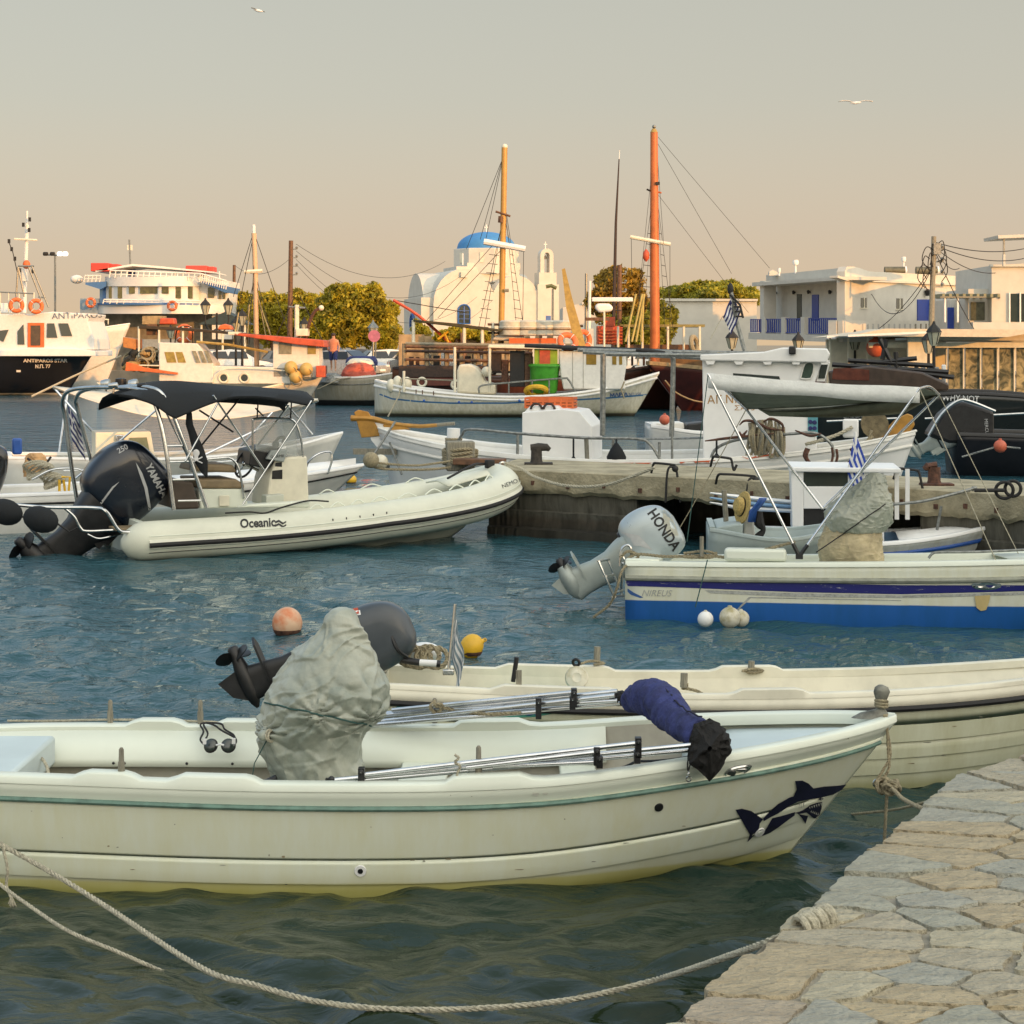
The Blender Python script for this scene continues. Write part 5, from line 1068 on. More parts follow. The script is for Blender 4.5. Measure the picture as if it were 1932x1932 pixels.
mb = MB(); mb.tube(curve_pts([L(425, 968, -.85), L(470, 966, -.85), L(500, 968, -.85), L(530, 958, -.85), L(580, 945, -.82), L(620, 946, -.82)], 6), .012, 6); mb.build('deck_trim', M['rubber'], b4)
# arch: two hoops
def hoop4(o_, pts, r_=.028, name='arch_tube', m='steel'): return MB().tube(curve_pts([L(x, y, q) for x, y, q in pts], 7), r_, 10).build(name, M[m], b4)
hoop4(0, [(192, 956, .80), (176, 900, .80), (160, 830, .80), (140, 780, .80), (137, 752, .74), (152, 735, .6), (200, 731, .2), (270, 733, -.40), (300, 740, -.62), (330, 778, -.78), (372, 870, -.82), (392, 962, -.84)][:1] + [(192, 956, .82), (170, 860, .82), (147, 775, .80), (144, 752, .72), (160, 736, .55), (215, 730, .1), (280, 731, -.5), (312, 752, -.70), (345, 830, -.80), (390, 958, -.84)])
hoop4(0, [(150, 972, .88), (135, 880, .88), (123, 790, .86), (118, 756, .78), (134, 736, .6), (190, 731, .15), (262, 735, -.45), (288, 752, -.66), (310, 830, -.78), (328, 962, -.86)])
for y in (842, 872, 905, 945): MB().tube([L(300 + (y - 842)*.25 + 10, y, -.79), L(350 + (y - 842)*.40 - 6, y - 1, -.82)], .013, 6).build('ladder_rung', M['steel'], b4)
lr = [L(228, 722, -.1), L(262, 722, -.35)]
for k, (x, y, w_, m_) in enumerate(((200, 724, .10, 'steel'), (228, 722, .12, 'black'), (252, 724, .10, 'steel'), (214, 727, .06, 'steel'), (268, 727, .05, 'black'))):
    c_ = L(x, y, .2 - k*.15); mb = MB(); mb.lathe([(w_*.5, -.06), (w_*.62, 0), (w_*.6, .05), (w_*.3, .06)], c_, (1, -.6, .1) if k != 1 else (0, 0, 1), seg=16); mb.tube([c_, c_ + V(0, 0, -.10)], .014, 6); mb.build('deck_light', M[m_], b4)
# stern platform rails
MB().tube(curve_pts([L(0, 950, -.5), L(90, 957, -.75), L(175, 958, -.95), L(200, 965, -1.05), L(222, 998, -1.05), L(240, 1004, -1.0), L(290, 1002, -.9)], 7), .022, 8).build('stern_rail', M['steel'], b4)
MB().tube(curve_pts([L(120, 957, -.6), L(140, 975, -.6), L(152, 996, -.6), L(165, 1002, -.6), L(220, 1000, -.6), L(290, 1000, -.6)], 7), .018, 8).build('stern_rail', M['steel'], b4)
MB().tube(curve_pts([L(165, 1008, -.4), L(185, 1016, -.4), L(210, 1012, -.4), L(240, 1004, -.4)], 7), .012, 6).build('ladder_loop', M['steel'], b4)
MB().box((-.12, -.55, .36), (.42, .42, .03)).build('stern_platform', tan, b4, bev=.01); MB().box((-.12, .55, .36), (.42, .42, .03)).build('stern_platform', tan, b4, bev=.01); MB().box((0, 0, .2), (.08, 1.7, .5)).build('transom', M['gel'], b4, bev=.01)
# bimini
blk = M['blackc']
def edge(tab, x):
    return ip(x, tab)
rows = []; nU = 34
top = [(222, 744), (250, 734), (290, 722), (330, 718), (420, 726), (500, 731), (560, 736), (586, 742), (590, 752)]
lo = [(222, 748), (250, 752), (290, 765), (330, 790), (345, 784), (420, 756), (480, 752), (530, 757), (560, 762), (586, 766), (590, 760)]
for i in range(nU + 1):
    x = 224 + (589 - 224)*i/nU; a, b = edge(top, x), edge(lo, x); sc_ = 1
    pN = L(x, b, -.86); pM = L(x, a + 1, -.30); row = [pN, V(pN.x, -.86, pN.z + .03), V(pM.x*.5 + pN.x*.5, -.66, (pN.z*.35 + pM.z*.65)), V(pM.x, -.30, pM.z), V(pM.x, .25, pM.z - .01), V(pM.x, .66, pM.z - .07), V(pM.x, .88, pM.z - .16), V(pM.x, .90, pM.z - .24)]
    rows.append(row)
MB().sheet(rows).build('canopy_cloth', blk, b4, smooth=70, solid=.012)
for a, b in (((394, 785, .8), (458, 940, .0)), ): pass
for a, b, o0, o1, m_ in (((286, 722), (365, 884), .84, .84, 'steel'), ((402, 746), (500, 890), -.86, -.60, 'steel'), ((452, 752), (374, 848), .84, .84, 'black'), ((410, 762), (350, 870), -.86, -.84, 'steel'), ((376, 774), (440, 815), .84, .84, 'black'), ((588, 756), (458, 952), -.86, -.82, 'steel'), ((535, 757), (590, 820), .84, .6, 'steel'), ((545, 765), (462, 870), -.2, .2, 'steel')): MB().tube([L(*a, o0), L(*b, o1)], .013, 8).build('canopy_strut', M[m_], b4)
for x, y0, y1 in ((487, 756, 790), (550, 758, 790)): MB().tube([L(x, y0, -.3), L(x - 2, y1, -.3)], .02, 6, sq=.4).build('canopy_strap', M['rubber'], b4)
MB().tube([L(482, 770, -.33), L(497, 785, -.33)], .02, 6, sq=.5).build('strap_tail', M['rubber'], b4)
greek_flag(b4, 'flag', L(128, 765, .86), L(152, 800, .86) - L(128, 765, .86), L(136, 830, .86) - L(128, 765, .86), wave=.04, world=False, blue=M['navyp'])
pf = MB(); pf.sheet([[L(x0 + dx, y, -.7 + .02*math.sin(y*.2)) for dx in (0, w_*.5, w_)] for x0, y, w_ in ((352, 778, 10), (350, 800, 14), (356, 820, 16), (362, 845, 22), (366, 870, 26), (378, 890, 14), (388, 900, 4))]); pf.build('black_flag', M['blackc'], b4, solid=.004)
mb = MB(); 
fk = L(370, 855, -.76); mb.ball(fk, .045, sc=(1, .15, 1.1)); mb.box(fk + V(0, -.0, -.06), (.05, .01, .04)); mb.tube([fk + V(-.08, -.005, -.13), fk + V(.08, -.005, -.05)], .008, 5); mb.tube([fk + V(-.08, -.005, -.05), fk + V(.08, -.005, -.13)], .008, 5); mb.build('flag_skull', M['flagwhite'], b4)
mb = MB(); A = [L(x, y, -.45) for x, y in ((398, 858), (388, 824), (438, 812), (448, 880), (414, 904))]; mb.loft([A, [p + V(0, .5, 0) for p in A]]); mb.build('bolster', M['blackc'], b4, bev=.02) if False else None
# the big outboard
root, MT4 = outboard(b4, L(208, 985, 0), R(46), 1.42, mat('dark_navy_metallic', (.006, .011, .022), .28, metal=.2, var=.1, sc=3, coat=.5), M['black'], cowl=[(0, -.34, .06, .12), (.05, -.44, .12, .16), (.14, -.50, .16, .19), (.30, -.53, .18, .215), (.46, -.52, .18, .215), (.60, -.46, .15, .20), (.68, -.36, .08, .16), (.70, -.28, 0, .08)], leg=.80, fat=1.5)
cw4 = [o for o in root.children if o.name.startswith('cowling')][0]
dect(cw4, root, 'YAMAHA', 274, 880, 19, 62, PR['silver'], bold=.03, sx=.86)
dect(cw4, root, '250', 224, 856, 14, -28, PR['silver'], bold=.02)
decal(cw4, flat_mesh([[(256, 872), (268, 892), (278, 920), (284, 955), (283, 985), (279, 955), (272, 920), (262, 892)], [(168, 992), (180, 960), (212, 918), (225, 909), (214, 921), (184, 962), (172, 993)]]), PR['silver'], root, 'cowl_line')
for k, (x, y, lb, r_) in enumerate(((118, 1000, 'egg-shaped black fender cover on the stern rail next to the dark blue outboard', 36), (18, 968, 'egg-shaped black fender cover at the left picture edge', 30))):
    c_ = wm(b4) @ L(x - 42, y - 26, -.6) if k == 0 else W(10, 966, 23.6)
    if k == 0: c_ = W(77, 980, 23.3)
    o = thing('fender', lb, 'fender', tuple(c_ - V(0, 0, .15)), 0, 'black covered fenders'); MB().ball((0, 0, .15), .17, sc=(1.3, .9, .95), seg=22, rot=Matrix.Rotation(.3, 3, 'Y')).build('fender_cover', M['blackc'], o); MB().tube([V(.2, 0, .1), V(.35, 0, .0), V(.45, 0, .05)], .012, 6).build('fender_cord', M['rubber'], o)
# ------------------------------------------------------------ the dark outboard and boat at the left edge
b5 = thing('motor_boat', 'white speedboat at the left edge with black outboard, half hidden behind the inflatable boat', 'boat', (-8.3, 27.9, 0), R(14))
H5 = Hull(6.2, [(0, .95), (.4, 1.05), (.7, .85), (.9, .4), (1, .03)], [(0, .52), (.5, .60), (.8, .72), (1, .84)], [(0, -.3), (.7, -.3), (1, .1)], [(0, .12), (.6, .16), (1, .8)], rake=.8)
h5 = H5.shell(b5, M['white'], nv=8, nu=24); H5.cap(b5, M['white2'], w=.2); H5.inner(b5, M['white'], .2, w=.2); H5.rail(b5, M['rubber'], .86, r=.018)
MB().sheet([[H5.pt(u, 1, 1, inset=.18), H5.pt(u, 1, 0, inset=0) + V(0, 0, .12), H5.pt(u, 1, -1, inset=.18)] for u in (.5, .6, .7, .8, .9, .98)]).build('foredeck', M['white2'], b5, solid=.01, smooth=60)
root, _ = outboard(b5, onb(b5, -22, 935, 0), R(12), 1.25, mat('gloss_black_paint', (.008, .009, .012), .22, var=.2, coat=.5), M['black'])
cw5 = [o for o in root.children if o.name.startswith('cowling')][0]; dect(cw5, root, 'MERCURY', 17, 882, 14, 78, PR['silver'], sx=.9)
def rail5(pts, r_=.014): MB().tube(curve_pts([onb(b5, x, y, o) for x, y, o in pts], 6), r_, 8).build('hand_rail', M['steel'], b5)
rail5([(60, 905, -.9), (100, 886, -.9), (150, 886, -.9), (160, 905, -.9)]); rail5([(120, 888, .5), (210, 886, .4), (300, 884, .2)]); rail5([(575, 893, -.5), (582, 872, -.5), (600, 857, -.5), (622, 853, -.4), (626, 868, -.4), (618, 894, -.4)], .016); rail5([(380, 875, .4), (430, 870, .5), (470, 868, .5), (480, 880, .5)], .012)
mb = MB(); c_ = onb(b5, 697, 868, 0)
MB().ball(onb(b5, 738 - 20, 868 + 4, 0), .12).build('bow_fender', M['floats'], b5); MB().tube([onb(b5, 718, 872, 0), onb(b5, 735, 878, 0)], .06, 8).build('bow_roller', M['galv'], b5)
o = MB(); o.tube([wm(b5) @ onb(b5, x, y, -.5) for x, y in ((120, 905), (124, 940), (130, 968))], .02, 6); o.tube([wm(b5) @ onb(b5, x, y, -.55) for x, y in ((112, 905), (112, 945), (118, 966))], .02, 6); o.tube([wm(b5) @ onb(b5, x, y, -.52) for x, y in ((116, 900), (132, 900), (128, 945), (136, 970))], .02, 6); solo('yellow_rope', o, M['yellow'], 'yellow nylon rope hung in loops over the rail at the left', 'rope')
for k, (x, y, s_) in enumerate(((68, 882, .26), (95, 902, .2))):
    mb = MB()
    for j in range(5): rope_mesh(mb, [wm(b5) @ onb(b5, x, y, -.2) + V(s_*.7*math.cos(a) + .02*j, .1*math.sin(a*2 + j), s_*.35*math.sin(a + j*.3) - .02*j) for a in [2*PI*i/20 for i in range(21)]], .020)
    solo('rope_coil', mb, M['ropew'], ('larger' if k == 0 else 'smaller') + ' tangled coil of pale rope lying on the white speedboat at the left', 'rope coil')
mb = MB(); mb.box(W(32, 842, 28.4), (.14, .2, .24), rot=.3); solo('folded_cloth', mb, M['blue'], 'blue folded cloth showing above the black outboard at the left edge', 'cloth', bev=.03)
mb = MB(); mb.v = []; r_ = cvr([(898, 40, 90), (880, 38, 92), (865, 46, 86), (855, 56, 78)], 29.5)
cl = thing('orange_life_jacket', 'orange-beige life jacket crumpled on the white speedboat at the left', 'life jacket', tuple(W(66, 900, 29.5))); cover(cl, 'jacket', r_, mat('orange_beige_cloth', (.62, .36, .16), .8, var=.2, sc=8), amp=.08, s=5, seg=40, n=24); MB().tube([W(52, 865, 29.2), W(80, 885, 29.1), W(96, 862, 29.2)], .02, 6).build('belt', M['rubber'], cl, world=1)
# ------------------------------------------------------------ boat with the cream canopy (sunlit) beyond the inflatable
b6 = thing('cabin_boat', 'small cream cabin boat with orange lettering under a large cream awning', 'boat', (-9.6, 36.0, 0), R(16))
H6 = Hull(6.5, [(0, .8), (.3, 1.05), (.6, 1.05), (.85, .6), (1, .03)], [(0, .6), (.5, .55), (.8, .7), (1, .95)], [(0, -.3), (1, -.1)], [(0, .15), (1, .8)], rake=.5)
H6.shell(b6, M['white'], nv=8, nu=20); H6.cap(b6, M['white2'], w=.15); H6.inner(b6, M['white'], .2)
def L6(x, y, o=0): return onb(b6, x, y, o)
A = [L6(180, 905, -.55), L6(180, 816, -.55), L6(284, 814, -.55), L6(300, 905, -.55)]; cb = MB().loft([A, [p + V(0, 1.1, 0) for p in A]]).build('cabin', M['cream'], b6, bev=.02, smooth=0)
MB().loft([[p + V(0, -.004, 0) for p in (L6(246, 850, -.58), L6(244, 826, -.58), L6(277, 825, -.58), L6(282, 850, -.58))], [L6(246, 850, -.5), L6(244, 826, -.5), L6(277, 825, -.5), L6(282, 850, -.5)]]).build('window', mat('tinted_window', (.20, .22, .14), .1, var=.1), b6, smooth=0)
MB().box(L6(226, 827, -.6), (.16, .06, .14)).build('cabin_light', M['steel'], b6, bev=.02)
for q in ('ANNA',): dect(cb, b6, 'ANNA', 181, 865, 12, -1, PR['red'], bold=.03, sx=1.1)
cnp = []
for i in range(25):
    u = i/24; x = 100 + 500*u; a = ip(u, [(0, 728), (.25, 742), (.6, 750), (1, 752)]); b = ip(u, [(0, 729), (.12, 752), (.35, 784), (.6, 792), (.8, 780), (1, 754)]); pA, pB = L6(x, a, .35), L6(x, b, -.75)
    cnp.append([pA.lerp(pB, k/8) + V(0, 0, -.05*math.sin(PI*k/8)) for k in range(9)])
MB().sheet(cnp).build('awning_cloth', mat('cream_awning_cloth', (.66, .60, .48), .85, var=.08, sc=3, bump=.15), b6, smooth=70, solid=.006)
for a, b, o0, o1 in (((100, 730), (255, 905), 1.5, .6), ((325, 748), (140, 905), -1.3, -1.0), ((600, 756), (330, 885), -.2, -.9), ((545, 745), (400, 900), 1.3, .9), ((128, 735), (105, 900), 1.5, 1.0)): MB().tube([L6(*a, o0), L6(*b, o1)], .022, 6).build('awning_pole', M['alu'], b6)
# ------------------------------------------------------------ the white caique behind the pier
b7 = thing('caique', 'white wooden caique moored behind the pier with deckhouse, engine box and ochre tiller', 'boat', (-2.25, 32.6, 0), R(-9.5))
def L7(x, y, o=0): return onb(b7, x, y, o)
H7 = Hull(8.95, [(0, .10), (.05, .55), (.15, .95), (.4, 1.35), (.65, 1.35), (.85, .8), (.95, .36), (1, .05)], [(0, 1.22), (.08, 1.08), (.2, .92), (.4, .80), (.6, .82), (.75, .90), (.88, 1.04), (1, 1.24)], [(0, -.2), (.5, -.4), (1, -.1)], [(0, .8), (.2, .35), (.6, .25), (.85, .5), (1, .9)], rake=.45, srake=.3)
h7 = H7.shell(b7, M['white2'], nv=12, nu=40); H7.cap(b7, M['white'], w=.18, th=.06, over=.04); H7.inner(b7, M['white'], .5, w=.2)
MB().sheet([[H7.pt(u, 1, 1, inset=.16) + V(0, 0, -.10), H7.pt(u, 1, -1, inset=.16) + V(0, 0, -.10)] for u in [i/20 for i in range(1, 20)]]).build('deck', M['white2'], b7, solid=.02)
H7.rail(b7, M['white'], .86, r=.035, name='rubbing_strake'); H7.rail(b7, M['white'], 1.04, r=.02, name='cap_line')
orp = mat('peeling_orange_paint', (.55, .10, .025), .6, var=.15, sc=8)
tr7 = bvh(h7)
for q in ([(1165, 873), (1230, 873), (1215, 879), (1180, 878)], [(1240, 874), (1350, 868), (1348, 873), (1250, 882)], [(1400, 862), (1480, 850), (1478, 856), (1410, 866)]):
    mbx = flat_mesh([q]); 
    try: decal(None, mbx, orp, b7, 'orange_patch', tree=bvh([o for o in b7.children if o.name.startswith('gunwale')][0]), off=.01)
    except Exception as e: print('patch', e)
MB().loft([[L7(*q, -.03) for q in ((762, 905), (700, 830), (695, 800), (722, 795), (745, 835), (772, 900))], [L7(*q, .03) for q in ((762, 905), (700, 830), (695, 800), (722, 795), (745, 835), (772, 900))]]).build('rudder', M['white2'], b7, smooth=0)
och = mat('ochre_varnish', (.42, .21, .03), .45, var=.15, sc=8)
MB().loft([[L7(*q, o_) for q in ((682, 826), (668, 778), (676, 773), (695, 777), (722, 822))] for o_ in (-.06, .06)]).build('rudder_head', och, b7, smooth=0, bev=.01)
MB().tube(curve_pts([L7(663, 789, -.02), L7(700, 790, -.02), L7(745, 800, -.02), L7(790, 804, -.02), L7(825, 802, -.02)], 8), [.07, .065, .05, .045, .04], 10, sq=.8).build('tiller', och, b7); MB().tube([L7(822, 802, -.02), L7(858, 799, -.02)], .032, 8).build('tiller_end', M['wood'], b7)
MB().loft([[L7(*q, o_) for q in ((728, 812), (722, 802), (732, 796), (760, 803), (775, 810), (750, 811))] for o_ in (-.05, .05)]).build('stern_knee', och, b7, smooth=0)
MB().box(L7(708, 852, -.4), (.75, .08, .10)).build('rudder_bar', M['wood'], b7)
for a, b in (((746, 795), (700, 866)), ((735, 835), (758, 895))): MB().tube([L7(*a, -.5), L7(*b, -.7)], .02, 6).build('rudder_stay', M['galv'], b7)
MB().tube([L7(855, 838, -.6), L7(856, 808, -.6)], .11, 12).build('stern_post', M['white2'], b7)
mb = MB(); [rope_mesh(mb, [L7(856, 836, -.6) + V(.13*math.cos(a), .13*math.sin(a), .04*k - .05) for a in [2*PI*i/16 for i in range(17)]], .02) for k in range(4)]; mb.build('post_lashing', M['rope'], b7)
def box7(name, pxs, o0, o1, m, bev=.015): A = [L7(x, y, o0) for x, y in pxs]; return MB().loft([A, [V(p.x, o1, p.z) for p in A]]).build(name, m, b7, bev=bev, smooth=0)
box7('engine_box', [(985, 872), (985, 778), (1060, 772), (1092, 776), (1117, 805), (1117, 872)], -.85, .55, M['white2']); box7('engine_box_lid', [(988, 779), (1000, 766), (1050, 766), (1064, 778)], -.6, .3, M['white2'])
for x in (1012, 1036): MB().torus(L7(x, 772, -.62), .09, .02, axis=(0, 1, .1), a0=0, a1=PI).build('vent_hood', M['darkwood'], b7)
ck = thing('crate', 'orange-brown woven crate on top of the white engine box', 'crate', tuple(wm(b7) @ L7(1040, 770, 0)), R(-9.5))
mb = MB()
cw_, cd_, ch_ = .80, .5, .18
for s_ in (-1, 1):
    for z in (.02, .07, .12, .17): mb = MB(); mb.box((0, s_*cd_/2, z), (cw_, .02, .035)); mb.build('slat', M['orange'], ck); MB().box((s_*cw_/2, 0, z), (.02, cd_, .035)).build('slat', M['orange'], ck)
for k in range(9): MB().box((-cw_/2 + cw_*k/8, -cd_/2 - .012, .095), (.03, .015, .18)).build('upright', M['orange'], ck)
MB().box((0, 0, .06), (cw_ - .02, cd_ - .02, .10)).build('crate_floor', M['brown'], ck)
# rails, fenders, posts
def rail7(pts, r_=.024, m='galv', nm='hand_rail'): MB().tube(curve_pts([L7(x, y, o) for x, y, o in pts], 6), r_, 8).build(nm, M[m], b7)
rail7([(862, 838, -1.0), (872, 820, -1.05), (888, 810, -1.1), (980, 818, -1.2), (1100, 826, -1.25), (1200, 828, -1.25), (1226, 838, -1.25), (1246, 868, -1.25)]); rail7([(977, 820, -1.2), (976, 866, -1.2)]); rail7([(1157, 826, -1.25), (1155, 875, -1.25)]); rail7([(1244, 834, -1.25), (1244, 862, -1.25)])
rail7([(1110, 826, -1.2), (1250, 828, 1.0), (1330, 826, 1.0)], .018); rail7([(1338, 875, -1.2), (1352, 846, -1.2), (1400, 828, -1.2), (1500, 818, -1.2), (1540, 818, -1.2), (1568, 838, -1.2), (1574, 862, -1.2)])
rail7([(1268, 870, -1.25), (1268, 815, -1.25)], .02); rail7([(1137, 822, -1.2), (1138, 668, -1.2)], .045, 'galv', 'awning_post'); rail7([(1267, 824, -.6), (1270, 700, -.6), (1268, 672, -.6), (1255, 664, -.6)], .042, 'galv', 'awning_post')
for k, (a, b, o_) in enumerate((((1090, 660), (1470, 668), .2), ((1060, 656), (1400, 672), .5), ((1100, 664), (1460, 682), -.3), ((1200, 660), (1480, 690), -.1), ((1140, 668), (1500, 672), -.8), ((990, 652), (1340, 666), .8))): rail7([(*a, o_), (*b, o_)], .035, ('galv', 'iron')[k % 2], 'awning_spar')
mb = MB(); [mb.tube(curve_pts([L7(1358 + 5*math.sin(k), 666, -.5), L7(1350 + 4*k, 690, -.5), L7(1356 + 2*k, 706 + 2*k, -.5)], 5), .022, 5) for k in range(7)]; mb.build('hanging_rope', M['rope'], b7)
for x, y, s_ in ((1163, 862, 1.0), (1082, 872, .45), (1352, 868, .5)):
    c_ = L7(x, y, -1.3); mb = MB(); mb.loft([[c_ + V(r_*math.cos(a)*s_, r_*.8*math.sin(a)*s_, z*s_) for a in [2*PI*i/16 for i in range(16)]] for r_, z in ((.02, -.10), (.14, -.09), (.16, .0), (.10, .12), (.04, .2), (.03, .22))]); mb.tube([c_ + V(0, 0, .2*s_), L7(x, 828, -1.26)], .016, 6); mb.build('hanging_fender', M['blackc'], b7)
for x in (1136, 1131, 1141): MB().tube([L7(x - 30 + 10, 828, -1.25), L7(x - 30 + 12, 868, -1.2)], .02, 6, sq=.4).build('strap', M['brown'], b7) if False else None
MB().tube([L7(1106, 826, -1.24), L7(1108, 872, -1.22)], .05, 6, sq=.3).build('strap', M['wood'], b7)
# deckhouse
ho = box7('deckhouse', [(1327, 880), (1325, 678), (1552, 680), (1527, 752), (1538, 800), (1542, 880)], -.72, .72, M['white2'], .02)
box7('deckhouse_roof', [(1321, 680), (1321, 669), (1440, 664), (1475, 656), (1560, 658), (1566, 668), (1560, 684)], -.86, .86, M['white2'], .02)
for k in range(5): box7('roof_block', [(1334 + 54*k, 688), (1330 + 54*k, 680), (1350 + 54*k, 680), (1346 + 54*k, 688)], -.84, -.74, M['white2'], .004)
for x0, w_ in ((1512, 26), (1542, 22)):
    P = [(x0 - 2, 714), (x0 + 4, 692), (x0 + 10, 684), (x0 + w_ - 6, 684), (x0 + w_ - 2, 692), (x0 + w_ - 8, 714)]; A = [L7(x - 0, y, -.73) for x, y in P]
    if x0 < 1540: MB().loft([A, [p + V(0, .04, 0) for p in A]]).build('window', mat('green_tinted_glass', (.05, .08, .06), .12, var=.1), b7, smooth=0); MB().tube(curve_pts([p + V(0, -.006, 0) for p in A] + [A[0]], 2), .014, 6).build('window_frame', M['white'], b7)
box7('wheelhouse_front', [(1540, 720), (1546, 684), (1566, 684), (1556, 720)], -.60, .60, M['white2'], .01)
A = [L7(x, y, -.62) for x, y in ((1544, 714), (1548, 690), (1553, 686), (1562, 688), (1556, 714))]; MB().loft([A, [p + V(0, .04, 0) for p in A]]).build('window', M['glass'], b7, smooth=0)
A = [L7(x, y, -.728) for x, y in ((1383, 722), (1383, 704), (1470, 710), (1475, 724))]; MB().loft([A, [p + V(0, .03, 0) for p in A]]).build('window', M['glass'], b7, smooth=0)
MB().box(L7(1495, 661, -.9), (.11, .08, .13)).build('roof_lamp', M['black'], b7, bev=.02)
th_ = bvh(ho); dect(ho, b7, 'ΑΓ.ΝΙΚΟΛΑΟΣ', 1334, 762, 22, -2, PR['gold'], sx=1.05, off=.006); dect(ho, b7, 'ΣΑ15', 1385, 774, 13, 0, PR['gold'], sx=1.3, off=.006)
A = [L7(x, y, -.74) for x, y in ((1524, 822), (1524, 772), (1543, 772), (1543, 824))]; MB().loft([A, [p + V(0, .012, 0) for p in A]]).build('notice_board', mat('turquoise_board', (.10, .32, .38), .5, var=.1), b7, smooth=0)
for k, (x, y) in enumerate(((1529, 782), (1537, 783), (1529, 796), (1537, 797), (1529, 808), (1537, 808))): MB().lathe([(.035, 0), (.03, .006)], L7(x, y, -.75), (0, -1, 0), seg=10).build('notice_symbol', M['navyp'], b7)
# nets and anchors hung on the rail
nt_ = thing('rope_hank', 'hank of weathered ropes and rusty anchor hung on the caique rail', 'ropes', tuple(wm(b7) @ L7(1440, 870, -1.2)))
for k in range(26):
    a = random.uniform(-1, 1); x = 1445 + 34*a; y1 = 850 + random.uniform(-6, 12); mb = MB(); w_ = wm(b7)
    mb.tube(curve_pts([w_ @ L7(x + 4*math.sin(k), 800 - 8*math.cos(a*1.5), -1.2 - .02*(k % 5)), w_ @ L7(x + random.uniform(-4, 4), 825, -1.26 - .02*(k % 4)), w_ @ L7(x + random.uniform(-5, 5), y1, -1.24), w_ @ L7(x + 8, y1 - 12, -1.2), w_ @ L7(x + 7, 806, -1.16)], 5), .022, 5); mb.build('rope_strand', M[('rope', 'wood', 'rope')[k % 3]], nt_, world=1)
for pts in ([(1395, 802), (1405, 794), (1425, 796), (1450, 808), (1480, 812)], [(1440, 796), (1455, 790), (1475, 800), (1478, 815)], [(1500, 812), (1528, 822), (1550, 818)], [(1330, 832), (1380, 826), (1460, 818)], [(1410, 812), (1400, 822), (1395, 814)]): MB().tube(curve_pts([wm(b7) @ L7(x, y, -1.3) for x, y in pts], 6), [.01, .022, .022, .01], 7).build('anchor_arm', M['rust'], nt_, world=1)
gr = thing('grapnel', 'rusty grapnel anchor with ropes on the caique deck edge near the pier', 'anchor', tuple(wm(b7) @ L7(1650, 895, -1.2)))
cg = W(1622 - 170, 882, 28.3); cg = W(1632, 884, 27.2) if False else W(1560, 880, 27.4)
for k in range(5):
    a = 2*PI*k/5; MB().tube(curve_pts([cg, cg + V(.25*math.cos(a), .15*math.sin(a), .02), cg + V(.38*math.cos(a), .2*math.sin(a), .14), cg + V(.34*math.cos(a), .2*math.sin(a), .26)], 5), .02, 6).build('fluke', M['rust'], gr, world=1)
MB().tube([cg, cg + V(-.55, -.1, .05)], .025, 6).build('shank', M['rust'], gr, world=1)
# stem ornament: ochre panel and hawser drum at the bow
A = [(1652, 828), (1690, 790), (1712, 780), (1722, 784), (1726, 802), (1712, 823)]; MB().loft([[L7(x, y, o_) for x, y in A] for o_ in (-.10, .10)]).build('stem_board', och, b7, smooth=0, bev=.02)
MB().lathe([(.10, -.3), (.22, -.3), (.22, -.24), (.15, -.2), (.15, .2), (.22, .24), (.22, .3), (.1, .3)], L7(1650, 800, -.1), (0, 1, 0), seg=20).build('winch_drum', mat('olive_rope_drum', (.20, .16, .09), .85, var=.25, sc=12, bump=.3), b7)
lp([(1644, 812, -.4), (1640, 828, -.4), (1630, 838, -.4), (1648, 822, -.4), (1636, 836, -.4)], .03, parent=b7, nm='drum_rope')
MB().box(L7(1605, 808, -.6), (.25, .12, .30)).build('bitt', M['white2'], b7, bev=.03); lp([(1608, 806, -.7), (1580, 820, -.8), (1545, 832, -.9), (1520, 838, -1.0)], .03, parent=b7, m='ropew', nm='deck_rope')
# its leaning flag
MB().tube([L7(1405, 662, 0), L7(1388, 600, 0), L7(1378, 545, 0)], .035, 8).build('flag_pole', M['galv'], b7); MB().ball(L7(1378, 545, 0), .05, sc=(1, 1, 2)).build('pole_cap', M['iron'], b7)
mb = MB(); [mb.box(L7(1388 + 2*k, 570 + 9*k, -.1), (.10, .06, .03)) for k in range(4)]; mb.tube([L7(1378, 556, -.03), L7(1396, 575, -.05), L7(1402, 600, -.05)], .02, 6); mb.build('mast_fitting', M['iron'], b7)
greek_flag(b7, 'flag', L7(1381, 556, 0), L7(1364, 596, -.1) - L7(1381, 556, 0), L7(1398, 588, 0) - L7(1381, 556, 0), wave=.05, world=False, blue=M['navyp'])
line(b7, L7(1364, 596, -.1), L7(1340, 640, -.2), 0, .008, 'ropew')
# ------------------------------------------------------------ small boats at the pier, right
b8 = thing('fishing_boat', 'small white fishing boat with blue stripe, yellow bottom and white cabin box with dark windows', 'boat', (2.7, 23.6, 0), R(-7))
def L8(x, y, o=0): return onb(b8, x, y, o)
H8 = Hull(3.55, [(0, .55), (.2, .8), (.5, .85), (.75, .62), (.92, .28), (1, .03)], [(0, .38), (.5, .33), (.75, .40), (1, .54)], [(0, -.2), (1, -.1)], [(0, .3), (.6, .3), (1, .8)], rake=.3)
H8.L = 3.35; h8 = H8.shell(b8, zmat('yellow_bottom_paint', [(-.3, (.5, .36, .02)), (.15, (.62, .45, .03)), (.18, (.60, .60, .48)), (.21, (.60, .62, .60)), (.9, (.60, .63, .64))], dirt=.12), nv=10, nu=26)
H8.cap(b8, M['white2'], w=.12); H8.inner(b8, M['skyb'], .2, w=.13); H8.rail(b8, M['blue'], .76, r=.030, name='blue_strake')
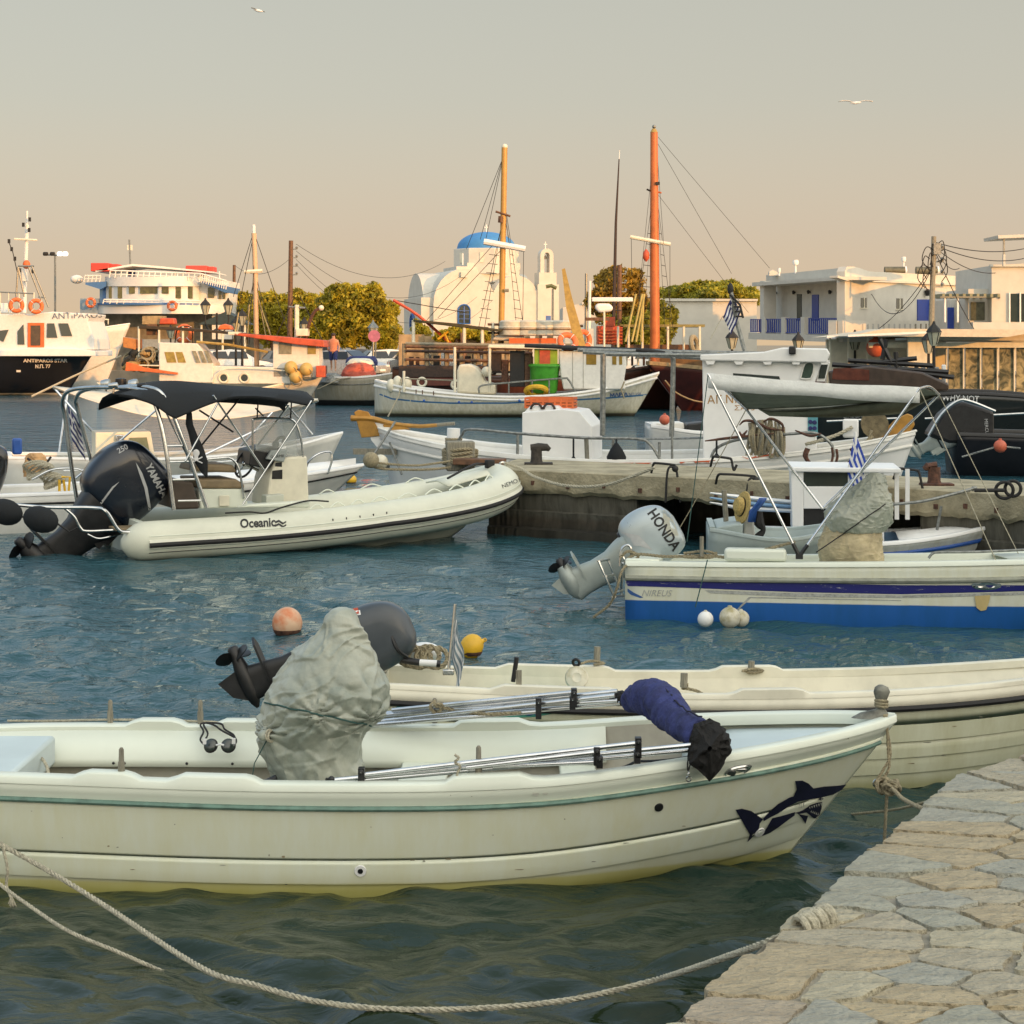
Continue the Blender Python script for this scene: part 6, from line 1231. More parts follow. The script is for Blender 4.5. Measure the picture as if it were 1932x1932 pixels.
MB().sheet([[H8.pt(u, 1, 1, inset=.1), H8.pt(u, 1, 0) + V(0, 0, .06), H8.pt(u, 1, -1, inset=.1)] for u in (.6, .7, .8, .9, .97)]).build('foredeck', M['white2'], b8, solid=.01, smooth=50)
def box8(name, pxs, o0, o1, m, bev=.01): A = [L8(x, y, o0) for x, y in pxs]; return MB().loft([A, [V(p.x, o1, p.z) for p in A]]).build(name, m, b8, bev=bev, smooth=0)
box8('cabin_side', [(1495, 1005), (1492, 888), (1516, 888), (1516, 1005)], -.5, .5, M['white2']); box8('cabin_panel', [(1516, 960), (1516, 918), (1600, 918), (1600, 960)], -.5, .5, M['white2']); box8('cabin_post', [(1600, 1005), (1600, 888), (1668, 888), (1668, 1050)], -.5, .5, M['white2'])
box8('cabin_roof', [(1489, 890), (1489, 881), (1700, 884), (1700, 893)], -.56, .56, M['white2'], .015); box8('dark_window', [(1514, 920), (1514, 888), (1602, 888), (1602, 920)], -.46, .46, M['glass'], 0); box8('cabin_opening', [(1514, 1005), (1514, 960), (1602, 960), (1602, 1005)], -.46, .46, M['black'], 0)
for x in (1692, 1712): MB().beam(L8(x, 885, -.3), L8(x, 980, -.3), .05, .05).build('stanchion', M['white2'], b8)
def r8(pts, r_=.018, m='galv'): MB().tube(curve_pts([L8(x, y, o) for x, y, o in pts], 4), r_, 7).build('hand_rail', M[m], b8)
r8([(1680, 952, -.5), (1740, 946, -.5), (1800, 932, -.4), (1842, 920, -.2)]); r8([(1768, 1000, -.5), (1776, 955, -.5)]); r8([(1836, 918, -.2), (1838, 975, -.2)])
MB().tube([L8(1848, 984, 0), L8(1895, 966, 0)], .035, 8).build('bowsprit', M['white2'], b8); MB().box(L8(1795, 940, .3), (.2, .2, .22)).build('bitt', M['white2'], b8, bev=.02)
MB().tube([L8(1616, 890, -.45), L8(1614, 815, -.45)], .02, 8).build('flagstaff', M['white2'], b8); greek_flag(b8, 'flag', L8(1613, 815, -.45), L8(1634, 866, -.5) - L8(1613, 815, -.45), L8(1598, 890, -.5) - L8(1613, 815, -.45), wave=.03, world=False)
b9 = thing('dinghy', 'small grey-blue dinghy with upright transom in front of the pier opening', 'dinghy', (2.25, 21.9, 0), R(-4))
H9 = Hull(1.7, [(0, .55), (.4, .66), (.8, .4), (1, .05)], [(0, .62), (.5, .52), (1, .66)], [(0, -.15), (1, -.05)], [(0, .15), (1, .8)], rake=.3); gb = mat('grey_blue_paint', (.36, .42, .40), .5, var=.08, sc=4, bump=.05)
H9.shell(b9, gb, nv=6, nu=16); H9.cap(b9, gb, w=.06); H9.inner(b9, gb, .15, w=.07)
def L9(x, y, o=0): return onb(b9, x, y, o)
A = [L9(x, y, -.5) for x, y in ((1345, 1008), (1352, 995), (1380, 990), (1400, 988), (1405, 1045), (1352, 1048))]; MB().loft([A, [V(p.x, .5, p.z) for p in A]]).build('stern_seat', gb, b9, bev=.02, smooth=0)
A = [L9(x, y, -.1) for x, y in ((1402, 1045), (1404, 975), (1412, 970), (1422, 980), (1428, 1045))]; MB().loft([A, [V(p.x, .15, p.z) for p in A]]).build('tiller_post', M['white'], b9, bev=.02, smooth=0)
MB().tube([L9(1370, 985, 0), L9(1366, 925, 0)], .03, 8).build('oar_post', M['wood'], b9); MB().tube(curve_pts([L9(1434, 965, -.2), L9(1432, 985, -.2), L9(1440, 1000, -.2), L9(1430, 1015, -.2), L9(1436, 1030, -.2)], 5), [.03, .06, .03, .05, .02], 7).build('black_strap', M['rubber'], b9)
ht = thing('straw_hat', 'yellow straw hat with dark band hung on the tiller post of the dinghy', 'hat', tuple(wm(b9) @ L9(1402, 965, -.15)))
c_ = wm(b9) @ L9(1400, 957, -.2); mb = MB(); mb.lathe([(.155, -.015), (.15, 0), (.09, .01), (.085, .06), (.06, .10), (.01, .105)], c_, (-1, -.55, .35), seg=26); mb.v = [(c_.x + (x - c_.x)*.9, y, c_.z + (z - c_.z)*1.25) for x, y, z in mb.v]; mb.build('straw', mat('straw', (.55, .40, .14), .85, var=.2, sc=50, bump=.5, bsc=120), ht, world=1)
mb = MB(); mb.lathe([(.092, .012), (.092, .03)], c_, (-1, -.55, .35), seg=26); mb.v = [(c_.x + (x - c_.x)*.9, y, c_.z + (z - c_.z)*1.25) for x, y, z in mb.v]; mb.build('hat_band', M['black'], ht, world=1)
mb = MB(); mb.sheet([[W(x + 3*k, y, 21.5 + .03*k) for k in (0, 2, 4)] for x, y in ((1434, 940), (1426, 952), (1415, 965), (1412, 985))]); solo('blue_towel', mb, M['blue'], 'blue cloth hanging beside the straw hat', 'cloth', solid=.02)
for k in range(3):
    mb = MB(); mb.tube(curve_pts([W(1340, 930 + 9*k, 23.4), W(1400, 938 + 10*k, 23.5), W(1500, 948 + 8*k, 23.6)], 6), [.02, .05, .05], 8, sq=.5); solo('oar', mb, M['skyb'] if k % 2 else M['white2'], ('uppermost', 'middle', 'lowest')[k] + ' of three pale blue and white boards stacked behind the straw hat', 'board')
# ------------------------------------------------------------ far side: generic builders
def pbox(parent, name, x0, y0, x1, y1, D, dep, m, bev=0, w=True, yaw=0, label=None):
    a, b = W(x0, y0, D), W(x1, y1, D); c_ = (a + b)/2 + V(0, dep/2, 0); R3 = Matrix.Rotation(yaw, 3, 'Z'); c0 = (a + b)/2
    mb = MB(); mb.box(c0 + R3 @ V(0, dep/2, 0), (abs(b.x - a.x), dep, abs(a.z - b.z)), rot=R3); return mb.build(name, m, parent, smooth=0, bev=bev, world=w, label=label)
def ppoly(parent, name, pts, D, dep, m, bev=0, smooth=0):
    A = [W(x, y, D) for x, y in pts]; return MB().loft([A, [p + V(0, dep, 0) for p in A]]).build(name, m, parent, smooth=smooth, bev=bev, world=1)
def ptube(parent, name, pts, D, r, m, n=0, seg=6, dys=None):
    P = [W(q[0], q[1], D + (q[2] if len(q) > 2 else 0)) for q in pts]; P = curve_pts(P, n) if n else P; return MB().tube(P, r, seg).build(name, m, parent, world=1)
def lifebuoy(label, px, py, D, r, tilt=(0, -1, .1), m='orange', hang=True):
    c_ = W(px, py, D); o = thing('lifebuoy', label, 'lifebuoy', tuple(c_)); MB().torus((0, 0, 0), r*.72, r*.26, axis=tilt, seg=24, sg=10).build('ring', M[m], o)
    Mq = Vector(tilt).normalized().to_track_quat('Z', 'Y').to_matrix()
    for k in range(4): a = PI/4 + k*PI/2; p = Mq @ V(r*.72*math.cos(a), r*.72*math.sin(a), 0); MB().torus(p, r*.27, r*.03, axis=Mq @ V(-math.sin(a), math.cos(a), 0), seg=14, sg=5).build('band', M['white2'], o)
    return o
def leaves(rs, blobs, n, sz, name, m, parent, world=1):
    vs, fs = [], []
    tot = sum(b[1][0]*b[1][1] + b[1][0]*b[1][2] for b in blobs)
    V_, F_ = [], []
    for c_, r_ in blobs:
        k = int(n*(r_[0]*r_[1] + r_[0]*r_[2])/tot); d = rs.normal(size=(k, 3)); d /= np.linalg.norm(d, axis=1)[:, None]; rad = rs.uniform(.35, 1.02, k)**.45
        lump = 1 + .16*np.sin(d[:, 0]*7 + c_[0]) * np.cos(d[:, 2]*6 + c_[1]) + .10*np.sin(d[:, 1]*11 + d[:, 2]*9)
        P = np.array(c_)[None, :] + d*rad[:, None]*lump[:, None]*np.array(r_)[None, :]
        a = rs.normal(size=(k, 3)); a /= np.linalg.norm(a, axis=1)[:, None]; b = np.cross(a, rs.normal(size=(k, 3))); b /= np.linalg.norm(b, axis=1)[:, None]; s = sz*rs.uniform(.6, 1.4, k)[:, None]
        V_.append(np.stack([P - a*s, P + b*s*.45, P + a*s, P - b*s*.45], 1).reshape(-1, 3))
    Vv = np.concatenate(V_); 
    if world: inv = np.array(wm(parent).inverted()); Vv = Vv @ inv[:3, :3].T + inv[:3, 3]
    F = np.arange(len(Vv)).reshape(-1, 4); me = bpy.data.meshes.new(name); me.from_pydata(Vv.tolist(), [], F.tolist()); me.materials.append(m)
    o = bpy.data.objects.new(name, me); C.objects.link(o); o.parent = parent; return o
def leafmat(name, c1, c2):
    m = bpy.data.materials.new(name); m.use_nodes = True; t = m.node_tree; b = t.nodes['Principled BSDF']; N = t.nodes.new; L_ = t.links.new
    g = N('ShaderNodeNewGeometry'); n = N('ShaderNodeTexNoise'); n.inputs['Scale'].default_value = .9; n.inputs['Detail'].default_value = 4; L_(g.outputs['Position'], n.inputs['Vector'])
    ad = N('ShaderNodeMath'); ad.operation = 'MULTIPLY_ADD'; ad.inputs[1].default_value = .35; L_(g.outputs['Random Per Island'], ad.inputs[0]); L_(n.outputs[0], ad.inputs[2])
    r = N('ShaderNodeValToRGB'); r.color_ramp.elements[0].position = .45; r.color_ramp.elements[1].position = .85; r.color_ramp.elements[0].color = (*c1, 1); r.color_ramp.elements[1].color = (*c2, 1); L_(ad.outputs[0], r.inputs[0]); L_(r.outputs[0], b.inputs['Base Color']); b.inputs['Roughness'].default_value = .6
    tr = N('ShaderNodeBsdfTranslucent'); L_(r.outputs[0], tr.inputs[0]); mx = N('ShaderNodeMixShader'); mx.inputs[0].default_value = .4; o = t.nodes['Material Output']; L_(b.outputs[0], mx.inputs[1]); L_(tr.outputs[0], mx.inputs[2]); L_(mx.outputs[0], o.inputs[0]); return m
LF1 = leafmat('tamarisk_leaves', (.15, .14, .016), (.56, .46, .03)); LF2 = leafmat('bush_leaves', (.12, .13, .015), (.46, .42, .04)); LF3 = leafmat('dry_leaves', (.13, .09, .015), (.50, .32, .04))
nrs = np.random.default_rng(11)
def tree(label, blobs_px, D, n, m=None, sz=.16, trunks=((0, 0),), group=None, name='tree', dr=1.0, cat='tree'):
    xs = [b[0] for b in blobs_px]; cx = sum(xs)/len(xs); base = W(cx, 700, D); base.z = 1.0
    o = thing(name, label, cat, tuple(base), 0, group); bl = []
    for x, y, rx, ry in blobs_px: c_ = W(x, y, D + random.uniform(-1, 1)*dr); bl.append((tuple(c_), (rx/FP*D, rx/FP*D*.85, ry/FP*D)))
    for c_, r_ in list(bl):
        for q in range(5):
            a, e = random.uniform(0, 6.28), random.uniform(-.3, 1.2); k = random.uniform(.22, .42); bl.append(((c_[0] + r_[0]*math.cos(a)*math.cos(e)*.95, c_[1] + r_[1]*math.sin(a)*math.cos(e)*.95, c_[2] + r_[2]*math.sin(e)*.95), (r_[0]*k, r_[1]*k, r_[2]*k)))
    leaves(nrs, bl, int(n*1.3), sz*.85, 'crown', m or LF1, o)
    mb = MB()
    for dx, lean in trunks:
        b0 = V(base.x + dx, D, 1.0); top = V(base.x + dx*1.6 + lean, D, bl[0][0][2]); mb = MB(); mb.tube(curve_pts([b0, b0.lerp(top, .4) + V(.15, 0, 0), top], 4), [.22, .16, .07], 8)
        for k in range(3): q = bl[k % len(bl)][0]; mb.tube([b0.lerp(top, .45), Vector(q)], [.1, .04], 6)
        mb.build('trunk', M['brown'], o, world=1)
    return o
# trees
tree('large rounded tamarisk tree, its right half golden in the sun, left of the church', [(668, 600, 62, 52), (710, 610, 42, 42), (640, 580, 38, 34), (690, 570, 40, 30), (728, 632, 30, 28), (630, 628, 44, 34)], 118, 34000, trunks=((-.5, .3), (.6, .4)))
tree('long dark green tree between the mast and the big golden tree', [(560, 600, 60, 42), (520, 612, 50, 40), (600, 596, 46, 40), (560, 572, 40, 24), (500, 590, 40, 34)], 124, 26000, trunks=((-1, 0), (1, 0)))
tree('dark green tree behind the white and orange fishing boat mast', [(480, 598, 46, 42), (460, 612, 34, 38), (500, 578, 34, 28)], 130, 15000)
tree('tall autumn-coloured tree beside the reddish mast', [(1165, 570, 46, 50), (1150, 540, 30, 34), (1190, 590, 38, 46), (1180, 536, 34, 30), (1205, 612, 30, 30)], 112, 20000, m=LF3)
tree('dark green bush under the white wall right of the reddish mast', [(1250, 610, 26, 42), (1225, 625, 34, 34), (1180, 628, 44, 28)], 108, 12000, m=LF2, name='bush', cat='bush')
tree('low bright green treetops above the white wall, right group', [(1355, 556, 62, 22), (1320, 552, 44, 20), (1400, 562, 36, 18), (1365, 545, 40, 14)], 150, 12000, m=LF2, sz=.2)
tree('small bright treetop above the white wall, left of the right group', [(1262, 556, 34, 14), (1285, 552, 30, 12)], 152, 4000, m=LF2, sz=.2)
tree('small tree at the foot of the church left side', [(790, 622, 14, 16), (800, 630, 12, 12)], 135, 1500, m=LF2, name='bush', cat='bush')
for k, (x, y, rx) in enumerate(((865, 628, 26), (905, 632, 22), (838, 634, 20))): tree(('yellow-green', 'olive', 'small dry')[k] + ' shrub on the terrace wall before the church, ' + ('left', 'right', 'outer')[k], [(x, y, rx, 11), (x + 10, y + 3, rx*.6, 9)], 96, 1800, m=LF1, name='shrub', cat='shrub', sz=.11)
# ------------------------------------------------------------ church
WW = mat('limewash', (.57, .55, .49), .85, var=.05, sc=1.5, bump=.15, bsc=6)
BD = mat('dome_blue', (.05, .22, .50), .55, var=.07, sc=2); BW = mat('window_blue', (.03, .12, .38), .5, var=.1)
cb_ = W(818, 650, 150); ch = thing('church', 'white domed church with blue dome, arched blue windows and bell tower', 'church', (cb_.x, 150, 1.0), R(14.5))
def vault(name, x0, x1, y0, y1, zs, zt, axis, m=WW, n=14):
    prof = []; a, b = (x0, x1) if axis == 'y' else (y0, y1); c_, r_ = (a + b)/2, (b - a)/2
    prof = [(a, 0), (b, 0)] + [(c_ + r_*math.cos(PI*k/n), zs + (zt - zs)*math.sin(PI*k/n)) for k in range(n + 1)]
    if axis == 'y': A = [V(p, y0, z) for p, z in prof]; B = [V(p, y1, z) for p, z in prof]
    else: A = [V(x0, p, z) for p, z in prof]; B = [V(x1, p, z) for p, z in prof]
    return MB().loft([A, B]).build(name, m, ch, smooth=30)
vault('nave', 0, 5.0, 0, 9, 4.9, 7.7, 'y'); vault('transept', -.55, 8.4, 1.1, 7.6, 4.3, 7.45, 'x')
MB().box((-.25, 3.9, 2.7), (1.3, 6.9, 5.4)).build('west_wing', WW, ch, smooth=0); MB().box((6.7, 4.0, 3.0), (3.6, 7.8, 6.0)).build('east_wing', WW, ch, smooth=0)
vault('porch_vault', 4.9, 8.6, .25, 7.4, 5.4, 7.2, 'y'); MB().box((4.9, 4.4, 7.3), (5.2, 4.8, 1.3)).build('drum_base', WW, ch, smooth=0); MB().box((5.4, 4.2, 8.0), (4.4, 4.2, .5)).build('drum_step', WW, ch, smooth=0)
MB().lathe([(2.72, 7.4), (2.72, 9.4), (2.66, 9.45)], (5.3, 4.2, 0), seg=8).build('drum', WW, ch, smooth=0)
MB().lathe([(2.42, 0), (2.40, .1)] + [(2.38*math.cos(a), .1 + 1.32*math.sin(a)) for a in [PI/2*k/12 for k in range(1, 12)]] + [(.05, 1.43)], (5.3, 4.2, 9.45), seg=36).build('dome', BD, ch, smooth=50)
for d, s_ in (((0, 0, 1), .5),): mb = MB(); mb.box((5.3, 4.2, 11.15), (.06, .06, .62)); mb.box((5.3, 4.2, 11.25), (.34, .06, .06)); mb.build('dome_cross', M['white2'], ch)
for k in range(8):
    a = 2*PI*(k + .5)/8; q = V(5.3 + 2.53*math.cos(a), 4.2 + 2.53*math.sin(a), 8.7); MB().box(q, (.1, .28, .8), rot=a).build('drum_window', M['cream'], ch, smooth=0)
def arch_win(x, y, z, w_, h_, axis, name='window'):
    n = 10; prof = [(-w_/2, 0), (w_/2, 0)] + [(w_/2*math.cos(PI*k/n), h_ - w_/2 + w_/2*math.sin(PI*k/n)) for k in range(n + 1)]
    T_ = (lambda u, v, d: V(x + u, y + d, z + v)) if axis == 'y' else (lambda u, v, d: V(x + d, y + u, z + v))
    o = MB().loft([[T_(u, v, -.03) for u, v in prof], [T_(u, v, .06) for u, v in prof]]).build(name, M['glass'], ch, smooth=0)
    fr = MB(); P = [T_(u, v, -.06) for u, v in prof]; 
    MB().tube(P + [P[0]], w_*.06, 5).build('window_frame', BW, o)
    MB().beam(T_(0, 0, -.06), T_(0, h_ - w_*.1, -.06), w_*.09, .05).build('mullion', BW, o)
    for t in (.25, .5, .68): MB().beam(T_(-w_/2, h_*t, -.06), T_(w_/2, h_*t, -.06), w_*.06, .04).build('glazing_bar', BW, o)
arch_win(2.45, -.02, 3.35, .95, 1.5, 'y'); arch_win(-.93, 3.6, 3.1, 1.5, 1.05, 'x')
q = V(2.4, -.05, 7.0); MB().beam(q, q + V(0, 0, .4), .5, .4).build('facade_plaque', WW, ch)
# bell tower
MB().box((9.35, .8, 3.25), (1.75, 1.7, 6.5)).build('tower_base', WW, ch, smooth=0); MB().box((9.35, .8, 6.95), (1.45, 1.4, 1.0)).build('tower_stage', WW, ch, smooth=0)
n = 10; out_ = [(-.45, 0), (.45, 0)] + [(.45*math.cos(PI*k/n), 2.1 + .45*math.sin(PI*k/n)) for k in range(n + 1)]; mb = MB()
for s_ in (-1, 1): mb.box((9.35 + s_*.38, .8, 8.1), (.32, .9, 1.5))
for k in range(n): a0, a1 = PI*k/n, PI*(k + 1)/n; mb.loft([[V(9.35 + r_*math.cos(a), .8 + d, 8.85 + r_*math.sin(a)) for r_, d in ((.22, -.45), (.54, -.45), (.54, .45), (.22, .45))] for a in (a0, a1)])
mb.build('belfry_arch', WW, ch, smooth=0); MB().lathe([(.14, 0), (.12, .06), (.08, .22), (.02, .3)], (9.35, .8, 8.55), seg=12).build('bell', M['galv'], ch)
mb = MB(); mb.box((9.35, .8, 9.65), (.05, .05, .6)); mb.box((9.35, .8, 9.75), (.28, .05, .05)); mb.build('tower_cross', M['white2'], ch)
o = MB().box((9.35, -.03, 2.2), (.42, .06, 3.6)).build('tower_door', BW, ch, smooth=0)
ptube(ch, 'lightning_rod', ((873, 500), (873, 478)), 151, .05, M['white2'])
# terrace wall, hedge posts and things on the shore between boats
tw = thing('terrace_wall', 'low tan stone wall of the terrace in front of the church', 'wall', tuple(W(900, 690, 97)))
tan2 = mat('tan_stone', (.42, .30, .17), .9, var=.25, sc=1.5, bump=.4, bsc=6)
for x0, x1, y in ((752, 800, 631), (800, 850, 634), (850, 990, 629), (990, 1060, 634)): pbox(tw, 'wall_block', x0 + .3, y, x1 - .3, 700, 97, .6, tan2)
for k in range(6): pbox(tw, 'wall_pillar', 1000 + 22*k, 620, 1010 + 22*k, 700, 96.5, .5, WW)
# long white wall right
lw = thing('long_white_wall', 'long white building wall with sunlit upper edge behind the reddish mast', 'building', tuple(W(1200, 690, 125)))
ppoly(lw, 'wall', [(1062, 640), (1062, 580), (1100, 572), (1230, 566), (1428, 566), (1428, 700), (1062, 700)], 125, 8, WW); ppoly(lw, 'parapet', [(1098, 570), (1232, 563), (1430, 564), (1430, 568), (1232, 568), (1098, 575)], 124.8, .4, WW)
# ------------------------------------------------------------ buildings on the right
hb = thing('veranda_house', 'white house with blue-railed veranda, small windows and blue door', 'house', tuple(W(1610, 690, 106)), 0)
def hpoly(o, name, pts3, m, dv=(0, .4, 0)): return MB().loft([[Vector(p) for p in pts3], [Vector(p) + Vector(dv) for p in pts3]]).build(name, m, o, smooth=0, world=1)
C0 = W(1594, 650, 104); Lf = W(1433, 650, 118); Rt = W(1870, 650, 118)     # front corner, far left end, far right end
def face(A, B, px, py):
    """pixel ray onto the vertical plane through A and B"""
    n = (B - A).cross(V(0, 0, 1)).normalized(); o = V(0, 0, CH); d = V((px - HX)/FP, 1, -(py - HY)/FP); return o + d*((A - o).dot(n)/d.dot(n))
fl2 = lambda x, y: face(Lf, C0, x, y); fr2 = lambda x, y: face(C0, Rt, x, y)
def fpanel(o, name, f, x0, y0, x1, y1, m, off=.0, th=.25, skew=None):
    P = [f(x0, y1), f(x1, y1), f(x1, y0), f(x0, y0)] if skew is None else [f(*q) for q in skew]
    A = f(x0, 650); B = f(x1, 650); n = (B - A).cross(V(0, 0, 1)).normalized()
    if n.y > 0: n = -n
    return MB().loft([[p + n*off for p in P], [p + n*(off - th) for p in P]]).build(name, m, o, smooth=0, world=1)
BLR = mat('railing_blue', (.012, .045, .30), .5, var=.1)
# veranda wing (shaded)
fpanel(hb, 'veranda_wall', lambda x, y: fl2(x, y) + V(.6, 1.8, 0), 0, 0, 1, 1, WW, skew=[(1436, 625), (1592, 640), (1592, 536), (1436, 541)]) if False else None
back = lambda x, y: face(Lf + V(1.1, 1.5, 0), C0 + V(1.1, 1.5, 0), x, y)
fpanel(hb, 'veranda_wall', back, 1440, 0, 1592, 0, WW, skew=[(1440, 640), (1594, 645), (1594, 520), (1440, 530)])
fpanel(hb, 'roof_edge', fl2, 1425, 0, 1598, 0, WW, .25, 2.6, skew=[(1426, 540), (1596, 528), (1596, 522), (1426, 533)]); fpanel(hb, 'parapet', back, 1452, 0, 1600, 0, WW, .2, .8, skew=[(1451, 534), (1600, 524), (1600, 505), (1451, 519)])
fpanel(hb, 'corner_pier', fl2, 1434, 530, 1441, 640, WW, 0, .8); ppoly(hb, 'roof_ornament', [(1451, 520), (1452, 512), (1458, 509), (1466, 513), (1470, 520)], 118, .6, WW)
fpanel(hb, 'veranda_floor', fl2, 1425, 0, 1594, 0, WW, .2, 2.0, skew=[(1418, 640), (1594, 646), (1594, 634), (1418, 628)])
for x0, x1 in ((1418, 1439), (1446, 1476), (1483, 1513), (1528, 1592)):
    y0, y1 = 602 - (x0 - 1418)*.02, 628 + (x0 - 1418)*.03
    mb = MB()
    fpanel(hb, 'rail_top', fl2, x0, y0, x1, y0 + 1.6, BLR, .1, .08); fpanel(hb, 'rail_bottom', fl2, x0, y1 - 3, x1, y1 - 1.5, BLR, .1, .08)
    nb = int((x1 - x0)/4)
    for k in range(nb + 1): xx = x0 + (x1 - x0 - 1.4)*k/nb; fpanel(hb, 'baluster', fl2, xx, y0 + 1, xx + 1.4, y1 - 2, BLR, .09, .05)
for x in (1441, 1478, 1515): fpanel(hb, 'veranda_pillar', fl2, x, 598, x + 7, 632, WW, .15, .35)
fpanel(hb, 'dark_door', back, 1504, 555, 1513, 605, M['glass'], .03, .1); fpanel(hb, 'blue_door', back, 1533, 556, 1545, 605, BLR, .05, .1)
for x, y in ((1464, 553), (1499, 552), (1527, 551), (1567, 551)): c_ = back(x, y) + V(-.1, -.25, 0); mb = MB(); mb.lathe([(.07, -.12), (.10, .06), (.03, .12)], c_, seg=8); mb.box(c_ + V(.1, .1, 0), (.3, .06, .1)); mb.build('wall_lamp', M['black'], hb, world=1)
# sunny wing
fpanel(hb, 'front_wall', fr2, 1594, 0, 1870, 0, WW, 0, .5, skew=[(1594, 700), (1860, 700), (1860, 530), (1830, 522), (1640, 512), (1623, 506), (1610, 503), (1598, 503), (1594, 512)])
fpanel(hb, 'cornice', fr2, 1560, 0, 1860, 0, WW, .18, .5, skew=[(1575, 524), (1594, 530), (1860, 541), (1860, 538), (1594, 526), (1575, 520)])
for x0, x1, y0, y1 in ((1624, 1635, 562, 581), (1691, 1703, 563, 583)): w_ = fpanel(hb, 'window', fr2, x0, y0, x1, y1, M['glass'], .02, .3); fpanel(hb, 'window_frame', fr2, x0 - 1.5, y1, x1 + 1.5, y1 + 1.5, M['cream'], .06, .1); fpanel(hb, 'window_post', fr2, (x0 + x1)/2 - .6, y0, (x0 + x1)/2 + .6, y1, M['cream'], .05, .06)
fpanel(hb, 'blue_door', fr2, 1730, 565, 1753, 608, BLR, .06, .3); fpanel(hb, 'blue_shutter', fr2, 1754, 566, 1774, 608, mat('dark_railing_blue', (.01, .025, .16), .5, var=.1), .35, .08); fpanel(hb, 'door_post', fr2, 1752.6, 565, 1754, 608, M['cream'], .1, .1)
c_ = fr2(1748, 552) + V(0, -.3, 0); MB().lathe([(.12, -.2), (.18, .1), (.05, .2)], c_, seg=8).build('wall_lamp', M['black'], hb, world=1)
bal = lambda x, y: face(C0 + V(.6, -.9, 0), Rt + V(.6, -.9, 0), x, y)
fpanel(hb, 'balcony_wall', bal, 1594, 0, 1860, 0, WW, 0, .3, skew=[(1590, 644), (1850, 642), (1850, 606), (1590, 604)])
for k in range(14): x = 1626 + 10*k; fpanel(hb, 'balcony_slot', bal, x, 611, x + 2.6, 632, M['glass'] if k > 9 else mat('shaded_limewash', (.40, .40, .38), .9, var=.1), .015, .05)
fpanel(hb, 'balcony_pier', lambda x, y: face(C0 + V(-.1, -1.2, 0), Rt + V(-.1, -1.2, 0), x, y), 1578, 604, 1596, 645, WW, 0, .5)
tk = mat('dull_olive_metal', (.16, .15, .10), .5, metal=.4, var=.2, sc=3)
for k, (x0, x1) in enumerate(((1669, 1708), (1728, 1769))):
    a, b = W(x0, 511, 112), W(x1, 511, 112); o = thing('water_tank', ('left' if k == 0 else 'right') + ' of the two horizontal olive water tanks on the roof of the veranda house', 'water tank', tuple(W((x0 + x1)/2, 520, 112)), 0, 'rooftop water tanks'); MB().tube([a, b], .25, 14).build('tank_body', tk, o, world=1); MB().tube([a.lerp(b, .97), b + V(.06, 0, 0)], .27, 14).build('tank_cap', M['white2'], o, world=1)
for k, (x, y0, y1, s_) in enumerate(((1501, 516, 493, .16), (1705, 515, 487, .12), (1470, 520, 508, .08))):
    o = thing('roof_antenna', ('round-headed white antenna at the left of the veranda house roof', 'slim white roof vent pipe beside the water tanks', 'tiny roof antenna next to the roof ornament')[k], 'antenna', tuple(W(x, y0, 115))); ptube(o, 'pole', ((x, y0), (x, y1)), 115, .06, M['white2']); MB().lathe([(s_, -.14), (s_*1.2, 0), (s_, .14)], W(x, y1 + 2, 115), seg=12).build('head', M['white2'], o, world=1)
# white block house at the right edge
rh = thing('terrace_house', 'white block house with pergola and large window at the right picture edge', 'house', tuple(W(1920, 690, 98)))
WX = [(1868, 502), (2010, 490), (2010, 660), (1868, 660)]
ppoly(rh, 'wall', [(1871, 501), (2200, 480), (2200, 700), (1871, 700)], 98, 8, WW); pbox(rh, 'lower_wing', 1827, 545, 1873, 700, 98.8, 5, WW); pbox(rh, 'rounded_wing', 1790, 555, 1830, 700, 101, 5, WW, bev=.3); pbox(rh, 'balcony', 1836, 608, 2200, 636, 96.5, 1.4, WW)
pbox(rh, 'window', 1907, 554, 1960, 607, 97.95, .1, M['glass']); 
for x in (1904, 1924, 1945): pbox(rh, 'window_frame', x, 552, x + 2.4, 608, 97.85, .1, M['white2'])
pbox(rh, 'door', 1832, 570, 1858, 604, 98.7, .1, mat('olive_glass', (.09, .09, .05), .2, var=.2)); pbox(rh, 'blue_door', 1788, 580, 1800, 620, 100.9, .1, BLR)
for k in range(9): pbox(rh, 'pergola_beam', 1778 + 13*k, 554, 1783 + 13*k, 561, 96.5, 3.0, mat('olive_wood', (.28, .27, .17), .8, var=.15))
pbox(rh, 'pergola_rail', 1774, 559, 1860, 562, 96.4, .12, M['wood']); 
for x in (1782, 1806): pbox(rh, 'pergola_post', x, 560, x + 3, 608, 96.5, .12, M['white2'])
ppoly(rh, 'roof_canopy', [(1883, 444), (2100, 436), (2100, 441), (1884, 450)], 97, 3, WW); pbox(rh, 'canopy_post', 1893, 449, 1896, 480, 97.2, .1, M['galv']); pbox(rh, 'canopy_post_base', 1893, 480, 1897, 502, 97.1, .2, WW)
pbox(rh, 'cornice', 1869, 499, 2100, 503, 97.8, .3, WW); pbox(rh, 'wall_lamp', 1884, 555, 1887, 563, 97.9, .1, M['black'])
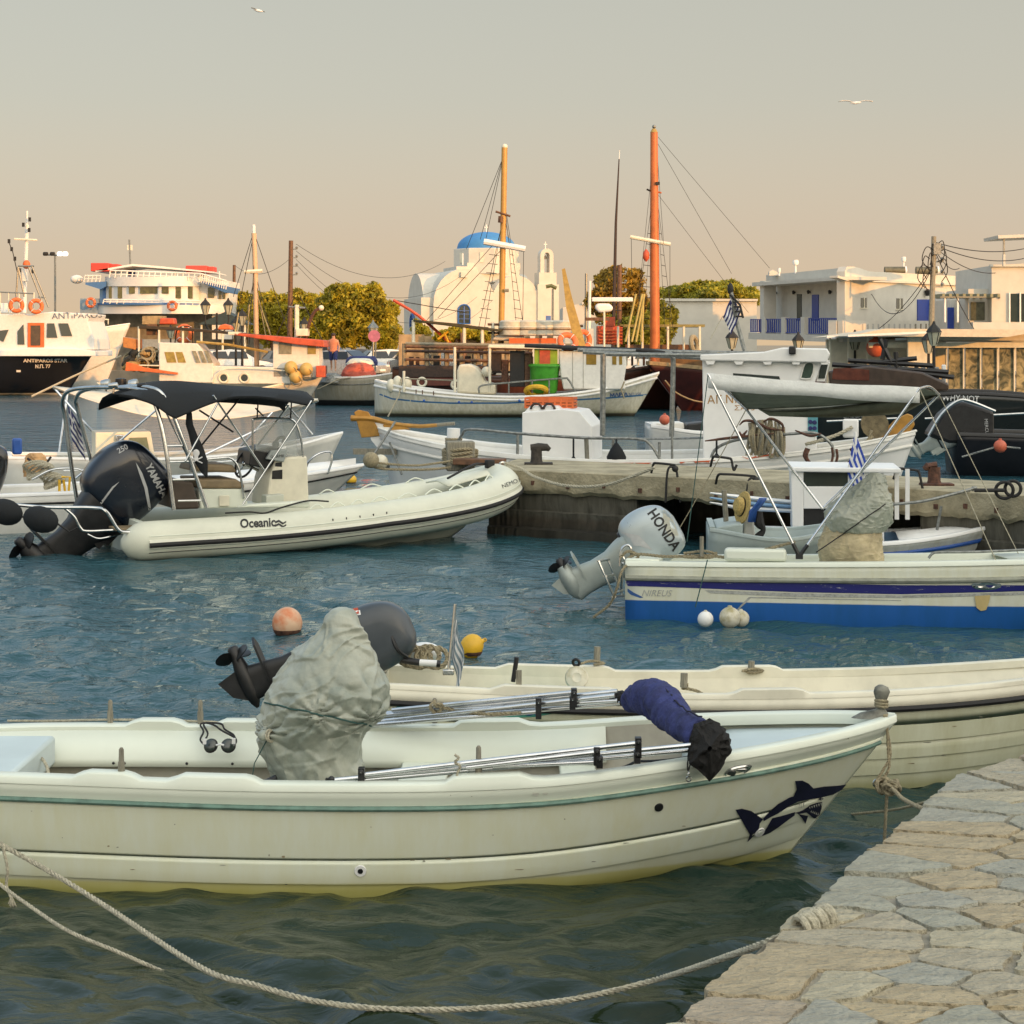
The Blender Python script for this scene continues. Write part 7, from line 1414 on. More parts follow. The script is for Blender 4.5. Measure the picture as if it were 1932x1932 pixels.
# restaurant: awnings, glass front
rt = thing('waterfront_restaurant', 'waterfront restaurant with glass front and long flat awnings at the right', 'restaurant', tuple(W(1850, 740, 70)))
og = bpy.data.materials.new('gold_reflection_painted_glass'); og.use_nodes = True  # golden and dark reflections are painted into this glass colour by noise
t = og.node_tree; b = t.nodes['Principled BSDF']; N = t.nodes.new; tc2 = N('ShaderNodeTexCoord'); n2 = N('ShaderNodeTexNoise'); n2.inputs['Scale'].default_value = 3.2; n2.inputs['Detail'].default_value = 6; n2.inputs['Distortion'].default_value = 1.2; t.links.new(tc2.outputs['Object'], n2.inputs['Vector']); r2_ = N('ShaderNodeValToRGB'); r2_.color_ramp.elements[0].position = .38; r2_.color_ramp.elements[1].position = .68; r2_.color_ramp.elements[0].color = (.07, .075, .05, 1); r2_.color_ramp.elements[1].color = (.40, .35, .20, 1); t.links.new(n2.outputs[0], r2_.inputs[0]); t.links.new(r2_.outputs[0], b.inputs['Base Color']); b.inputs['Roughness'].default_value = .12
for k in range(6): x0 = 1788 + 32*k; pbox(rt, 'glass_pane', x0 + 2, 655, x0 + 30, 742, 70, .05, og)
for k in range(7): pbox(rt, 'window_post', 1785 + 32*k, 650, 1787.4 + 32*k, 745, 69.9, .12, M['cream'])
pbox(rt, 'lintel', 1640, 646, 2000, 656, 69.7, .3, M['cream']); pbox(rt, 'kerb', 1560, 742, 2000, 760, 69.6, .4, M['shorewall']); pbox(rt, 'back_wall', 1560, 640, 1785, 745, 74, .3, M['cream'])
for k, (x0, x1, y0, y1) in enumerate(((1600, 1900, 622, 634), (1690, 1960, 624, 641), (1560, 1760, 628, 636))):
    A = W(x0, y1, 70 + k), W(x1, y0 + 2, 66 + k); ppoly(rt, 'awning', [(x0, y1), (x0 + 70, y0 - 2), (x1 + 80, y0), (x1, y1 + 2)], 68 + k*1.5, 3.5, mat('cream_awning', (.62, .55, .42), .8, var=.08)); ppoly(rt, 'awning_edge', [(x0, y1 + 1.5), (x0, y1 - 2.5), (x0 + 150, y0 + 3), (x0 + 150, y0 + 7)], 67.6 + k*1.5, .14, M['white2'])
for x in (1565, 1600, 1636, 1670, 1720, 1752): pbox(rt, 'awning_post', x, 634, x + 3, 745, 72, .1, M['cream'])
MB().box(W(1735, 668, 69), (.9, .08, 1.3)).build('round_sign', M['cream'], rt, world=1, bev=.3) 
pbox(rt, 'roof_slab', 1590, 636, 2000, 645, 73, 2.5, WW)
def person(name_label, px, py_feet, D, h, shirt, legs, walk=.3, group=None, bare=False):
    z0 = W(px, py_feet, D).z; x0 = W(px, 0, D).x; o = thing('person', name_label, 'person', (x0, D, z0)); s = h/1.75
    bm_ = bpy.data.meshes.new('body'); J = [(0, 0, .95), (0, 0, 1.15), (0, 0, 1.38), (0, 0, 1.50), (0, -.01, 1.64), (0, -.01, 1.74), (.20, 0, 1.42), (.27, .02, 1.14), (.25, -.10, .90), (-.20, 0, 1.42), (-.28, -.02, 1.15), (-.24, .1, .92), (.10, 0, .90), (.11, -walk*.4, .50), (.11, -walk*.3, .07), (.11, -walk*.3 - .16, .03), (-.10, 0, .90), (-.11, walk*.3, .50), (-.11, walk*.8, .10), (-.11, walk*.8 - .14, .04)]
    E = [(0, 1), (1, 2), (2, 3), (3, 4), (4, 5), (2, 6), (6, 7), (7, 8), (2, 9), (9, 10), (10, 11), (0, 12), (12, 13), (13, 14), (14, 15), (0, 16), (16, 17), (17, 18), (18, 19)]
    Rr = [.15, .14, .16, .06, .10, .08, .07, .045, .035, .07, .045, .035, .10, .065, .045, .035, .10, .065, .045, .035]
    bm_.from_pydata([(x*s, y*s, z*s) for x, y, z in J], E, []); ob = bpy.data.objects.new('body', bm_); C.objects.link(ob); ob.parent = o; bm_.materials.append(M['skin'])
    m_ = ob.modifiers.new('skin', 'SKIN'); m_.use_smooth_shade = True
    for i, v in enumerate(bm_.skin_vertices[0].data if bm_.skin_vertices else []): v.radius = (Rr[i]*s, Rr[i]*s*.85)
    if bm_.skin_vertices: bm_.skin_vertices[0].data[0].use_root = True
    q = ob.modifiers.new('sub', 'SUBSURF'); q.levels = 1; q.render_levels = 1
    MB().loft([[V(r_*math.cos(a)*s, r_*.72*math.sin(a)*s, z*s) for a in [2*PI*k/16 for k in range(16)]] for r_, z in ((.19, .92), (.18, 1.1), (.21, 1.35), (.20, 1.45), (.09, 1.52))]).build('shirt', shirt, o, smooth=60)
    for sg, sw_ in ((1, -1), (-1, 1)): MB().tube([V(.10*sg*s, 0, .95*s), V(.11*sg*s, sw_*walk*.35*s, .52*s)], [.115*s, .085*s], 10).build('shorts', legs, o)
    MB().ball((0, .01*s, 1.70*s), .105*s, sc=(1, 1.05, .8)).build('hair', M['darkwood'], o)
    return o
salmon = mat('salmon_shirt', (.62, .22, .12), .8, var=.1); person('person in salmon shirt walking on the quay behind the small grey boat', 629, 700, 88, 1.72, salmon, M['navy'])
# ------------------------------------------------------------ poles and wires, street lamps
def upole(label, x, y0, y1, D, r, lean=0, heavy=True, m='brown', group='wooden utility poles along the harbour'):
    a, b = W(x, y0, D), W(x + lean, y1, D); a.z = 1.0; o = thing('utility_pole', label, 'utility pole', tuple(a), 0, group); MB().tube([a, b], [r, r*.75], 8).build('pole', M[m], o, world=1)
    if heavy:
        for k in range(4): c_ = b - V(0, 0, .5 + .5*k); mb = MB(); mb.box(c_ + V(.12, 0, 0), (.5, .08, .07)); mb.lathe([(.06, 0), (.08, .08), (.04, .14)], c_ + V(.34, 0, .03), seg=8); mb.build('insulator_arm', M['galv'], o, world=1)
    return o, b
_, t1p = upole('tall wooden utility pole above the dark green trees', 546, 690, 454, 112, .17, 3)
_, t2p = upole('short wooden utility pole right of the ferry', 440, 690, 500, 135, .14, 2, False)
op3, t3p = upole('weathered utility pole with a tangle of cables before the veranda house', 1754, 720, 446, 76, .13, 8, m='wood')
for k in range(10):
    a = random.uniform(0, 6); c_ = t3p + V(random.uniform(-.2, .2), -.1, -.3 - .12*k); MB().tube(curve_pts([c_, c_ + V(-.35*math.cos(a), -.1, .1), c_ + V(-.5*math.cos(a), 0, -.4), c_ + V(-.2*math.cos(a), 0, -.8)], 4), .02, 5).build('cable_loop', M['iron'], op3, world=1)
MB().box(t3p + V(.1, -.1, -.5), (.3, .2, .45)).build('junction_box', M['galv'], op3, world=1)
upole('pole with stacked insulators beside the autumn tree', 1168, 690, 500, 108, .17, 1, True); upole('thin grey pole between bell tower and autumn tree', 1105, 690, 516, 118, .10, 1, False, 'galv'); upole('white pole right of the bell tower', 1110, 690, 530, 100, .10, 3, False, 'white')
def wire(a, b, s_, lb, r=.018): mb = MB(); mb.tube(sag(a, b, s_, 24), r, 4); solo('overhead_cable', mb, M['iron'], lb, 'cable', loc=tuple(a))
for k, (dx, dz, y) in enumerate(((0, 0, 493), (0, -.4, 520), (0, -.9, 560), (0, -1.2, 566))): wire(t1p + V(.3, 0, dz - .2), W(840 + 30*k, y, 145), 1.6 + .6*k, ('highest', 'second', 'third', 'lowest')[k] + ' of the four cables sagging from the tall pole to the church', .014)
for k, (x, y, D_, s_) in enumerate(((1950, 465, 90, .3), (1950, 483, 92, .4), (1878, 515, 95, .3), (1810, 506, 98, .3), (1850, 640, 90, .2), (1640, 545, 108, 1.8), (1500, 556, 120, 3.0))): wire(t3p + V(.1, 0, -.25 - .12*k), W(x, y, D_), s_, ('top cable running right from the tangled pole', 'second cable running right from the tangled pole', 'cable from the tangled pole to the block house', 'short cable end right of the tangled pole', 'long stay running down right from the tangled pole', 'cable sagging from the tangled pole across the sunny wall', 'cable running left from the tangled pole above the veranda house')[k], .02)
wire(t2p, t1p + V(0, 0, -1), .8, 'cable between the short and the tall pole at the left', .014)
def lamp(label, px, py_top, D, py_base=700, arms=1, h=.8, dark=True):
    m = M['iron'] if dark else M['galv']; b = W(px, py_base, D); b.z = 1.0; t_ = W(px, py_top, D); o = thing('street_lamp', label, 'street lamp', tuple(b), 0, 'traditional lantern street lamps')
    hd = t_.z - b.z; MB().tube([V(0, 0, 0), V(0, 0, hd - h*.9)], [.07, .045], 8).build('post', m, o)
    xs = [0] if arms == 1 else [-.55, .55]
    for x in xs:
        if arms > 1: MB().tube(curve_pts([V(0, 0, hd - 1.5), V(x*.6, 0, hd - 1.6), V(x, 0, hd - 1.2), V(x, 0, hd - h*.95)], 5), .035, 6).build('arm', m, o)
        z = hd - h; MB().lathe([(.10, 0), (.12, .05), (.22, .42*h/.8), (.22, .45*h/.8)], (x, 0, z), seg=6).build('lantern', mat('lantern_glass', (.45, .44, .33), .2, var=.1), o, smooth=0); MB().lathe([(.27, .44*h/.8), (.20, .55*h/.8), (.06, .70*h/.8), (.03, .8*h/.8)], (x, 0, z), seg=6).build('lantern_cap', m, o, smooth=0)
        for k in range(6): a = PI/3*k; MB().beam(V(x + .12*math.cos(a), .12*math.sin(a), z + .04), V(x + .23*math.cos(a), .23*math.sin(a), z + .43*h/.8), .02).build('lantern_bar', m, o)
    return o
lamp('double-armed lantern street lamp in front of the ferry', 409, 562, 92, arms=2); lamp('lantern street lamp left of the dark trees, behind the orange-roofed boat', 457, 582, 90); lamp('short lantern lamp between fishing boat mast and double lamp', 445, 596, 94)
lamp('lantern street lamp before the dark trees, right of the mast', 574, 598, 96); lamp('lantern street lamp left of the veranda house steps', 1381, 620, 74); lamp('lantern street lamp below the veranda railing', 1506, 626, 78); lamp('lantern street lamp below the balcony slots', 1613, 622, 74)
lamp('taller front lantern of the pair beside the tangled pole', 1762, 606, 62); lamp('lower rear lantern of the pair beside the tangled pole', 1752, 622, 64); lamp('lantern street lamp behind the passenger boats', 322, 612, 110)
gl_ = lamp('round white globe lamp post by the golden tree', 704, 604, 90, dark=False); nl = thing('no_parking_sign', 'round pink and violet road sign on a thin post by the golden tree', 'sign', tuple(W(708, 690, 89))); ptube(nl, 'post', ((708, 700), (709, 645), (705, 622)), 89, .035, M['galv']); MB().lathe([(.28, -.02), (.28, .02)], W(706, 634, 88.9), (0, 1, 0), seg=20).build('sign_disc', mat('faded_pink_sign', (.50, .16, .24), .6, var=.15), nl, world=1)
fl_l = thing('floodlight_mast', 'tall thin floodlight mast with four lamps behind the passenger boat', 'floodlight', tuple(W(104, 700, 128))); ptube(fl_l, 'pole', ((104, 700), (104, 482)), 128, .07, M['galv']); ptube(fl_l, 'crossbar', ((84, 481), (127, 481)), 128, .05, M['galv'])
lit = mat('lit_floodlight', (.9, .9, .85), .4, var=.02, emit=((1, .93, .8), 4.0))
for k, x in enumerate((86, 99, 113, 123)): MB().box(W(x, 479, 127.8), (.36, .2, .26)).build('floodlight_head', lit if k > 1 else M['iron'], fl_l, world=1, bev=.08)
sl = thing('street_light', 'flat-headed street light in front of the bell tower', 'street light', tuple(W(1042, 690, 105))); ptube(sl, 'pole', ((1042, 690), (1043, 545)), 105, .06, M['galv']); ptube(sl, 'lamp_head', ((1030, 541), (1040, 539), (1050, 544)), 105, .12, mat('olive_lamp_head', (.12, .13, .05), .5, var=.1))
wh = thing('weather_mast', 'very tall thin dark mast by the autumn tree', 'mast', tuple(W(1158, 690, 104))); MB().tube([W(1156, 690, 104), W(1162, 420, 104), W(1168, 300, 104)], [.12, .07, .03], 6).build('mast_tube', M['darkwood'], wh, world=1); ptube(wh, 'mast_tip', ((1168, 300), (1169, 283)), 104, .02, M['white2']); ptube(wh, 'crosspiece', ((1146, 585), (1172, 586)), 104, .03, M['iron'])
# ------------------------------------------------------------ cars on the quay
glc = mat('car_glass', (.02, .025, .03), .08, var=.1, sc=2)
def car(px, D, yaw, col, label, kind=0):
    b = W(px, 700, D); o = thing('parked_car', label, 'car', (b.x, D, 1.0), yaw, 'cars parked along the harbour quay'); hw = .84
    sec = [(-2.05, .35, .62), (-2.0, .22, .86), (-1.3, .20, .93), (-.5, .20, .95), (.8, .20, .93), (1.6, .22, .80), (2.05, .28, .66), (2.1, .4, .55)]
    rings = []
    for x, z0, z1 in sec: w_ = hw*(.93 if abs(x) > 1.9 else 1); rings.append([V(x, -w_, z0), V(x, -w_*1.02, (z0 + z1)/2), V(x, -w_*.93, z1), V(x, w_*.93, z1), V(x, w_*1.02, (z0 + z1)/2), V(x, w_, z0)])
    MB().loft(rings).build('body', mat('car_paint_' + col[0], col[1], .25, var=.04, coat=.5, metal=.2), o, smooth=35)
    cab = [(-1.75, .92, .94, .80), (-1.35, .92, 1.36, .66), (-.3, .92, 1.45, .64), (.25, .92, 1.40, .64), (1.0, .92, .95, .78)] if kind == 0 else [(-1.95, .92, 1.2, .78), (-1.8, .92, 1.75, .7), (.3, .92, 1.78, .7), (1.2, .92, 1.0, .78)]
    MB().loft([[V(x, -hw*.92, z0), V(x, -w_, z1), V(x, w_, z1), V(x, hw*.92, z0)] for x, z0, z1, w_ in cab]).build('cabin', mat('car_paint_' + col[0], col[1]), o, smooth=30)
    for sgn in (-1, 1):
        for xa, xb in ((-1.35, -.55), (-.48, .45)): MB().add([V(xa, sgn*.80, .97), V(xb + .15, sgn*.80, .97), V(xb, sgn*.69, 1.34), V(xa + .15, sgn*.69, 1.33)], [(0, 1, 2, 3)]).build('side_window', glc, o, smooth=0, solid=.03)
    MB().add([V(1.02, -.66, .97), V(1.02, .66, .97), V(.32, .58, 1.40), V(.32, -.58, 1.40)], [(0, 1, 2, 3)]).build('windscreen', glc, o, smooth=0, solid=.02); MB().add([V(-1.78, -.64, .97), V(-1.78, .64, .97), V(-1.42, .58, 1.34), V(-1.42, -.58, 1.34)], [(0, 1, 2, 3)]).build('rear_window', glc, o, smooth=0, solid=.02)
    for x in (-1.3, 1.3):
        for sgn in (-1, 1): w_ = MB().lathe([(.20, -.11), (.31, -.11), (.33, 0), (.31, .11), (.2, .11)], (x, sgn*.74, .32), (0, 1, 0), seg=18).build('wheel', M['rubber'], o); MB().lathe([(.19, -.115), (.19, .115)], (x, sgn*.75, .32), (0, 1, 0), seg=14).build('rim', M['alu'], w_)
    for sgn in (-1, 1): MB().box((2.03, sgn*.58, .62), (.10, .30, .13)).build('headlight', M['white2'], o, bev=.02); MB().box((-2.0, sgn*.62, .72), (.08, .22, .16)).build('tail_light', M['red'], o)
    MB().box((2.12, 0, .42), (.03, .5, .11)).build('number_plate', M['white2'], o)
    return o
W_ = ('white', (.62, .62, .60)); K_ = ('black', (.02, .02, .025)); S_ = ('silver', (.36, .37, .38)); B_ = ('blue', (.03, .06, .16)); G_ = ('grey', (.12, .12, .12))
for px, D, yaw, col, lb, kd in ((655, 96, -.5, S_, 'silver hatchback parked below the golden tree', 0), (612, 99, -.4, K_, 'black van parked behind the person in salmon', 1), (742, 104, .3, W_, 'small white car parked right of the round pink sign', 0), (690, 110, .1, K_, 'black car half hidden under the golden tree', 0), (560, 102, .0, G_, 'dark grey car behind the orange-roofed wheelhouse', 0), (445, 100, .2, W_, 'white car seen between the fishing boat cabins', 0), (400, 102, -.2, S_, 'silver car left of the mast of the fishing boat', 0), (806, 100, .15, G_, 'grey car glimpsed behind the brown caique stern', 0), (880, 101, .0, W_, 'white car glimpsed behind the brown caique rail', 0), (950, 101, .1, K_, 'black car glimpsed behind the brown caique wheelhouse', 0), (1245, 100, .0, W_, 'white car behind the bow of the maroon caique', 0), (1300, 99, .1, S_, 'silver car behind the maroon caique', 0)): car(px, D, yaw, col, lb, kd)
# ------------------------------------------------------------ gulls
for k, (x, y, s_, lb, roll_) in enumerate(((487, 20, .30, 'lone gull at the top left of the sky', .3), (1614, 194, .72, 'gull gliding with spread wings at the right of the sky', .0))):
    c_ = W(x, y, 80); o = thing('gull', lb, 'bird', tuple(c_), (0, roll_, 0)); MB().lathe([(.005, -.24), (.05, -.1), (.065, .02), (.04, .14), (.035, .18), (.005, .24)], (0, 0, 0), (1, -.3, .05), seg=12).build('body', M['white2'], o, smooth=60)
    for sg in (-1, 1):
        rows = [[V(sg*u*s_, -.02 - .08*u, .16*math.sin(u*2.2)*s_ - .06*u*u*s_), V(sg*u*s_ + .0, .12*(1 - u*.8), .14*math.sin(u*2.2)*s_ - .06*u*u*s_)] for u in (0, .2, .4, .6, .8, 1)]; MB().sheet(rows).build('wing', M['white2'] if k else M['wood'], o, solid=.012, smooth=60)
# ------------------------------------------------------------ boats across the harbour
def farboat(name, label, x0, D, yaw, L_, B, zg, m, zk=-.3, p=((0, .3), (.5, .2), (.8, .45), (1, .9)), rake=.8, cap=None, laps=(), nu=30):
    b = W(x0, 650, D); o = thing(name, label, 'boat', (b.x, D, 0), yaw); H = Hull(L_, B, zg, [(0, zk), (1, zk*.3)], list(p), rake=rake, laps=laps); h = H.shell(o, m, nv=10, nu=nu); H.cap(o, cap or M['white2'], w=.14, th=.06, over=.03)
    MB().sheet([[H.pt(u, 1, 1, inset=.1) + V(0, 0, -.12), H.pt(u, 1, -1, inset=.1) + V(0, 0, -.12)] for u in [i/20 for i in range(1, 20)]]).build('deck', mat('deck_paint', (.45, .40, .30), .7, var=.15), o, solid=.02); return o, H, h
def bb(o, name, pxs, o0, o1, m, bev=.02): A = [onb(o, x, y, o0) for x, y in pxs]; return MB().loft([A, [V(p.x, o1, p.z) for p in A]]).build(name, m, o, bev=bev, smooth=0)
def bt(o, name, pts, r, m, n=0, seg=6): P = [onb(o, x, y, q) for x, y, q in pts]; return MB().tube(curve_pts(P, n) if n else P, r, seg).build(name, m, o)
def rct(x0, y0, x1, y1): return [(x0, y1), (x0, y0), (x1, y0), (x1, y1)]
# MARIA
c1, H, h = farboat('caique', 'white wooden caique with thin blue line, green bins and white wheelhouse in mid harbour', 708, 72, R(-1.5), 10.7, [(0, .25), (.04, .8), (.15, 1.4), (.45, 1.75), (.7, 1.6), (.88, .85), (1, .05)], [(0, 1.32), (.15, 1.02), (.4, .78), (.6, .80), (.8, 1.05), (1, 1.62)], zmat('maria_paint', [(-.3, (.03, .03, .02)), (.10, (.05, .045, .03)), (.16, (.36, .36, .26)), (.3, (.64, .62, .52)), (1.7, (.70, .68, .60))], dirt=.14), rake=1.0, p=((0, .45), (.15, .25), (.5, .2), (.8, .4), (1, .9)))
t_ = bvh(h); bt(c1, 'rudder', ((708, 730, 0), (712, 775, 0)), .06, M['wood'])
H.rail(c1, M['white2'], .90, r=.05, name='rubbing_strake'); decal(h, flat_mesh([[(716, 742), (740, 751), (790, 756), (850, 759), (950, 759), (1050, 755), (1150, 749), (1252, 741), (1252, 744), (1150, 752), (1050, 758), (950, 762), (850, 762), (790, 759), (740, 754), (716, 745)]]), mat('line_blue', (.05, .17, .36), .5, var=.1), c1, 'blue_line', tree=t_, maxe=12)
dect(h, c1, 'ΜΑΡΙΑ', 1150, 748, 9, -3, PR['blue'], bold=.03, sx=1.2, off=.02); dect(h, c1, 'ΝΠ 158', 1186, 746, 7, -3, PR['blue'], off=.02)
whl = bb(c1, 'wheelhouse', [(1063, 735), (1058, 710), (1056, 690), (1054, 662), (1180, 664), (1182, 690), (1178, 715), (1180, 735)], -1.2, 1.2, mat('wheelhouse_white', (.74, .72, .66), .5, var=.06), .05)  # plain warm white for the wheelhouse
for x0, x1 in ((1106, 1125), (1155, 1163), (1168, 1174)): bb(c1, 'window', rct(x0, 665, x1, 688), -1.215, -1.17, mat('amber_glass', (.30, .19, .03), .15, var=.15), 0)
for x in (1080, 1100, 1135): bb(c1, 'panel_joint', rct(x, 664, x + .8, 733), -1.21, -1.19, M['wood'], 0)
bb(c1, 'roof', [(920, 656), (922, 650), (1050, 651), (1190, 657), (1188, 663)], -1.4, 1.4, M['cream'], .02)
bb(c1, 'engine_hood', [(862, 742), (862, 700), (866, 688), (885, 687), (900, 693), (910, 705), (914, 720), (935, 725), (935, 745)], -.8, .8, M['cream'], .08)
MB().ball(onb(c1, 918, 701, -.9), .19).build('round_fender', M['cream'], c1)
for k, (x, y) in enumerate(((1024, 738), (1024, 738))):
    if k: break
bn = thing('green_bin', 'bright green plastic bin with orange lid panel on the deck of the blue-lined caique', 'bin', tuple(onb(c1, 1028, 740, -.6) + V(0, 0, 0))); bn.location = wm(c1) @ onb(c1, 1028, 742, -.9)
D_ = bn.location.y
MB().lathe([(.40, 0), (.46, .1), (.54, .9), (.58, 1.0), (.62, 1.0), (.62, 1.06), (.5, 1.1)], (0, 0, 0), seg=20).build('bin_body', M['green'], bn)
o = bb(c1, 'green_locker', rct(1008, 657, 1052, 694), -1.15, -.6, mat('lime_green_paint', (.30, .42, .02), .5, var=.1)); bb(c1, 'orange_panel', rct(1018, 661, 1038, 690), -1.2, -1.14, M['red'], 0); bb(c1, 'green_box', rct(1000, 690, 1012, 735), -1.0, -.7, mat('deep_green_paint', (.03, .16, .03), .5, var=.1))
for x0, x1, y0, y1, m_ in ((925, 945, 668, 700, 'darkwood'), (962, 990, 662, 730, 'black'), (990, 1004, 668, 735, 'brown'), (946, 958, 680, 725, 'rust')): bb(c1, 'deck_gear', rct(x0, y0, x1, y1), -.6, .4, M[m_])
MB().torus(onb(c1, 1012, 738, -1.4), .38, .10, axis=(0, .5, 1)).build('yellow_hose', M['yellow'], c1)
for pts in (((904, 742, -1.5), (908, 728, -1.5), (960, 722, -1.5), (1058, 714, -1.5), (1072, 716, -1.5), (1085, 738, -1.5)),): bt(c1, 'hand_rail', pts, .035, M['galv'], 5)
for x, y in ((960, 722), (1004, 718), (1036, 716)): bt(c1, 'rail_post', ((x, y, -1.5), (x, 742, -1.5)), .03, M['galv'])
for x, y0 in ((858, 655), (924, 652), (762, 700)): bt(c1, 'awning_post', ((x, 740, -1.3), (x, y0, -1.3)), .05, M['cream'])
for x, y in ((750, 722), (768, 724), (738, 728)): MB().ball(onb(c1, x, y, -.9), .2, sc=(.9, .9, 1.3)).build('buoy_float', M['cream'], c1)
bt(c1, 'gunwale_rod', ((757, 714, -1), (860, 718, -1)), .03, M['wood']); bt(c1, 'stern_line', ((757, 715, -1), (753, 745, -1.3), (732, 786, -1.2)), .03, M['ropew']); bt(c1, 'bow_line', ((1178, 720, -1.5), (1172, 735, -1.6), (1178, 752, -1.6)), .03, M['rope'])
for x, y in ((785, 727), (797, 728), (818, 730)): bt(c1, 'rust_stain', ((x, y + 8, -1.72), (x, y + 16, -1.73)), .02, M['rust'])
for x, y in ((800, 756), (866, 759), (890, 759), (980, 756)): MB().ball(onb(c1, x, y, -1.8), .05).build('scupper', M['blue'], c1)
ppm = mat('ochre_boom', (.42, .28, .07), .6, var=.15, sc=6)
MB().loft([[onb(c1, x, y, o_) for x, y in ((1066, 655), (1085, 655), (1100, 657), (1110, 655))] if False else [onb(c1, x, y, o_) for x, y in ((1060, 508), (1066, 506), (1079, 560), (1106, 655), (1086, 655), (1068, 580))] for o_ in (-.15, .15)]).build('ochre_stem_post', ppm, c1, smooth=0)
lifebuoy('orange lifebuoy leaning on the wheelhouse roof of the blue-lined caique, left one', 1071, 645, 71, .42, (.3, -1, .6)); lifebuoy('orange lifebuoy behind the ochre post on the wheelhouse roof', 1102, 640, 73, .40, (.9, -1, .2)); lifebuoy('large orange lifebuoy on the cabin roof of the white and orange fishing boat', 347, 630, 84, .46, (-.2, -1, .1))
# radar and mast on its roof
bt(c1, 'radar_scanner', ((1211 - 120, 565, 0), (1198 - 20, 565, 0)), .0001, M['white2']) if False else None
rd = thing('radar', 'white radar scanner bar and dome in front of the autumn tree', 'radar', tuple(W(1160, 610, 76))); pbox(rd, 'scanner_bar', 1117, 561, 1194, 569, 76, .2, M['white2'], bev=.03); ppoly(rd, 'dome', [(1122, 580), (1126, 572), (1150, 572), (1158, 580), (1154, 588), (1130, 590)], 76, .5, M['white2'], bev=.1); pbox(rd, 'bracket', 1104, 599, 1150, 605, 76, .2, M['brown']); ptube(rd, 'mast', ((1140, 655), (1140, 588)), 76, .04, M['cream'])
# brown caique behind with golden mast
c2, H, h = farboat('brown_caique', 'dark brown wooden caique with tall golden mast, awning and white roof drums', 742, 80, R(0), 13.0, [(0, .6), (.1, 1.5), (.5, 2.0), (.8, 1.5), (1, .1)], [(0, 1.7), (.3, 1.35), (.6, 1.35), (1, 2.1)], zmat('brown_hull_paint', [(-.3, (.02, .015, .01)), (.3, (.06, .02, .012)), (1.0, (.10, .03, .015)), (2, (.08, .03, .015))], dirt=.15), rake=1.2, cap=M['darkwood'])
gold = mat('golden_mast_varnish', (.50, .27, .06), .4, var=.12, sc=3)
bt(c2, 'mast', ((945, 655, 0), (947, 560, 0), (952, 276, 0)), .125, gold, seg=12) ; MB().ball(onb(c2, 952, 277, 0), .13).build('mast_cap', M['cream'], c2)
bt(c2, 'yard', ((913, 456, -.2), (991, 470, -.2)), .13, M['white2'], seg=8); bt(c2, 'spreader', ((935, 399, -.1), (963, 408, -.1)), .05, M['brown']); bt(c2, 'mast_block', ((945, 408, -.2), (944, 420, -.2)), .12, M['brown']); bt(c2, 'mast_light', ((952, 548, -.2), (960, 548, -.2)), .08, M['wood'])
for a, b in (((952, 284), (917, 450)), ((952, 290), (880, 470)), ((952, 400), (900, 632)), ((950, 400), (912, 632)), ((954, 400), (976, 632)), ((955, 400), (990, 632)), ((930, 462), (800, 610)), ((952, 410), (964, 470)), ((988, 470), (986, 628)), ((947, 470), (826, 600)), ((952, 286), (906, 452))): bt(c2, 'stay', ((*a, 0), (*b, -.3)), .012, M['iron'], seg=4)
for k in range(9):
    y = 480 + 17*k; bt(c2, 'ratline', ((935 - (y - 400)*.155, y, -.2), (948 - (y - 400)*.145 + 5, y + 2, -.2)), .012, M['iron'], seg=4); bt(c2, 'ratline', ((957 + (y - 400)*.07, y, -.2), (958 + (y - 400)*.135, y + 2, -.2)), .012, M['iron'], seg=4)
# church-side railing of dark boxes, awning, posts
bb(c2, 'bulwark', rct(752, 690, 925, 712), -1.9, 1.9, M['darkwood']); bb(c2, 'hull_band', rct(752, 712, 960, 728), -1.85, 1.85, mat('maroon_paint', (.12, .025, .015), .5, var=.15))
for x, y in ((796, 720), (860, 725)): MB().torus(onb(c2, x, y + 1, -1.9), .17, .05, axis=(0, 1, 0)).build('porthole', M['cream'], c2)
for x in (763, 805, 842, 870, 896, 914, 932, 956, 978, 1000): bt(c2, 'deck_post', ((x, 694, -1.7), (x, 648, -1.7)), .09, mat('pale_post_wood', (.30, .23, .14), .8, var=.2))
for y, m_ in ((648, 'wood'), (654, 'brown'), (662, 'darkwood'), (678, 'brown')): bt(c2, 'deck_rail', ((765, y, -1.8), (1005, y + 4, -1.8)), .07, M[m_])
for k in range(16): x = 770 + 15*k + random.uniform(-3, 3); bb(c2, 'deck_clutter', rct(x, 668 + random.uniform(-3, 6), x + random.uniform(6, 12), 692), -.8, -.2, M[random.choice(('black', 'darkwood', 'rust', 'white2', 'galv'))])
bb(c2, 'dark_awning', [(778, 606), (781, 603), (860, 610), (948, 622), (948, 626), (860, 616)], -1.6, 1.6, mat('dark_olive_awning', (.06, .05, .02), .8, var=.2), .01)
for x, y in ((780, 604), (876, 612), (910, 617)): bt(c2, 'awning_pole', ((x, y, -1.5), (x, 650, -1.5)), .07, M['cream'])
bt(c2, 'red_boom', ((742, 566, -.4), (790, 596, -.4), (850, 648, -.4)), .07, M['red'], 3); bt(c2, 'stay', ((742, 566, -.4), (880, 590, 0)), .02, M['iron'])
for x, y, x2, y2 in ((826, 640, 846, 625), (846, 646, 838, 628)): bt(c2, 'yellow_strut', ((x, y, -1), (x2, y2, -1)), .05, M['yellow'])
bb(c2, 'white_dinghy', [(925, 642), (935, 632), (955, 629), (985, 632), (998, 645)], -1.0, .6, M['white2'], .12)
bb(c2, 'upper_deck', rct(925, 648, 1110, 652), -1.8, 1.8, M['wood'])
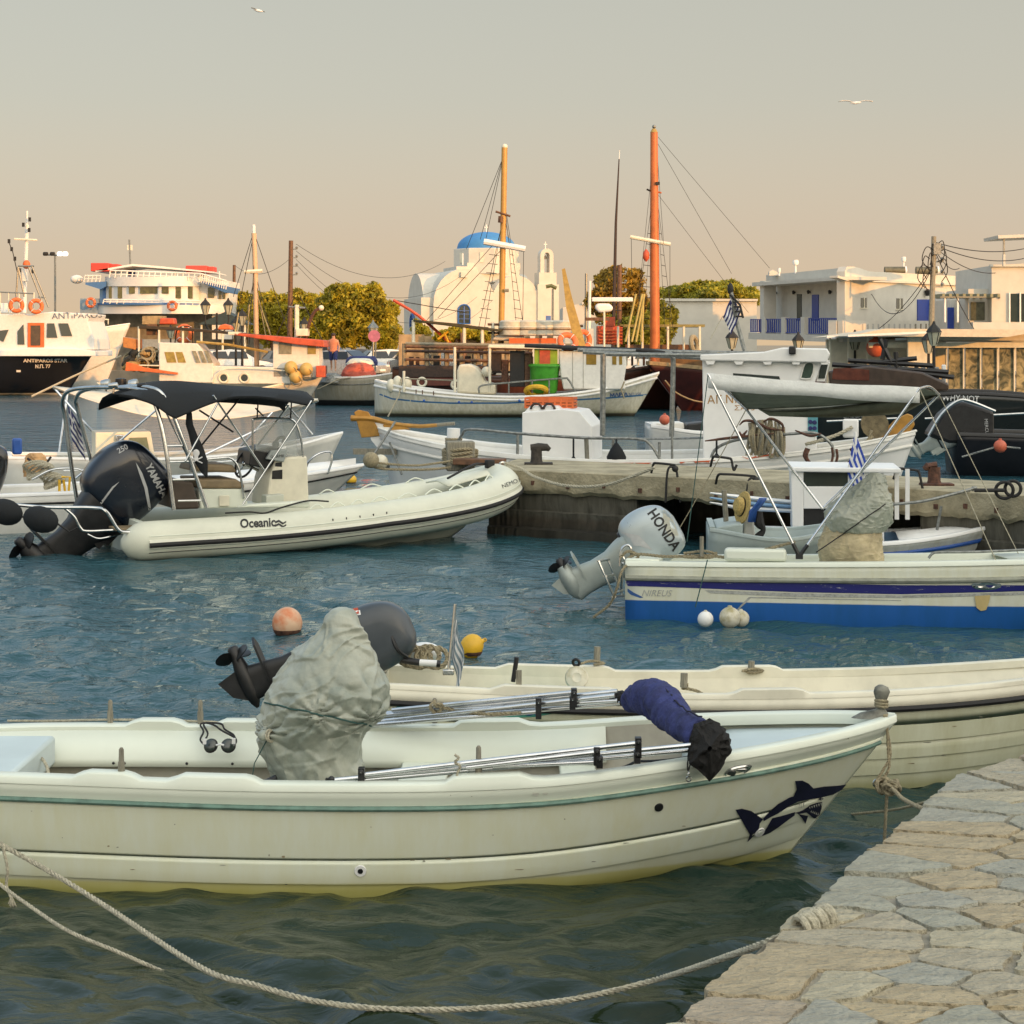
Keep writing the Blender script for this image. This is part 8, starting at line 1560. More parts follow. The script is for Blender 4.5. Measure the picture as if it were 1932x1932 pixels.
for k in range(4): 
    x = 953 + 31*k; dm = thing('roof_drum', ('leftmost', 'second from left', 'third from left', 'rightmost')[k] + ' of four white life raft drums on the brown caique', 'life raft', tuple(W(x, 640, 79)), 0, 'white raft drums'); D_ = 79
    MB().lathe([(.42, -.34), (.50, -.30), (.50, -.04), (.54, 0), (.50, .04), (.50, .24), (.42, .30)], W(x + 12, 618, 79), (0, 0, 1), seg=18).build('drum_shell', mat('aged_white_drum', (.60, .55, .44), .6, var=.12, sc=5), dm, world=1); MB().lathe([(.525, -.10), (.525, -.06)], W(x + 12, 618, 79), (0, 0, 1), seg=18).build('drum_strap', M['brown'], dm, world=1)
bt(c2, 'drum_rail', ((920, 612, -.7), (1100, 615, -.7)), .06, M['brown']); bt(c2, 'drum_rail', ((920, 628, -.7), (1100, 630, -.7)), .05, M['rust'])
for x in (930, 985, 1020, 1060, 1085): bt(c2, 'rail_post', ((x, 608, -.7), (x, 652, -.7)), .07, M['cream'])
bb(c2, 'orange_locker', rct(960, 638, 1050, 650), -1.2, -.6, M['orange'])
# orange-red superstructure
c3, H, h = farboat('maroon_caique', 'maroon wooden caique with tall reddish mast, moored bow-on behind the white one', 1262, 78, R(-42), 9.0, [(0, 1.6), (.4, 1.9), (.75, 1.3), (.92, .5), (1, .05)], [(0, 1.7), (.6, 1.7), (1, 2.3)], mat('maroon_hull_paint', (.06, .010, .008), .5, var=.2, sc=2), rake=1.4, cap=M['wood'])
c3.location = (W(1215, 0, 80).x, 84, 0); c3.rotation_euler = (0, 0, R(200)); 
H_ = 0
for ch_ in list(c3.children): bpy.data.objects.remove(ch_)
A = [W(x, y, D_) for x, y, D_ in ((1212, 792, 76), (1252, 716, 75.4), (1345, 690, 80), (1345, 815, 80))]
mh = mat('maroon_hull_paint', (.06, .010, .008))
Hc = Hull(9.5, [(0, 1.5), (.4, 1.9), (.75, 1.4), (.92, .55), (1, .05)], [(0, 1.6), (.6, 1.55), (1, 1.9)], [(0, -.3), (1, -.2)], [(0, .3), (.6, .25), (.85, .5), (1, .85)], rake=2.2)
c3.location = (W(1480, 0, 82).x, 83.0, 0); c3.rotation_euler = (0, 0, R(180 + 42)); hc_ = Hc.shell(c3, mh, nv=10, nu=26); Hc.cap(c3, mat('tan_cap_rail', (.28, .20, .10), .7, var=.2), w=.2, th=.14, over=.06)
_tip = wm(c3) @ V(9.5, 0, 1.9); dxy = V(W(1222, 0, 76.5).x, 76.5, 0) - V(_tip.x, _tip.y, 0); c3.location = c3.location + dxy
omast = mat('orange_red_mast', (.52, .14, .035), .45, var=.12, sc=3)
m3 = W(1236, 664, 77); sp3 = lambda x, y, dd=0: W(x, y, 77 + dd)
MB().tube([sp3(1236, 700), sp3(1235, 500), sp3(1234, 250)], [.20, .19, .15], 14).build('mast', omast, c3, world=1); MB().tube([sp3(1234, 250), sp3(1234, 243)], [.16, .08], 10).build('mast_head', ppm, c3, world=1); MB().ball(sp3(1234, 239), .08).build('mast_lamp', M['galv'], c3, world=1)
MB().tube([sp3(1189, 447, -.2), sp3(1265, 461, -.2)], .08, 8).build('yard', M['cream'], c3, world=1); MB().tube([sp3(1220, 357), sp3(1233, 363)], .04, 6).build('spreader', M['iron'], c3, world=1); MB().tube([sp3(1237, 361), sp3(1248, 364)], .04, 6).build('spreader', omast, c3, world=1); MB().box(sp3(1241, 346, -.2), (.16, .12, .12)).build('mast_light', M['iron'], c3, world=1)
MB().lathe([(.02, -.25), (.13, -.12), (.13, .1), (.03, .25)], sp3(1219, 482, -.3), seg=10).build('pulley_block', M['red'], c3, world=1)
for a, b in (((1236, 252), (1452, 506)), ((1236, 262), (1380, 516)), ((1240, 365), (1412, 590)), ((1232, 300), (1205, 560)), ((1232, 365), (1195, 645)), ((1232, 372), (1212, 640)), ((1240, 370), (1256, 640)), ((1240, 374), (1272, 640)), ((1191, 449), (1192, 520)), ((1264, 462), (1264, 640)), ((1240, 290), (1252, 460))): MB().tube([sp3(*a), sp3(*b, -.4 if b[0] < 1300 else 6)], .010, 4).build('stay', M['iron'], c3, world=1)
for k in range(10): y = 440 + 20*k; MB().tube([sp3(1232 - (y - 365)*.13, y), sp3(1232 - (y - 365)*.01, y + 2)], .012, 4).build('ratline', M['iron'], c3, world=1); MB().tube([sp3(1240 + (y - 365)*.055, y), sp3(1240 + (y - 365)*.115, y + 2)], .012, 4).build('ratline', M['iron'], c3, world=1)
for x0, x1 in ((1208, 1224), (1216, 1228), (1226, 1226), (1196, 1212)): MB().tube([sp3(x0 - 16, 645, -1), sp3(x1 - 2 - 10, 555, -.5)], .05, 5).build('leaning_spar', mat('pale_spar', (.42, .33, .10), .7, var=.15), c3, world=1)
D3 = 77.5
for nm, x0, y0, x1, y1, m_, dp in (('red_cabin', 1128, 615, 1175, 650, M['red'], 1.5), ('red_funnel', 1140, 598, 1160, 616, M['red'], .8), ('orange_band', 1180, 650, 1320, 664, M['brown'], .5), ('brown_bulwark', 1245, 664, 1345, 694, mat('brown_bulwark_wood', (.16, .09, .035), .7, var=.25, sc=4), .4), ('canopy', 1170, 612, 1330, 617, mat('olive_canopy', (.26, .22, .08), .8, var=.2), 2.0)): pbox(c3, nm, x0, y0, x1, y1, D3, dp, m_)
for k in range(5): pbox(c3, 'red_slat', 1130, 622 + 6*k, 1174, 624 + 6*k, D3 - .15, .1, M['orange'])
for x in (1166, 1186, 1212, 1260, 1290, 1320): MB().tube([W(x, 664, D3 - .3), W(x, 616, D3 - .3)], .05, 6).build('canopy_post', M['cream'], c3, world=1)
for k in range(14): x = 1180 + 11*k; pbox(c3, 'stern_baluster', x, 670, x + 4, 690, D3 + .5, .15, M[('cream', 'darkwood')[k % 2]])
MB().torus(W(1310, 650, D3 - .5), .32, .10, axis=(1, -.5, .2)).build('rope_coil', M['rope'], c3, world=1)
rope_thing('maroon_bow_rope', 'slack rope hanging from the bow of the maroon caique', [W(1255, 718, 74), W(1275, 740, 74.5), W(1310, 756, 75), W(1345, 760, 76)], .03, n=6)
# ------------------------------------------------------------ white and orange fishing boat
c4, H, h = farboat('fishing_boat', 'white fishing boat with orange trimmed roof, tall peach mast and yellow round floats', 185, 82, R(1), 9.7, [(0, .3), (.06, 1.0), (.3, 1.7), (.6, 1.7), (.85, .95), (1, .05)], [(0, 1.0), (.1, .72), (.35, .55), (.6, .62), (.8, .95), (1, 1.42)], mat('fishing_hull_white', (.70, .68, .62), .5, var=.08, sc=1.5), rake=.9, cap=M['cream'])  # one warm white over the whole hull
t_ = bvh(h); decal(h, flat_mesh([[(545, 712), (575, 708), (575, 709.5), (545, 713.5)], [(520, 722), (560, 717), (560, 718.5), (520, 723.5)]]), PR['red'], c4, 'orange_line', tree=t_); MB().torus(onb(c4, 583, 698, -.5), .09, .03, axis=(0, 1, 0)).build('hawse_hole', M['darkwood'], c4)
bb(c4, 'orange_gunwale', [(236, 700), (238, 683), (256, 687), (270, 693), (335, 703), (335, 707), (260, 700)], -1.5, -1.3, M['orange']); bb(c4, 'stern_block', [(232, 655), (232, 636), (256, 640), (256, 660)], -.8, .8, mat('orange_brown_paint', (.50, .20, .05), .6, var=.15)) 
bb(c4, 'cabin', [(393 - 0 - 0 - 0, 722), (393, 645), (470, 648), (507 - 40, 648), (530 - 30, 690), (560, 692), (560, 722)], -1.0, 1.0, M['white'], .03) if False else None
cabw = mat('fishing_cabin_white', (.72, .69, .62), .5, var=.06)  # same warm white on all its cabins
bb(c4, 'aft_cabin', [(300, 722), (300, 646), (372, 648), (402, 686), (402, 722)], -1.2, 1.0, cabw, .03); bb(c4, 'trunk_cabin', [(400, 724), (400, 690), (570, 694), (570, 724)], -1.1, 1.1, cabw, .03)
bb(c4, 'window', [(315, 684), (310, 664), (328, 664), (333, 684)], -1.22, -1.15, mat('amber_dusty_glass', (.36, .26, .05), .3, var=.2), 0); bb(c4, 'window', [(336, 684), (331, 664), (344, 664), (351, 684)], -1.22, -1.15, mat('amber_dusty_glass', (.36, .26, .05)), 0)
for x in (365, 377, 388): bb(c4, 'front_window', [(x + 5, 684), (x - 3, 662), (x + 4, 662), (x + 13, 684)], -1.26, -1.2, mat('grey_amber_glass', (.28, .26, .18), .2, var=.2), 0)
for x, y in ((407, 713), (446, 713)): MB().torus(onb(c4, x + 15, y, -1.12), .19, .05, axis=(0, 1, 0)).build('porthole', M['cream'], c4); MB().lathe([(.17, -.01), (.17, .01)], onb(c4, x + 15, y, -1.13), (0, 1, 0), seg=16).build('porthole_glass', M['glass'], c4)
bb(c4, 'forward_cabin', [(515, 712), (515, 640), (600, 642), (604, 712)], -1.1, 1.1, cabw, .03); bb(c4, 'cabin_window', rct(526, 642, 550, 668), -1.13, -1.08, mat('grey_amber_glass', (.28, .26, .18)), 0); bb(c4, 'cabin_window', rct(580, 652, 596, 668), -1.13, -1.08, mat('amber_dusty_glass', (.36, .26, .05)), 0)
bb(c4, 'orange_roof', [(440, 632), (442, 628), (520, 634), (610, 642), (612, 655), (560, 650)], -1.5, 1.5, M['red'], .03); bb(c4, 'roof_beam', rct(430, 626, 450, 632), -1.5, 1.2, M['cream']); bb(c4, 'roof_box', rct(558, 620, 580, 634), -.8, .2, M['cream'], .03); bb(c4, 'red_crate', rct(596, 690, 613, 712), -1.4, -.7, M['red'], .03)
peach = mat('peach_mast', (.62, .42, .26), .5, var=.08, sc=3)
bt(c4, 'mast', ((485, 722, 0), (482, 520, 0), (479, 440, 0)), .11, peach, seg=10); bt(c4, 'mast_tip', ((479, 440, 0), (478.5, 424, 0)), .07, M['white2']); bt(c4, 'yard', ((461, 513, -.1), (495, 511, -.1)), .09, M['cream']); bt(c4, 'mast_lower', ((486, 722, 0), (485, 690, 0)), .13, M['brown'], seg=10)
for a, b in (((479, 436), (440, 560)), ((479, 440), (438, 640)), ((481, 520), (452, 650)), ((481, 520), (462, 650)), ((483, 520), (516, 650)), ((483, 530), (506, 650)), ((479, 438), (556, 660)), ((481, 470), (470, 650))): bt(c4, 'stay', ((*a, 0), (*b, -.5)), .015, M['iron'], seg=4)
for a, b in (((486, 560), (520, 660)), ((490, 570), (505, 650)), ((470, 575), (466, 650)), ((450, 590), (440, 650))): bt(c4, 'net_line', ((*a, 0), (*b, -.5)), .035, mat('pale_net_line', (.42, .34, .16), .9, var=.2), seg=4)
bt(c4, 'second_mast', ((560, 636, 0), (560, 575, 0)), .10, M['cream']); bt(c4, 'second_yard', ((545, 579, 0), (576, 581, 0)), .05, M['galv'])
for a, b in (((556, 560), (522, 632)), ((566, 560), (612, 650))): bt(c4, 'stay', ((*a, 0), (*b, 0)), .02, M['iron'], seg=4)
bt(c4, 'crane_arm', ((577, 638, -.2), (582, 615, -.2), (592, 590, -.2), (605, 580, -.2)), .08, M['rust'], 4); MB().ball(onb(c4, 606, 581, -.2), .12).build('crane_head', M['cream'], c4)
for k, (x, y) in enumerate(((549, 694), (578, 697), (558, 711))):
    o = thing('round_float', ('upper left', 'right', 'lower')[k] + ' of three big yellow round floats lashed to the orange-roofed fishing boat', 'float', tuple(wm(c4) @ onb(c4, x, y + 12, -1.4)), 0, 'yellow floats on the fishing boat'); MB().ball((0, 0, .28), .28, seg=20, rg=14).build('float_body', mat('ochre_float', (.60, .40, .12), .5, var=.12, sc=4), o); MB().torus((.02, -.1, .1), .26, .02, axis=(.3, 1, .5)).build('float_line', M['rope'], o)
bt(c4, 'hand_rail', ((402, 715, -1.3), (430, 696, -1.3), (540, 700, -1.3), (560, 716, -1.3)), .03, M['cream'], 4); bt(c4, 'aft_rail', ((250, 700, -1.2), (256, 690, -1.3), (300, 690, -1.3)), .03, M['cream'], 3)
bt(c4, 'lifebuoy_frame', ((330, 648, -.5), (336, 620, -.5), (360, 618, -.5), (364, 648, -.5)), .03, M['iron'], 4)
bt(c4, 'boom', ((371, 645, -1), (430, 650, -1), (505, 664, -1)), .06, ppm); bb(c4, 'roof_awning', [(262, 620), (262, 614), (345, 618), (500, 632), (500, 636), (350, 624)], -.9, 1.0, mat('dark_brown_awning', (.05, .035, .02), .8, var=.2)); bb(c4, 'orange_dome', [(410, 622), (414, 614), (424, 611), (434, 614), (438, 622)], -.5, .3, M['orange'], .05); bb(c4, 'roof_crates', rct(268, 596, 308, 612), -.4, .5, mat('tan_crates', (.42, .30, .15), .8, var=.25, sc=5)); bb(c4, 'red_barrel', [(300, 612), (302, 600), (328, 600), (330, 612)], -.6, .1, M['red'], .05); bb(c4, 'rusty_box', rct(276, 612, 296, 632), -.5, .0, M['brown'])
for x in (262, 300, 345): bt(c4, 'awning_post', ((x, 616, -.8), (x, 690, -.8)), .05, M['cream'])
nb_ = thing('net_pile', 'big brown heap of fishing nets and ropes in the stern of the orange-trimmed boat', 'fishing nets', tuple(wm(c4) @ onb(c4, 285, 700, -.6)))
mcol = [mat('brown_net', (.16, .11, .06), .95, var=.3, sc=8, bump=1.2, bsc=20), M['rope'], mat('black_net', (.03, .03, .025), .95, var=.3, sc=8, bump=1.0, bsc=20), mat('ochre_net', (.45, .28, .10), .95, var=.3, sc=8, bump=1.0)]
for k in range(34):
    x = random.uniform(242, 300); y = 692 - random.uniform(0, 38)*(1 - abs(x - 272)/50); c_ = wm(c4) @ onb(c4, x, y, random.uniform(-1.1, -.2)); rr = random.uniform(.12, .30)
    if k % 3 == 0: mb = MB(); [mb.torus(c_ + V(0, 0, .04*j), rr, .03, axis=(random.uniform(-.6, .6), -1, random.uniform(-.5, .9)), seg=14, sg=5) for j in range(3)]; mb.build('rope_coil', mcol[1], nb_, world=1)
    else:
        mb = MB(); mb.ball(c_, rr, sc=(1.3, 1, .8), seg=14, rg=9); mb.v = [tuple(Vector(q) + V(1, 1, 1)*noise.noise(Vector(q)*5)*.12) for q in mb.v]; mb.build('net_heap', mcol[(0, 2, 3)[k % 3] if k % 7 else 3], nb_, world=1)
rope_thing('stern_mooring_rope', 'long pale mooring rope from the fishing boat stern down left to the water', [W(228, 672, 84), W(150, 705, 80), W(60, 748, 76)], .045, 'ropew', n=6)
# ------------------------------------------------------------ small grey-white boat between
c5, H, h = farboat('work_boat', 'pale grey open boat with black waterline between the two big caiques', 748, 84, R(180 + 12), 4.6, [(0, .6), (.3, 1.2), (.6, 1.3), (.85, .8), (1, .05)], [(0, 1.25), (.5, 1.25), (1, 1.6)], zmat('grey_work_paint', [(-.3, (.015, .015, .015)), (.22, (.015, .015, .015)), (.27, (.34, .34, .29)), (1.6, (.48, .46, .38))], dirt=.12), rake=.6)
c5.rotation_euler = (0, 0, R(-4)); c5.location = (W(592, 0, 84).x, 85.3, 0)
H.rail(c5, M['galv'], .80, r=.03)
rf = thing('cargo_heap', 'red and white tarpaulin heap with blue cloth on the pale grey boat', 'tarpaulin', tuple(W(670, 716, 85))); cover(rf, 'red_cloth', cvr([(718, 645, 706), (705, 648, 705), (694, 655, 702), (684, 665, 694)], 85), mat('salmon_red_cloth', (.55, .12, .08), .8, var=.2, sc=2), amp=.15, s=1.6, seg=30, n=16); cover(rf, 'white_cloth', cvr([(688, 655, 704), (680, 660, 700), (676, 668, 690)], 85.2), M['cream'], amp=.1, s=1.6, seg=30, n=12)
cover(rf, 'blue_cloth', cvr([(690, 655, 712), (680, 655, 712), (672, 662, 706)], 86.2), M['navy'], amp=.1, s=1.6, seg=30, n=12); cover(rf, 'grey_cloth', cvr([(722, 605, 650), (712, 612, 646), (704, 620, 636)], 84.5), M['galv'], amp=.12, s=2, seg=24, n=10)
pbox(c5, 'stern_box', 595, 690, 615, 712, 85.6, .6, mat('dark_teal_box', (.02, .05, .05), .6, var=.2)); ptube(c5, 'mooring_line', ((598, 735), (640, 715), (700, 708)), 83.9, .03, M['ropew'])
# ------------------------------------------------------------ passenger boats at the left
c6, H, h = farboat('passenger_boat', 'black-hulled passenger boat with white cabin, orange door and white lettering at the left', -420, 102, R(0), 17.2, [(0, 2.2), (.5, 2.6), (.75, 2.1), (.92, .9), (1, .05)], [(0, 2.2), (.6, 2.2), (1, 2.75)], zmat('black_hull_paint', [(-.3, (.3, .3, .28)), (.09, (.45, .45, .42)), (.13, (.008, .009, .014)), (2.8, (.008, .009, .014))], dirt=.02, jit=.003), rake=1.8)
bb(c6, 'white_bulwark', [(-200, 672), (-200, 664), (20, 660), (60, 656), (140, 658), (180, 662), (180, 672)], -2.3, 2.0, M['white2'], .03)
c6w = mat('sunlit_white_cabin', (.74, .72, .68), .5, var=.05)  # plain warm white of cabin and mast
bb(c6, 'cabin', [(-200, 662), (-200, 596), (60, 592), (100, 588), (170, 592), (166, 606), (176, 640), (178, 660)], -2.0, 2.0, c6w, .05); cab6 = [o for o in c6.children if o.name.startswith('cabin')][0]
bb(c6, 'orange_door', rct(52, 609, 83, 655), -2.06, -1.98, M['orange'], .01); bb(c6, 'door_panel', rct(58, 614, 76, 652), -2.09, -2.05, mat('brown_door_glass', (.10, .06, .03), .3, var=.2), 0)
for P in ([(33, 650), (33, 625), (44, 612), (46, 650)], [(88, 637), (89, 610), (102, 610), (108, 637)], [(116, 634), (110, 610), (128, 610), (136, 634)], [(-4, 640), (-4, 624), (16, 622), (6, 645)]): bb(c6, 'window', P, -2.06, -1.98, M['glass'], 0)
dect(cab6, c6, 'ANTIPAROS', 98, 602, 16, -2, mat('grey_blue_lettering', (.12, .16, .22), .5, var=.1), sx=1.1, off=.03); t6 = bvh(h)
dect(h, c6, 'ANTIPAROS STAR', 44, 683, 9, 0, PR['white'], sx=1.15, bold=.03, off=.03); dect(h, c6, 'Ν.Π. 77', 66, 694, 9, -1, PR['white'], bold=.03, off=.03); decal(h, flat_mesh([[(31, 698), (39, 698), (39, 702), (31, 702)]]), PR['white'], c6, 'small_plate', tree=t6)
bt(c6, 'mast', ((46, 590, 0), (48, 510, 0), (51, 424, 0)), .10, c6w, seg=8); bt(c6, 'mast_top', ((51, 424, 0), (51, 398, 0)), .05, c6w); bt(c6, 'yard', ((27, 451, -.2), (70, 453, -.2)), .06, M['cream'])
for x, y in ((56, 414), (44, 424), (55, 434), (17, 455), (22, 470), (28, 488), (37, 510), (62, 512)): MB().box(onb(c6, x, y, -.3), (.12, .12, .22)).build('signal_lamp', M['iron'], c6)
bt(c6, 'antenna', ((16, 455, -.5), (24, 475, -.5), (34, 520, -.5)), .025, M['iron']); 
for a, b in (((34, 504), (46, 560)), ((54, 504), (82, 576)), ((60, 502), (92, 580)), ((34, 504), (30, 570)), ((34, 502), (64, 502)), ((72, 560), (86, 562))): bt(c6, 'frame_tube', ((*a, -.8), (*b, -.8)), .05, M['galv'])
MB().ball(onb(c6, 50, 499, -.3), .2, sc=(1, 1, 1.2)).build('orange_beacon', M['orange'], c6); MB().box(onb(c6, 47, 515, -.2), (.3, .3, .9)).build('mast_box', c6w, c6, bev=.05)
bt(c6, 'deck_rail', ((-60, 550, -1.8), (0, 551, -1.8), (64, 554, -1.8)), .04, M['galv']); 
for x in (0, 16, 36, 64): bt(c6, 'rail_post', ((x, 552, -1.8), (x, 594, -1.8)), .035, M['cream'])
for x in (4, 12): bb(c6, 'deck_seat', rct(x - 8, 572, x + 2, 590), -.5, .5, c6w, .03)
lifebuoy('left of the two orange lifebuoys on the top deck rail of the black passenger boat', 31, 576, 99.6, .42, (.3, -1, 0)); lifebuoy('right of the two orange lifebuoys on the top deck rail of the black passenger boat', 68, 578, 99.6, .42, (.4, -1, 0))
# white bow behind
c7, H, h = farboat('ferry_bow_boat', 'white excursion boat whose tall bow with faded lettering rises behind the black boat', -160, 112, R(0), 12.6, [(0, 2.4), (.6, 2.5), (.85, 1.5), (1, .1)], [(0, 3.0), (.6, 3.1), (1, 3.9)], mat('excursion_boat_white', (.74, .71, .66), .5, var=.05), rake=1.6)  # hull in one even warm white
t7 = bvh(h); dect(h, c7, 'ZEPHYROS', 146, 622, 8, -1, mat('faint_lettering', (.50, .42, .38), .5, var=.1), sx=1.1, off=.04); decal(h, flat_mesh([[(139 + 3.2*math.cos(a), 620 + 4*math.sin(a)) for a in [PI*k/6 for k in range(12)]]]), mat('maroon_dot', (.30, .03, .06), .5, var=.1), c7, 'round_emblem', tree=t7, off=.04)
bt(c7, 'bow_rail', ((130, 596, -1.5), (160, 600, -1.4), (205, 603, -.2)), .04, M['cream']); [bt(c7, 'rail_post', ((x, 598 + (x - 140)*.07, -1.2), (x, 612, -1.2)), .03, M['cream']) for x in (140, 152, 165, 178, 190, 204)]
# the ferry
c8 = thing('car_ferry', 'white and blue car ferry with curved wheelhouse windows, red boxes and blue funnel', 'ferry', (W(280, 0, 125).x, 125, 0)); fw = mat('ferry_white', (.74, .72, .67), .5, var=.05, sc=1); fb_ = mat('ferry_blue', (.06, .16, .36), .5, var=.08)
ppoly(c8, 'hull', [(186, 690), (186, 586), (250, 590), (430, 592), (470, 600), (480, 640), (480, 700), (186, 700)], 126.5, 9, mat('ferry_stone_grey', (.26, .23, .18), .9, var=.2, sc=2)); pbox(c8, 'ramp', 255, 640, 345, 662, 124.5, 2, mat('grey_blue_ramp', (.30, .34, .36), .6, var=.1))
def curved(nm, x0, x1, y0, y1, D_, bulge, m, n=20, th=2.5):
    R_ = []
    for i in range(n + 1):
        t = i/n; x = x0 + (x1 - x0)*t; d = D_ - bulge*math.sin(PI*t)**.7; R_.append([W(x, y1, d), W(x, y0, d), W(x, y0, D_ + th), W(x, y1, D_ + th)])
    return MB().loft(R_).build(nm, m, c8, smooth=30, world=1)
curved('bridge_deck', 184, 425, 575, 592, 124.5, 2.2, fw); curved('blue_deck_line', 184, 378, 571.5, 575, 124.4, 2.3, fb_); curved('bridge_upper', 198, 378, 522, 540, 124.5, 1.8, fw); curved('bridge_wall', 200, 376, 540, 574, 124.5, 1.5, fw)
for k, (x0, x1) in enumerate(((205, 213), (222, 233), (243, 256), (264, 297), (305, 318), (329, 341), (351, 363))):
    t = ((x0 + x1)/2 - 200)/176; d = 124.5 - 1.5*math.sin(PI*t)**.7; P = [W(x0, 563 if k not in (2, 3, 4) else 554, d - .06), W(x0, 540, d - .06), W(x1, 540, d - .06), W(x1, 563 if k not in (2, 3, 4) else 554, d - .06)]; MB().loft([P, [p + V(0, .3, 0) for p in P]]).build('bridge_window', mat('amber_green_glass', (.12, .11, .03), .15, var=.3, sc=3), c8, smooth=0, world=1)
pbox(c8, 'side_cabin', 376, 530, 432, 592, 124.8, 5, fw); ppoly(c8, 'aft_wall', [(432, 592), (432, 540), (512, 548), (512, 600), (480, 640), (432, 640)], 127, 4, fw) if False else ppoly(c8, 'aft_wall', [(400, 640), (400, 536), (425, 540), (428, 600), (440, 640)], 124.9, 5, fw)
pbox(c8, 'cabin_window', 392, 543, 404, 562, 124.7, .1, mat('amber_green_glass', (.12, .11, .03)));  [pbox(c8, 'cabin_window', x, 548, x + 5, 564, 124.7, .1, mat('amber_green_glass', (.12, .11, .03))) for x in (412, 420)]
ppoly(c8, 'blue_upper_deck', [(380, 533), (380, 530), (428, 540), (428, 552), (424, 552)], 123.8, 6, fb_); ppoly(c8, 'blue_wing', [(161, 537), (161, 533), (200, 531), (200, 540), (190, 546)], 124, 3, fb_); pbox(c8, 'wing_support', 188, 536, 200, 575, 124.6, 1.5, fb_); pbox(c8, 'blue_side_screen', 151, 563, 186, 590, 124.4, .3, mat('grey_blue_screen', (.22, .30, .38), .6, var=.1))
P = [W(236, 529, 127), W(241, 503, 127), W(255, 503, 127), W(256, 529, 127)]; MB().tube([W(246, 530, 127.5), W(247, 502, 127.5)], .32, 14).build('funnel', mat('funnel_blue', (.02, .10, .40), .5, var=.08), c8, world=1); ptube(c8, 'ferry_mast', ((246, 502), (244, 452)), 127, .06, M['galv']); pbox(c8, 'mast_light', 240, 462, 248, 472, 127, .4, M['cream'])
ppoly(c8, 'sun_roof', [(180, 510), (250, 498), (300, 502), (405, 513), (405, 515), (300, 506), (250, 502), (180, 513)], 124, 5, fw)
def rail8(x0, y0, x1, y1, h_, n, D_): ptube(c8, 'deck_rail', ((x0, y0), (x1, y1)), D_, .05, fw); ptube(c8, 'deck_rail', ((x0, y0 + h_*.5), (x1, y1 + h_*.5)), D_, .03, fw); [ptube(c8, 'rail_post', ((x0 + (x1 - x0)*k/n, y0 + (y1 - y0)*k/n), (x0 + (x1 - x0)*k/n - 2, y0 + (y1 - y0)*k/n + h_)), D_, .035, fw) for k in range(n + 1)]
rail8(208, 510, 378, 516, 14, 16, 123.5); rail8(378, 516, 428, 530, 16, 12, 123.3); rail8(196, 565, 378, 568, 8, 14, 122.6); rail8(160, 520, 190, 520, 12, 4, 124)
for x in (208, 240, 330, 345, 388, 414): ptube(c8, 'roof_post', ((x, 512), (x, 530)), 124.5, .05, fw)
redc = mat('bright_red_raft_box', (.62, .06, .04), .55, var=.1, sc=3)
for k, (x0, x1, y0, y1) in enumerate(((171, 205, 496, 512), (190, 223, 498, 508), (350, 390, 501, 516), (380, 404, 503, 515))): pbox(c8, 'red_raft_box', x0, y0, x1, y1, 124 + k*.4, 1.2, redc, bev=.05)
for x, y in ((141, 527), (377, 527)): MB().ball(W(x + 4, y, 125), .36, sc=(1.2, 1, .8)).build('raft_canister', fw, c8, world=1)
for k, (x, y) in enumerate(((131, 571), (325, 577))): lifebuoy('orange and white lifebuoy on the ferry, ' + ('on the grey-blue side screen' if k == 0 else 'below the bridge windows'), x + (40 if k == 0 else 0), y, 122.0 if k else 123.8, .36)
gz_ = thing('quay_canopy', 'dark pyramid canopy on the quay behind the double lantern', 'canopy', tuple(W(420, 690, 105))); ppoly(gz_, 'canopy_cloth', [(372, 612), (425, 588), (470, 612)], 105, 2.5, mat('dark_teal_canopy', (.03, .05, .05), .7, var=.15)); [ptube(gz_, 'canopy_post', ((x, 612), (x, 690)), 105.2, .06, M['cream']) for x in (380, 420, 462)]
# ------------------------------------------------------------ black speedboats at the right
c9, H, h = farboat('black_motor_yacht', 'long black motor yacht with white lettering on its flared bow at the right', 1540, 50, R(-12), 9.5, [(0, 1.5), (.4, 1.7), (.7, 1.5), (.9, .7), (1, .1)], [(0, 1.05), (.2, 1.35), (.45, 1.45), (.8, 1.1), (1, .75)], mat('charcoal_olive_hull', (.018, .02, .018), .3, var=.1, coat=.3), rake=.9, cap=M['black'], p=((0, .25), (.6, .3), (1, .8)))
t9 = bvh(h); dect(h, c9, 'WHY NOT', 1777, 755, 17, 3, PR['white'], bold=.01, sx=.85, off=.02); dect(h, c9, 'OMEGA 45', 1590, 788, 8, -2, PR['silver'], shear=.3, sx=1.3, off=.02)
for a, b in (((1560, 795), (1700, 789)), ((1745, 790), (1932, 780))): bt(c9, 'chrome_line', ((*a, -1.75), (*b, -1.75)), .03, M['steel'])
bb(c9, 'superstructure', [(1565, 730), (1562, 700), (1640, 690), (1740, 702), (1790, 724), (1790, 738)], -1.1, 1.1, mat('brown_tinted_superstructure', (.05, .03, .02), .3, var=.2), .05); bb(c9, 'tinted_window', [(1570, 716), (1572, 695), (1600, 694), (1640, 698), (1640, 718)], -1.13, -1.08, mat('red_brown_glass', (.12, .03, .015), .15, var=.2), 0)
for a, b in (((1570, 688), (1790, 702)), ((1600, 680), (1760, 690)), ((1640, 690), (1700, 725)), ((1690, 664), (1694, 730)), ((1665, 678), (1672, 640)), ((1660, 640), (1682, 684)), ((1655, 684), (1730, 676)), ((1700, 700), (1800, 712))): bt(c9, 'black_spar', ((*a, -.6), (*b, -.6)), .07, M['black'])
for k in range(10): bb(c9, 'deck_gear', rct(1660 + 13*k, 690 + random.uniform(-6, 6), 1668 + 13*k, 726), -.4, .2, M[('white2', 'black', 'galv')[k % 3]])
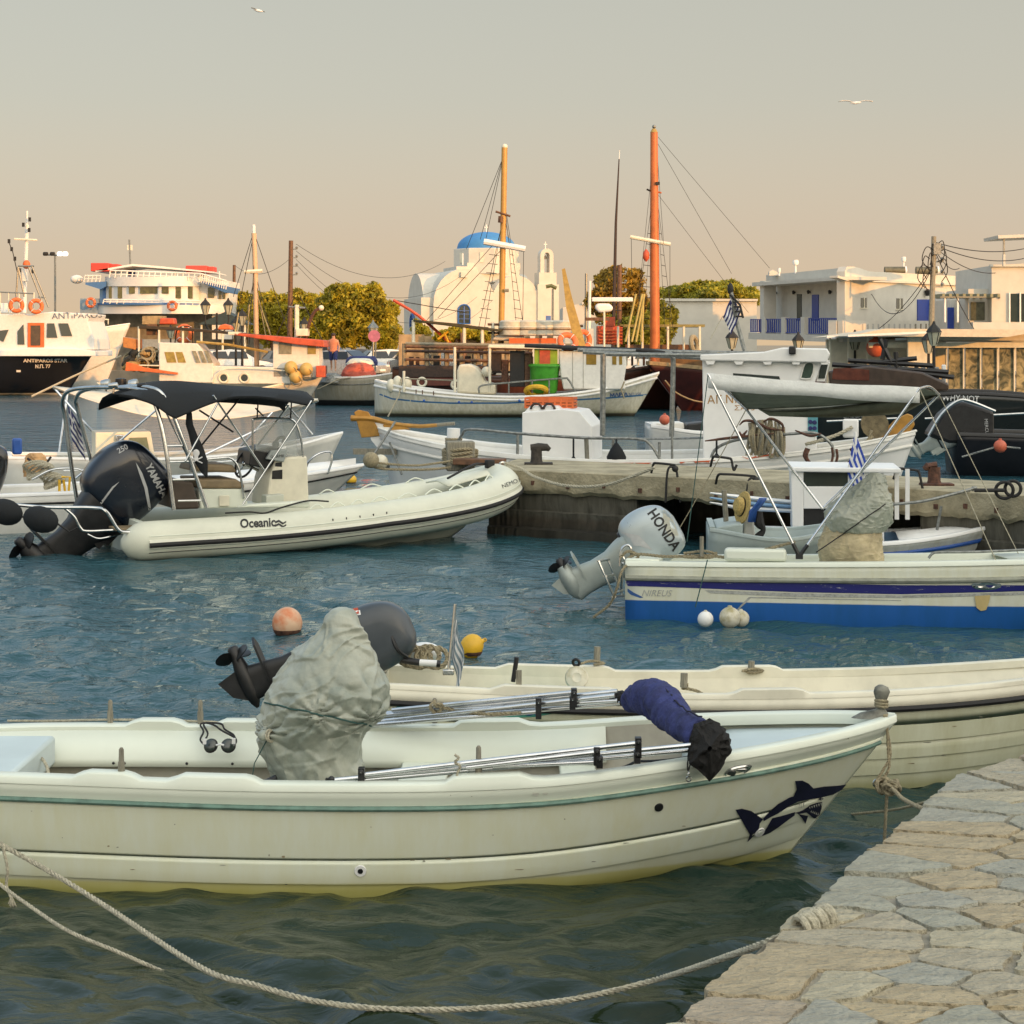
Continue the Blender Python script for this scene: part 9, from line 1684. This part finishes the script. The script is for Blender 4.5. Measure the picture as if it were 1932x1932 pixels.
c10, H, h = farboat('black_inflatable', 'black inflatable speedboat with squared black engine cover at the right edge', 1795, 40, R(-5), 5.5, [(0, 1.1), (.6, 1.2), (.9, .6), (1, .1)], [(0, .85), (.5, .8), (1, .9)], mat('deep_black_fabric', (.008, .008, .012), .4, var=.2), cap=M['black'], rake=.5)
bb(c10, 'engine_cover', [(1790, 838), (1750, 822), (1776, 782), (1800, 762), (1815, 756), (1876, 775), (1876, 838)], -.9, -.1, M['black'], .08); bt(c10, 'cover_rail', ((1752, 822, -1.0), (1776, 782, -1.0), (1806, 757, -1.0), (1830, 757, -1.0), (1878, 776, -1.0)), .03, M['steel'], 4); ec = [o for o in c10.children if o.name.startswith('engine_cover')][0]; dect(ec, c10, 'MERCURY', 1857, 790, 9, 86, PR['silver'], off=.02)
root, _ = outboard(c10, onb(c10, 1775, 842, -.7), R(60), .95, mat('worn_silver_paint', (.40, .44, .42), .4, metal=.4, var=.15, sc=6), mat('silver_grey_paint', (.36, .40, .37)), leg=.6)
rope_thing('tow_line', 'rope from the small outboard to the orange-red float at the right', [W(1815, 862, 38), W(1850, 852, 38), W(1885, 843, 38), W(1925, 846, 38)], .02, 'galv', n=6)
def rfl(x, y, D_, r_, lb): c_ = W(x, y, D_); o = thing('red_float', lb, 'float', tuple(c_ - V(0, 0, r_))); MB().ball((0, 0, r_), r_).build('float_body', mat('coral_red_float', (.62, .14, .07), .5, var=.12, sc=6), o); MB().lathe([(r_*.3, 0), (r_*.2, r_*.3)], (0, 0, r_*1.92), seg=8).build('neck', M['red'], o)
rfl(1887, 842, 38, .13, 'coral-red float held out beside the black inflatable at the right'); rfl(1254, 792, 46, .13, 'coral-red float on the small white speedboat under the caique awning'); rfl(1652, 684 - 28, 70, .35, 'orange-red buoy on the quay in front of the restaurant')
c11, H, h = farboat('speedboat', 'small white speedboat with black stern seen under the caique awning poles', 1222, 47, R(2), 2.9, [(0, .7), (.5, .9), (.85, .5), (1, .05)], [(0, .70), (.5, .55), (1, .85)], mat('white_grp', (.62, .62, .60), .4, var=.06), rake=.4); bb(c11, 'dark_cowl', [(1296, 822), (1296, 800), (1330, 796), (1345, 822)], -.6, .2, M['black'], .04); bb(c11, 'stern_seat', [(1228, 815), (1230, 798), (1290, 797), (1292, 815)], -.5, .3, M['white'], .03)
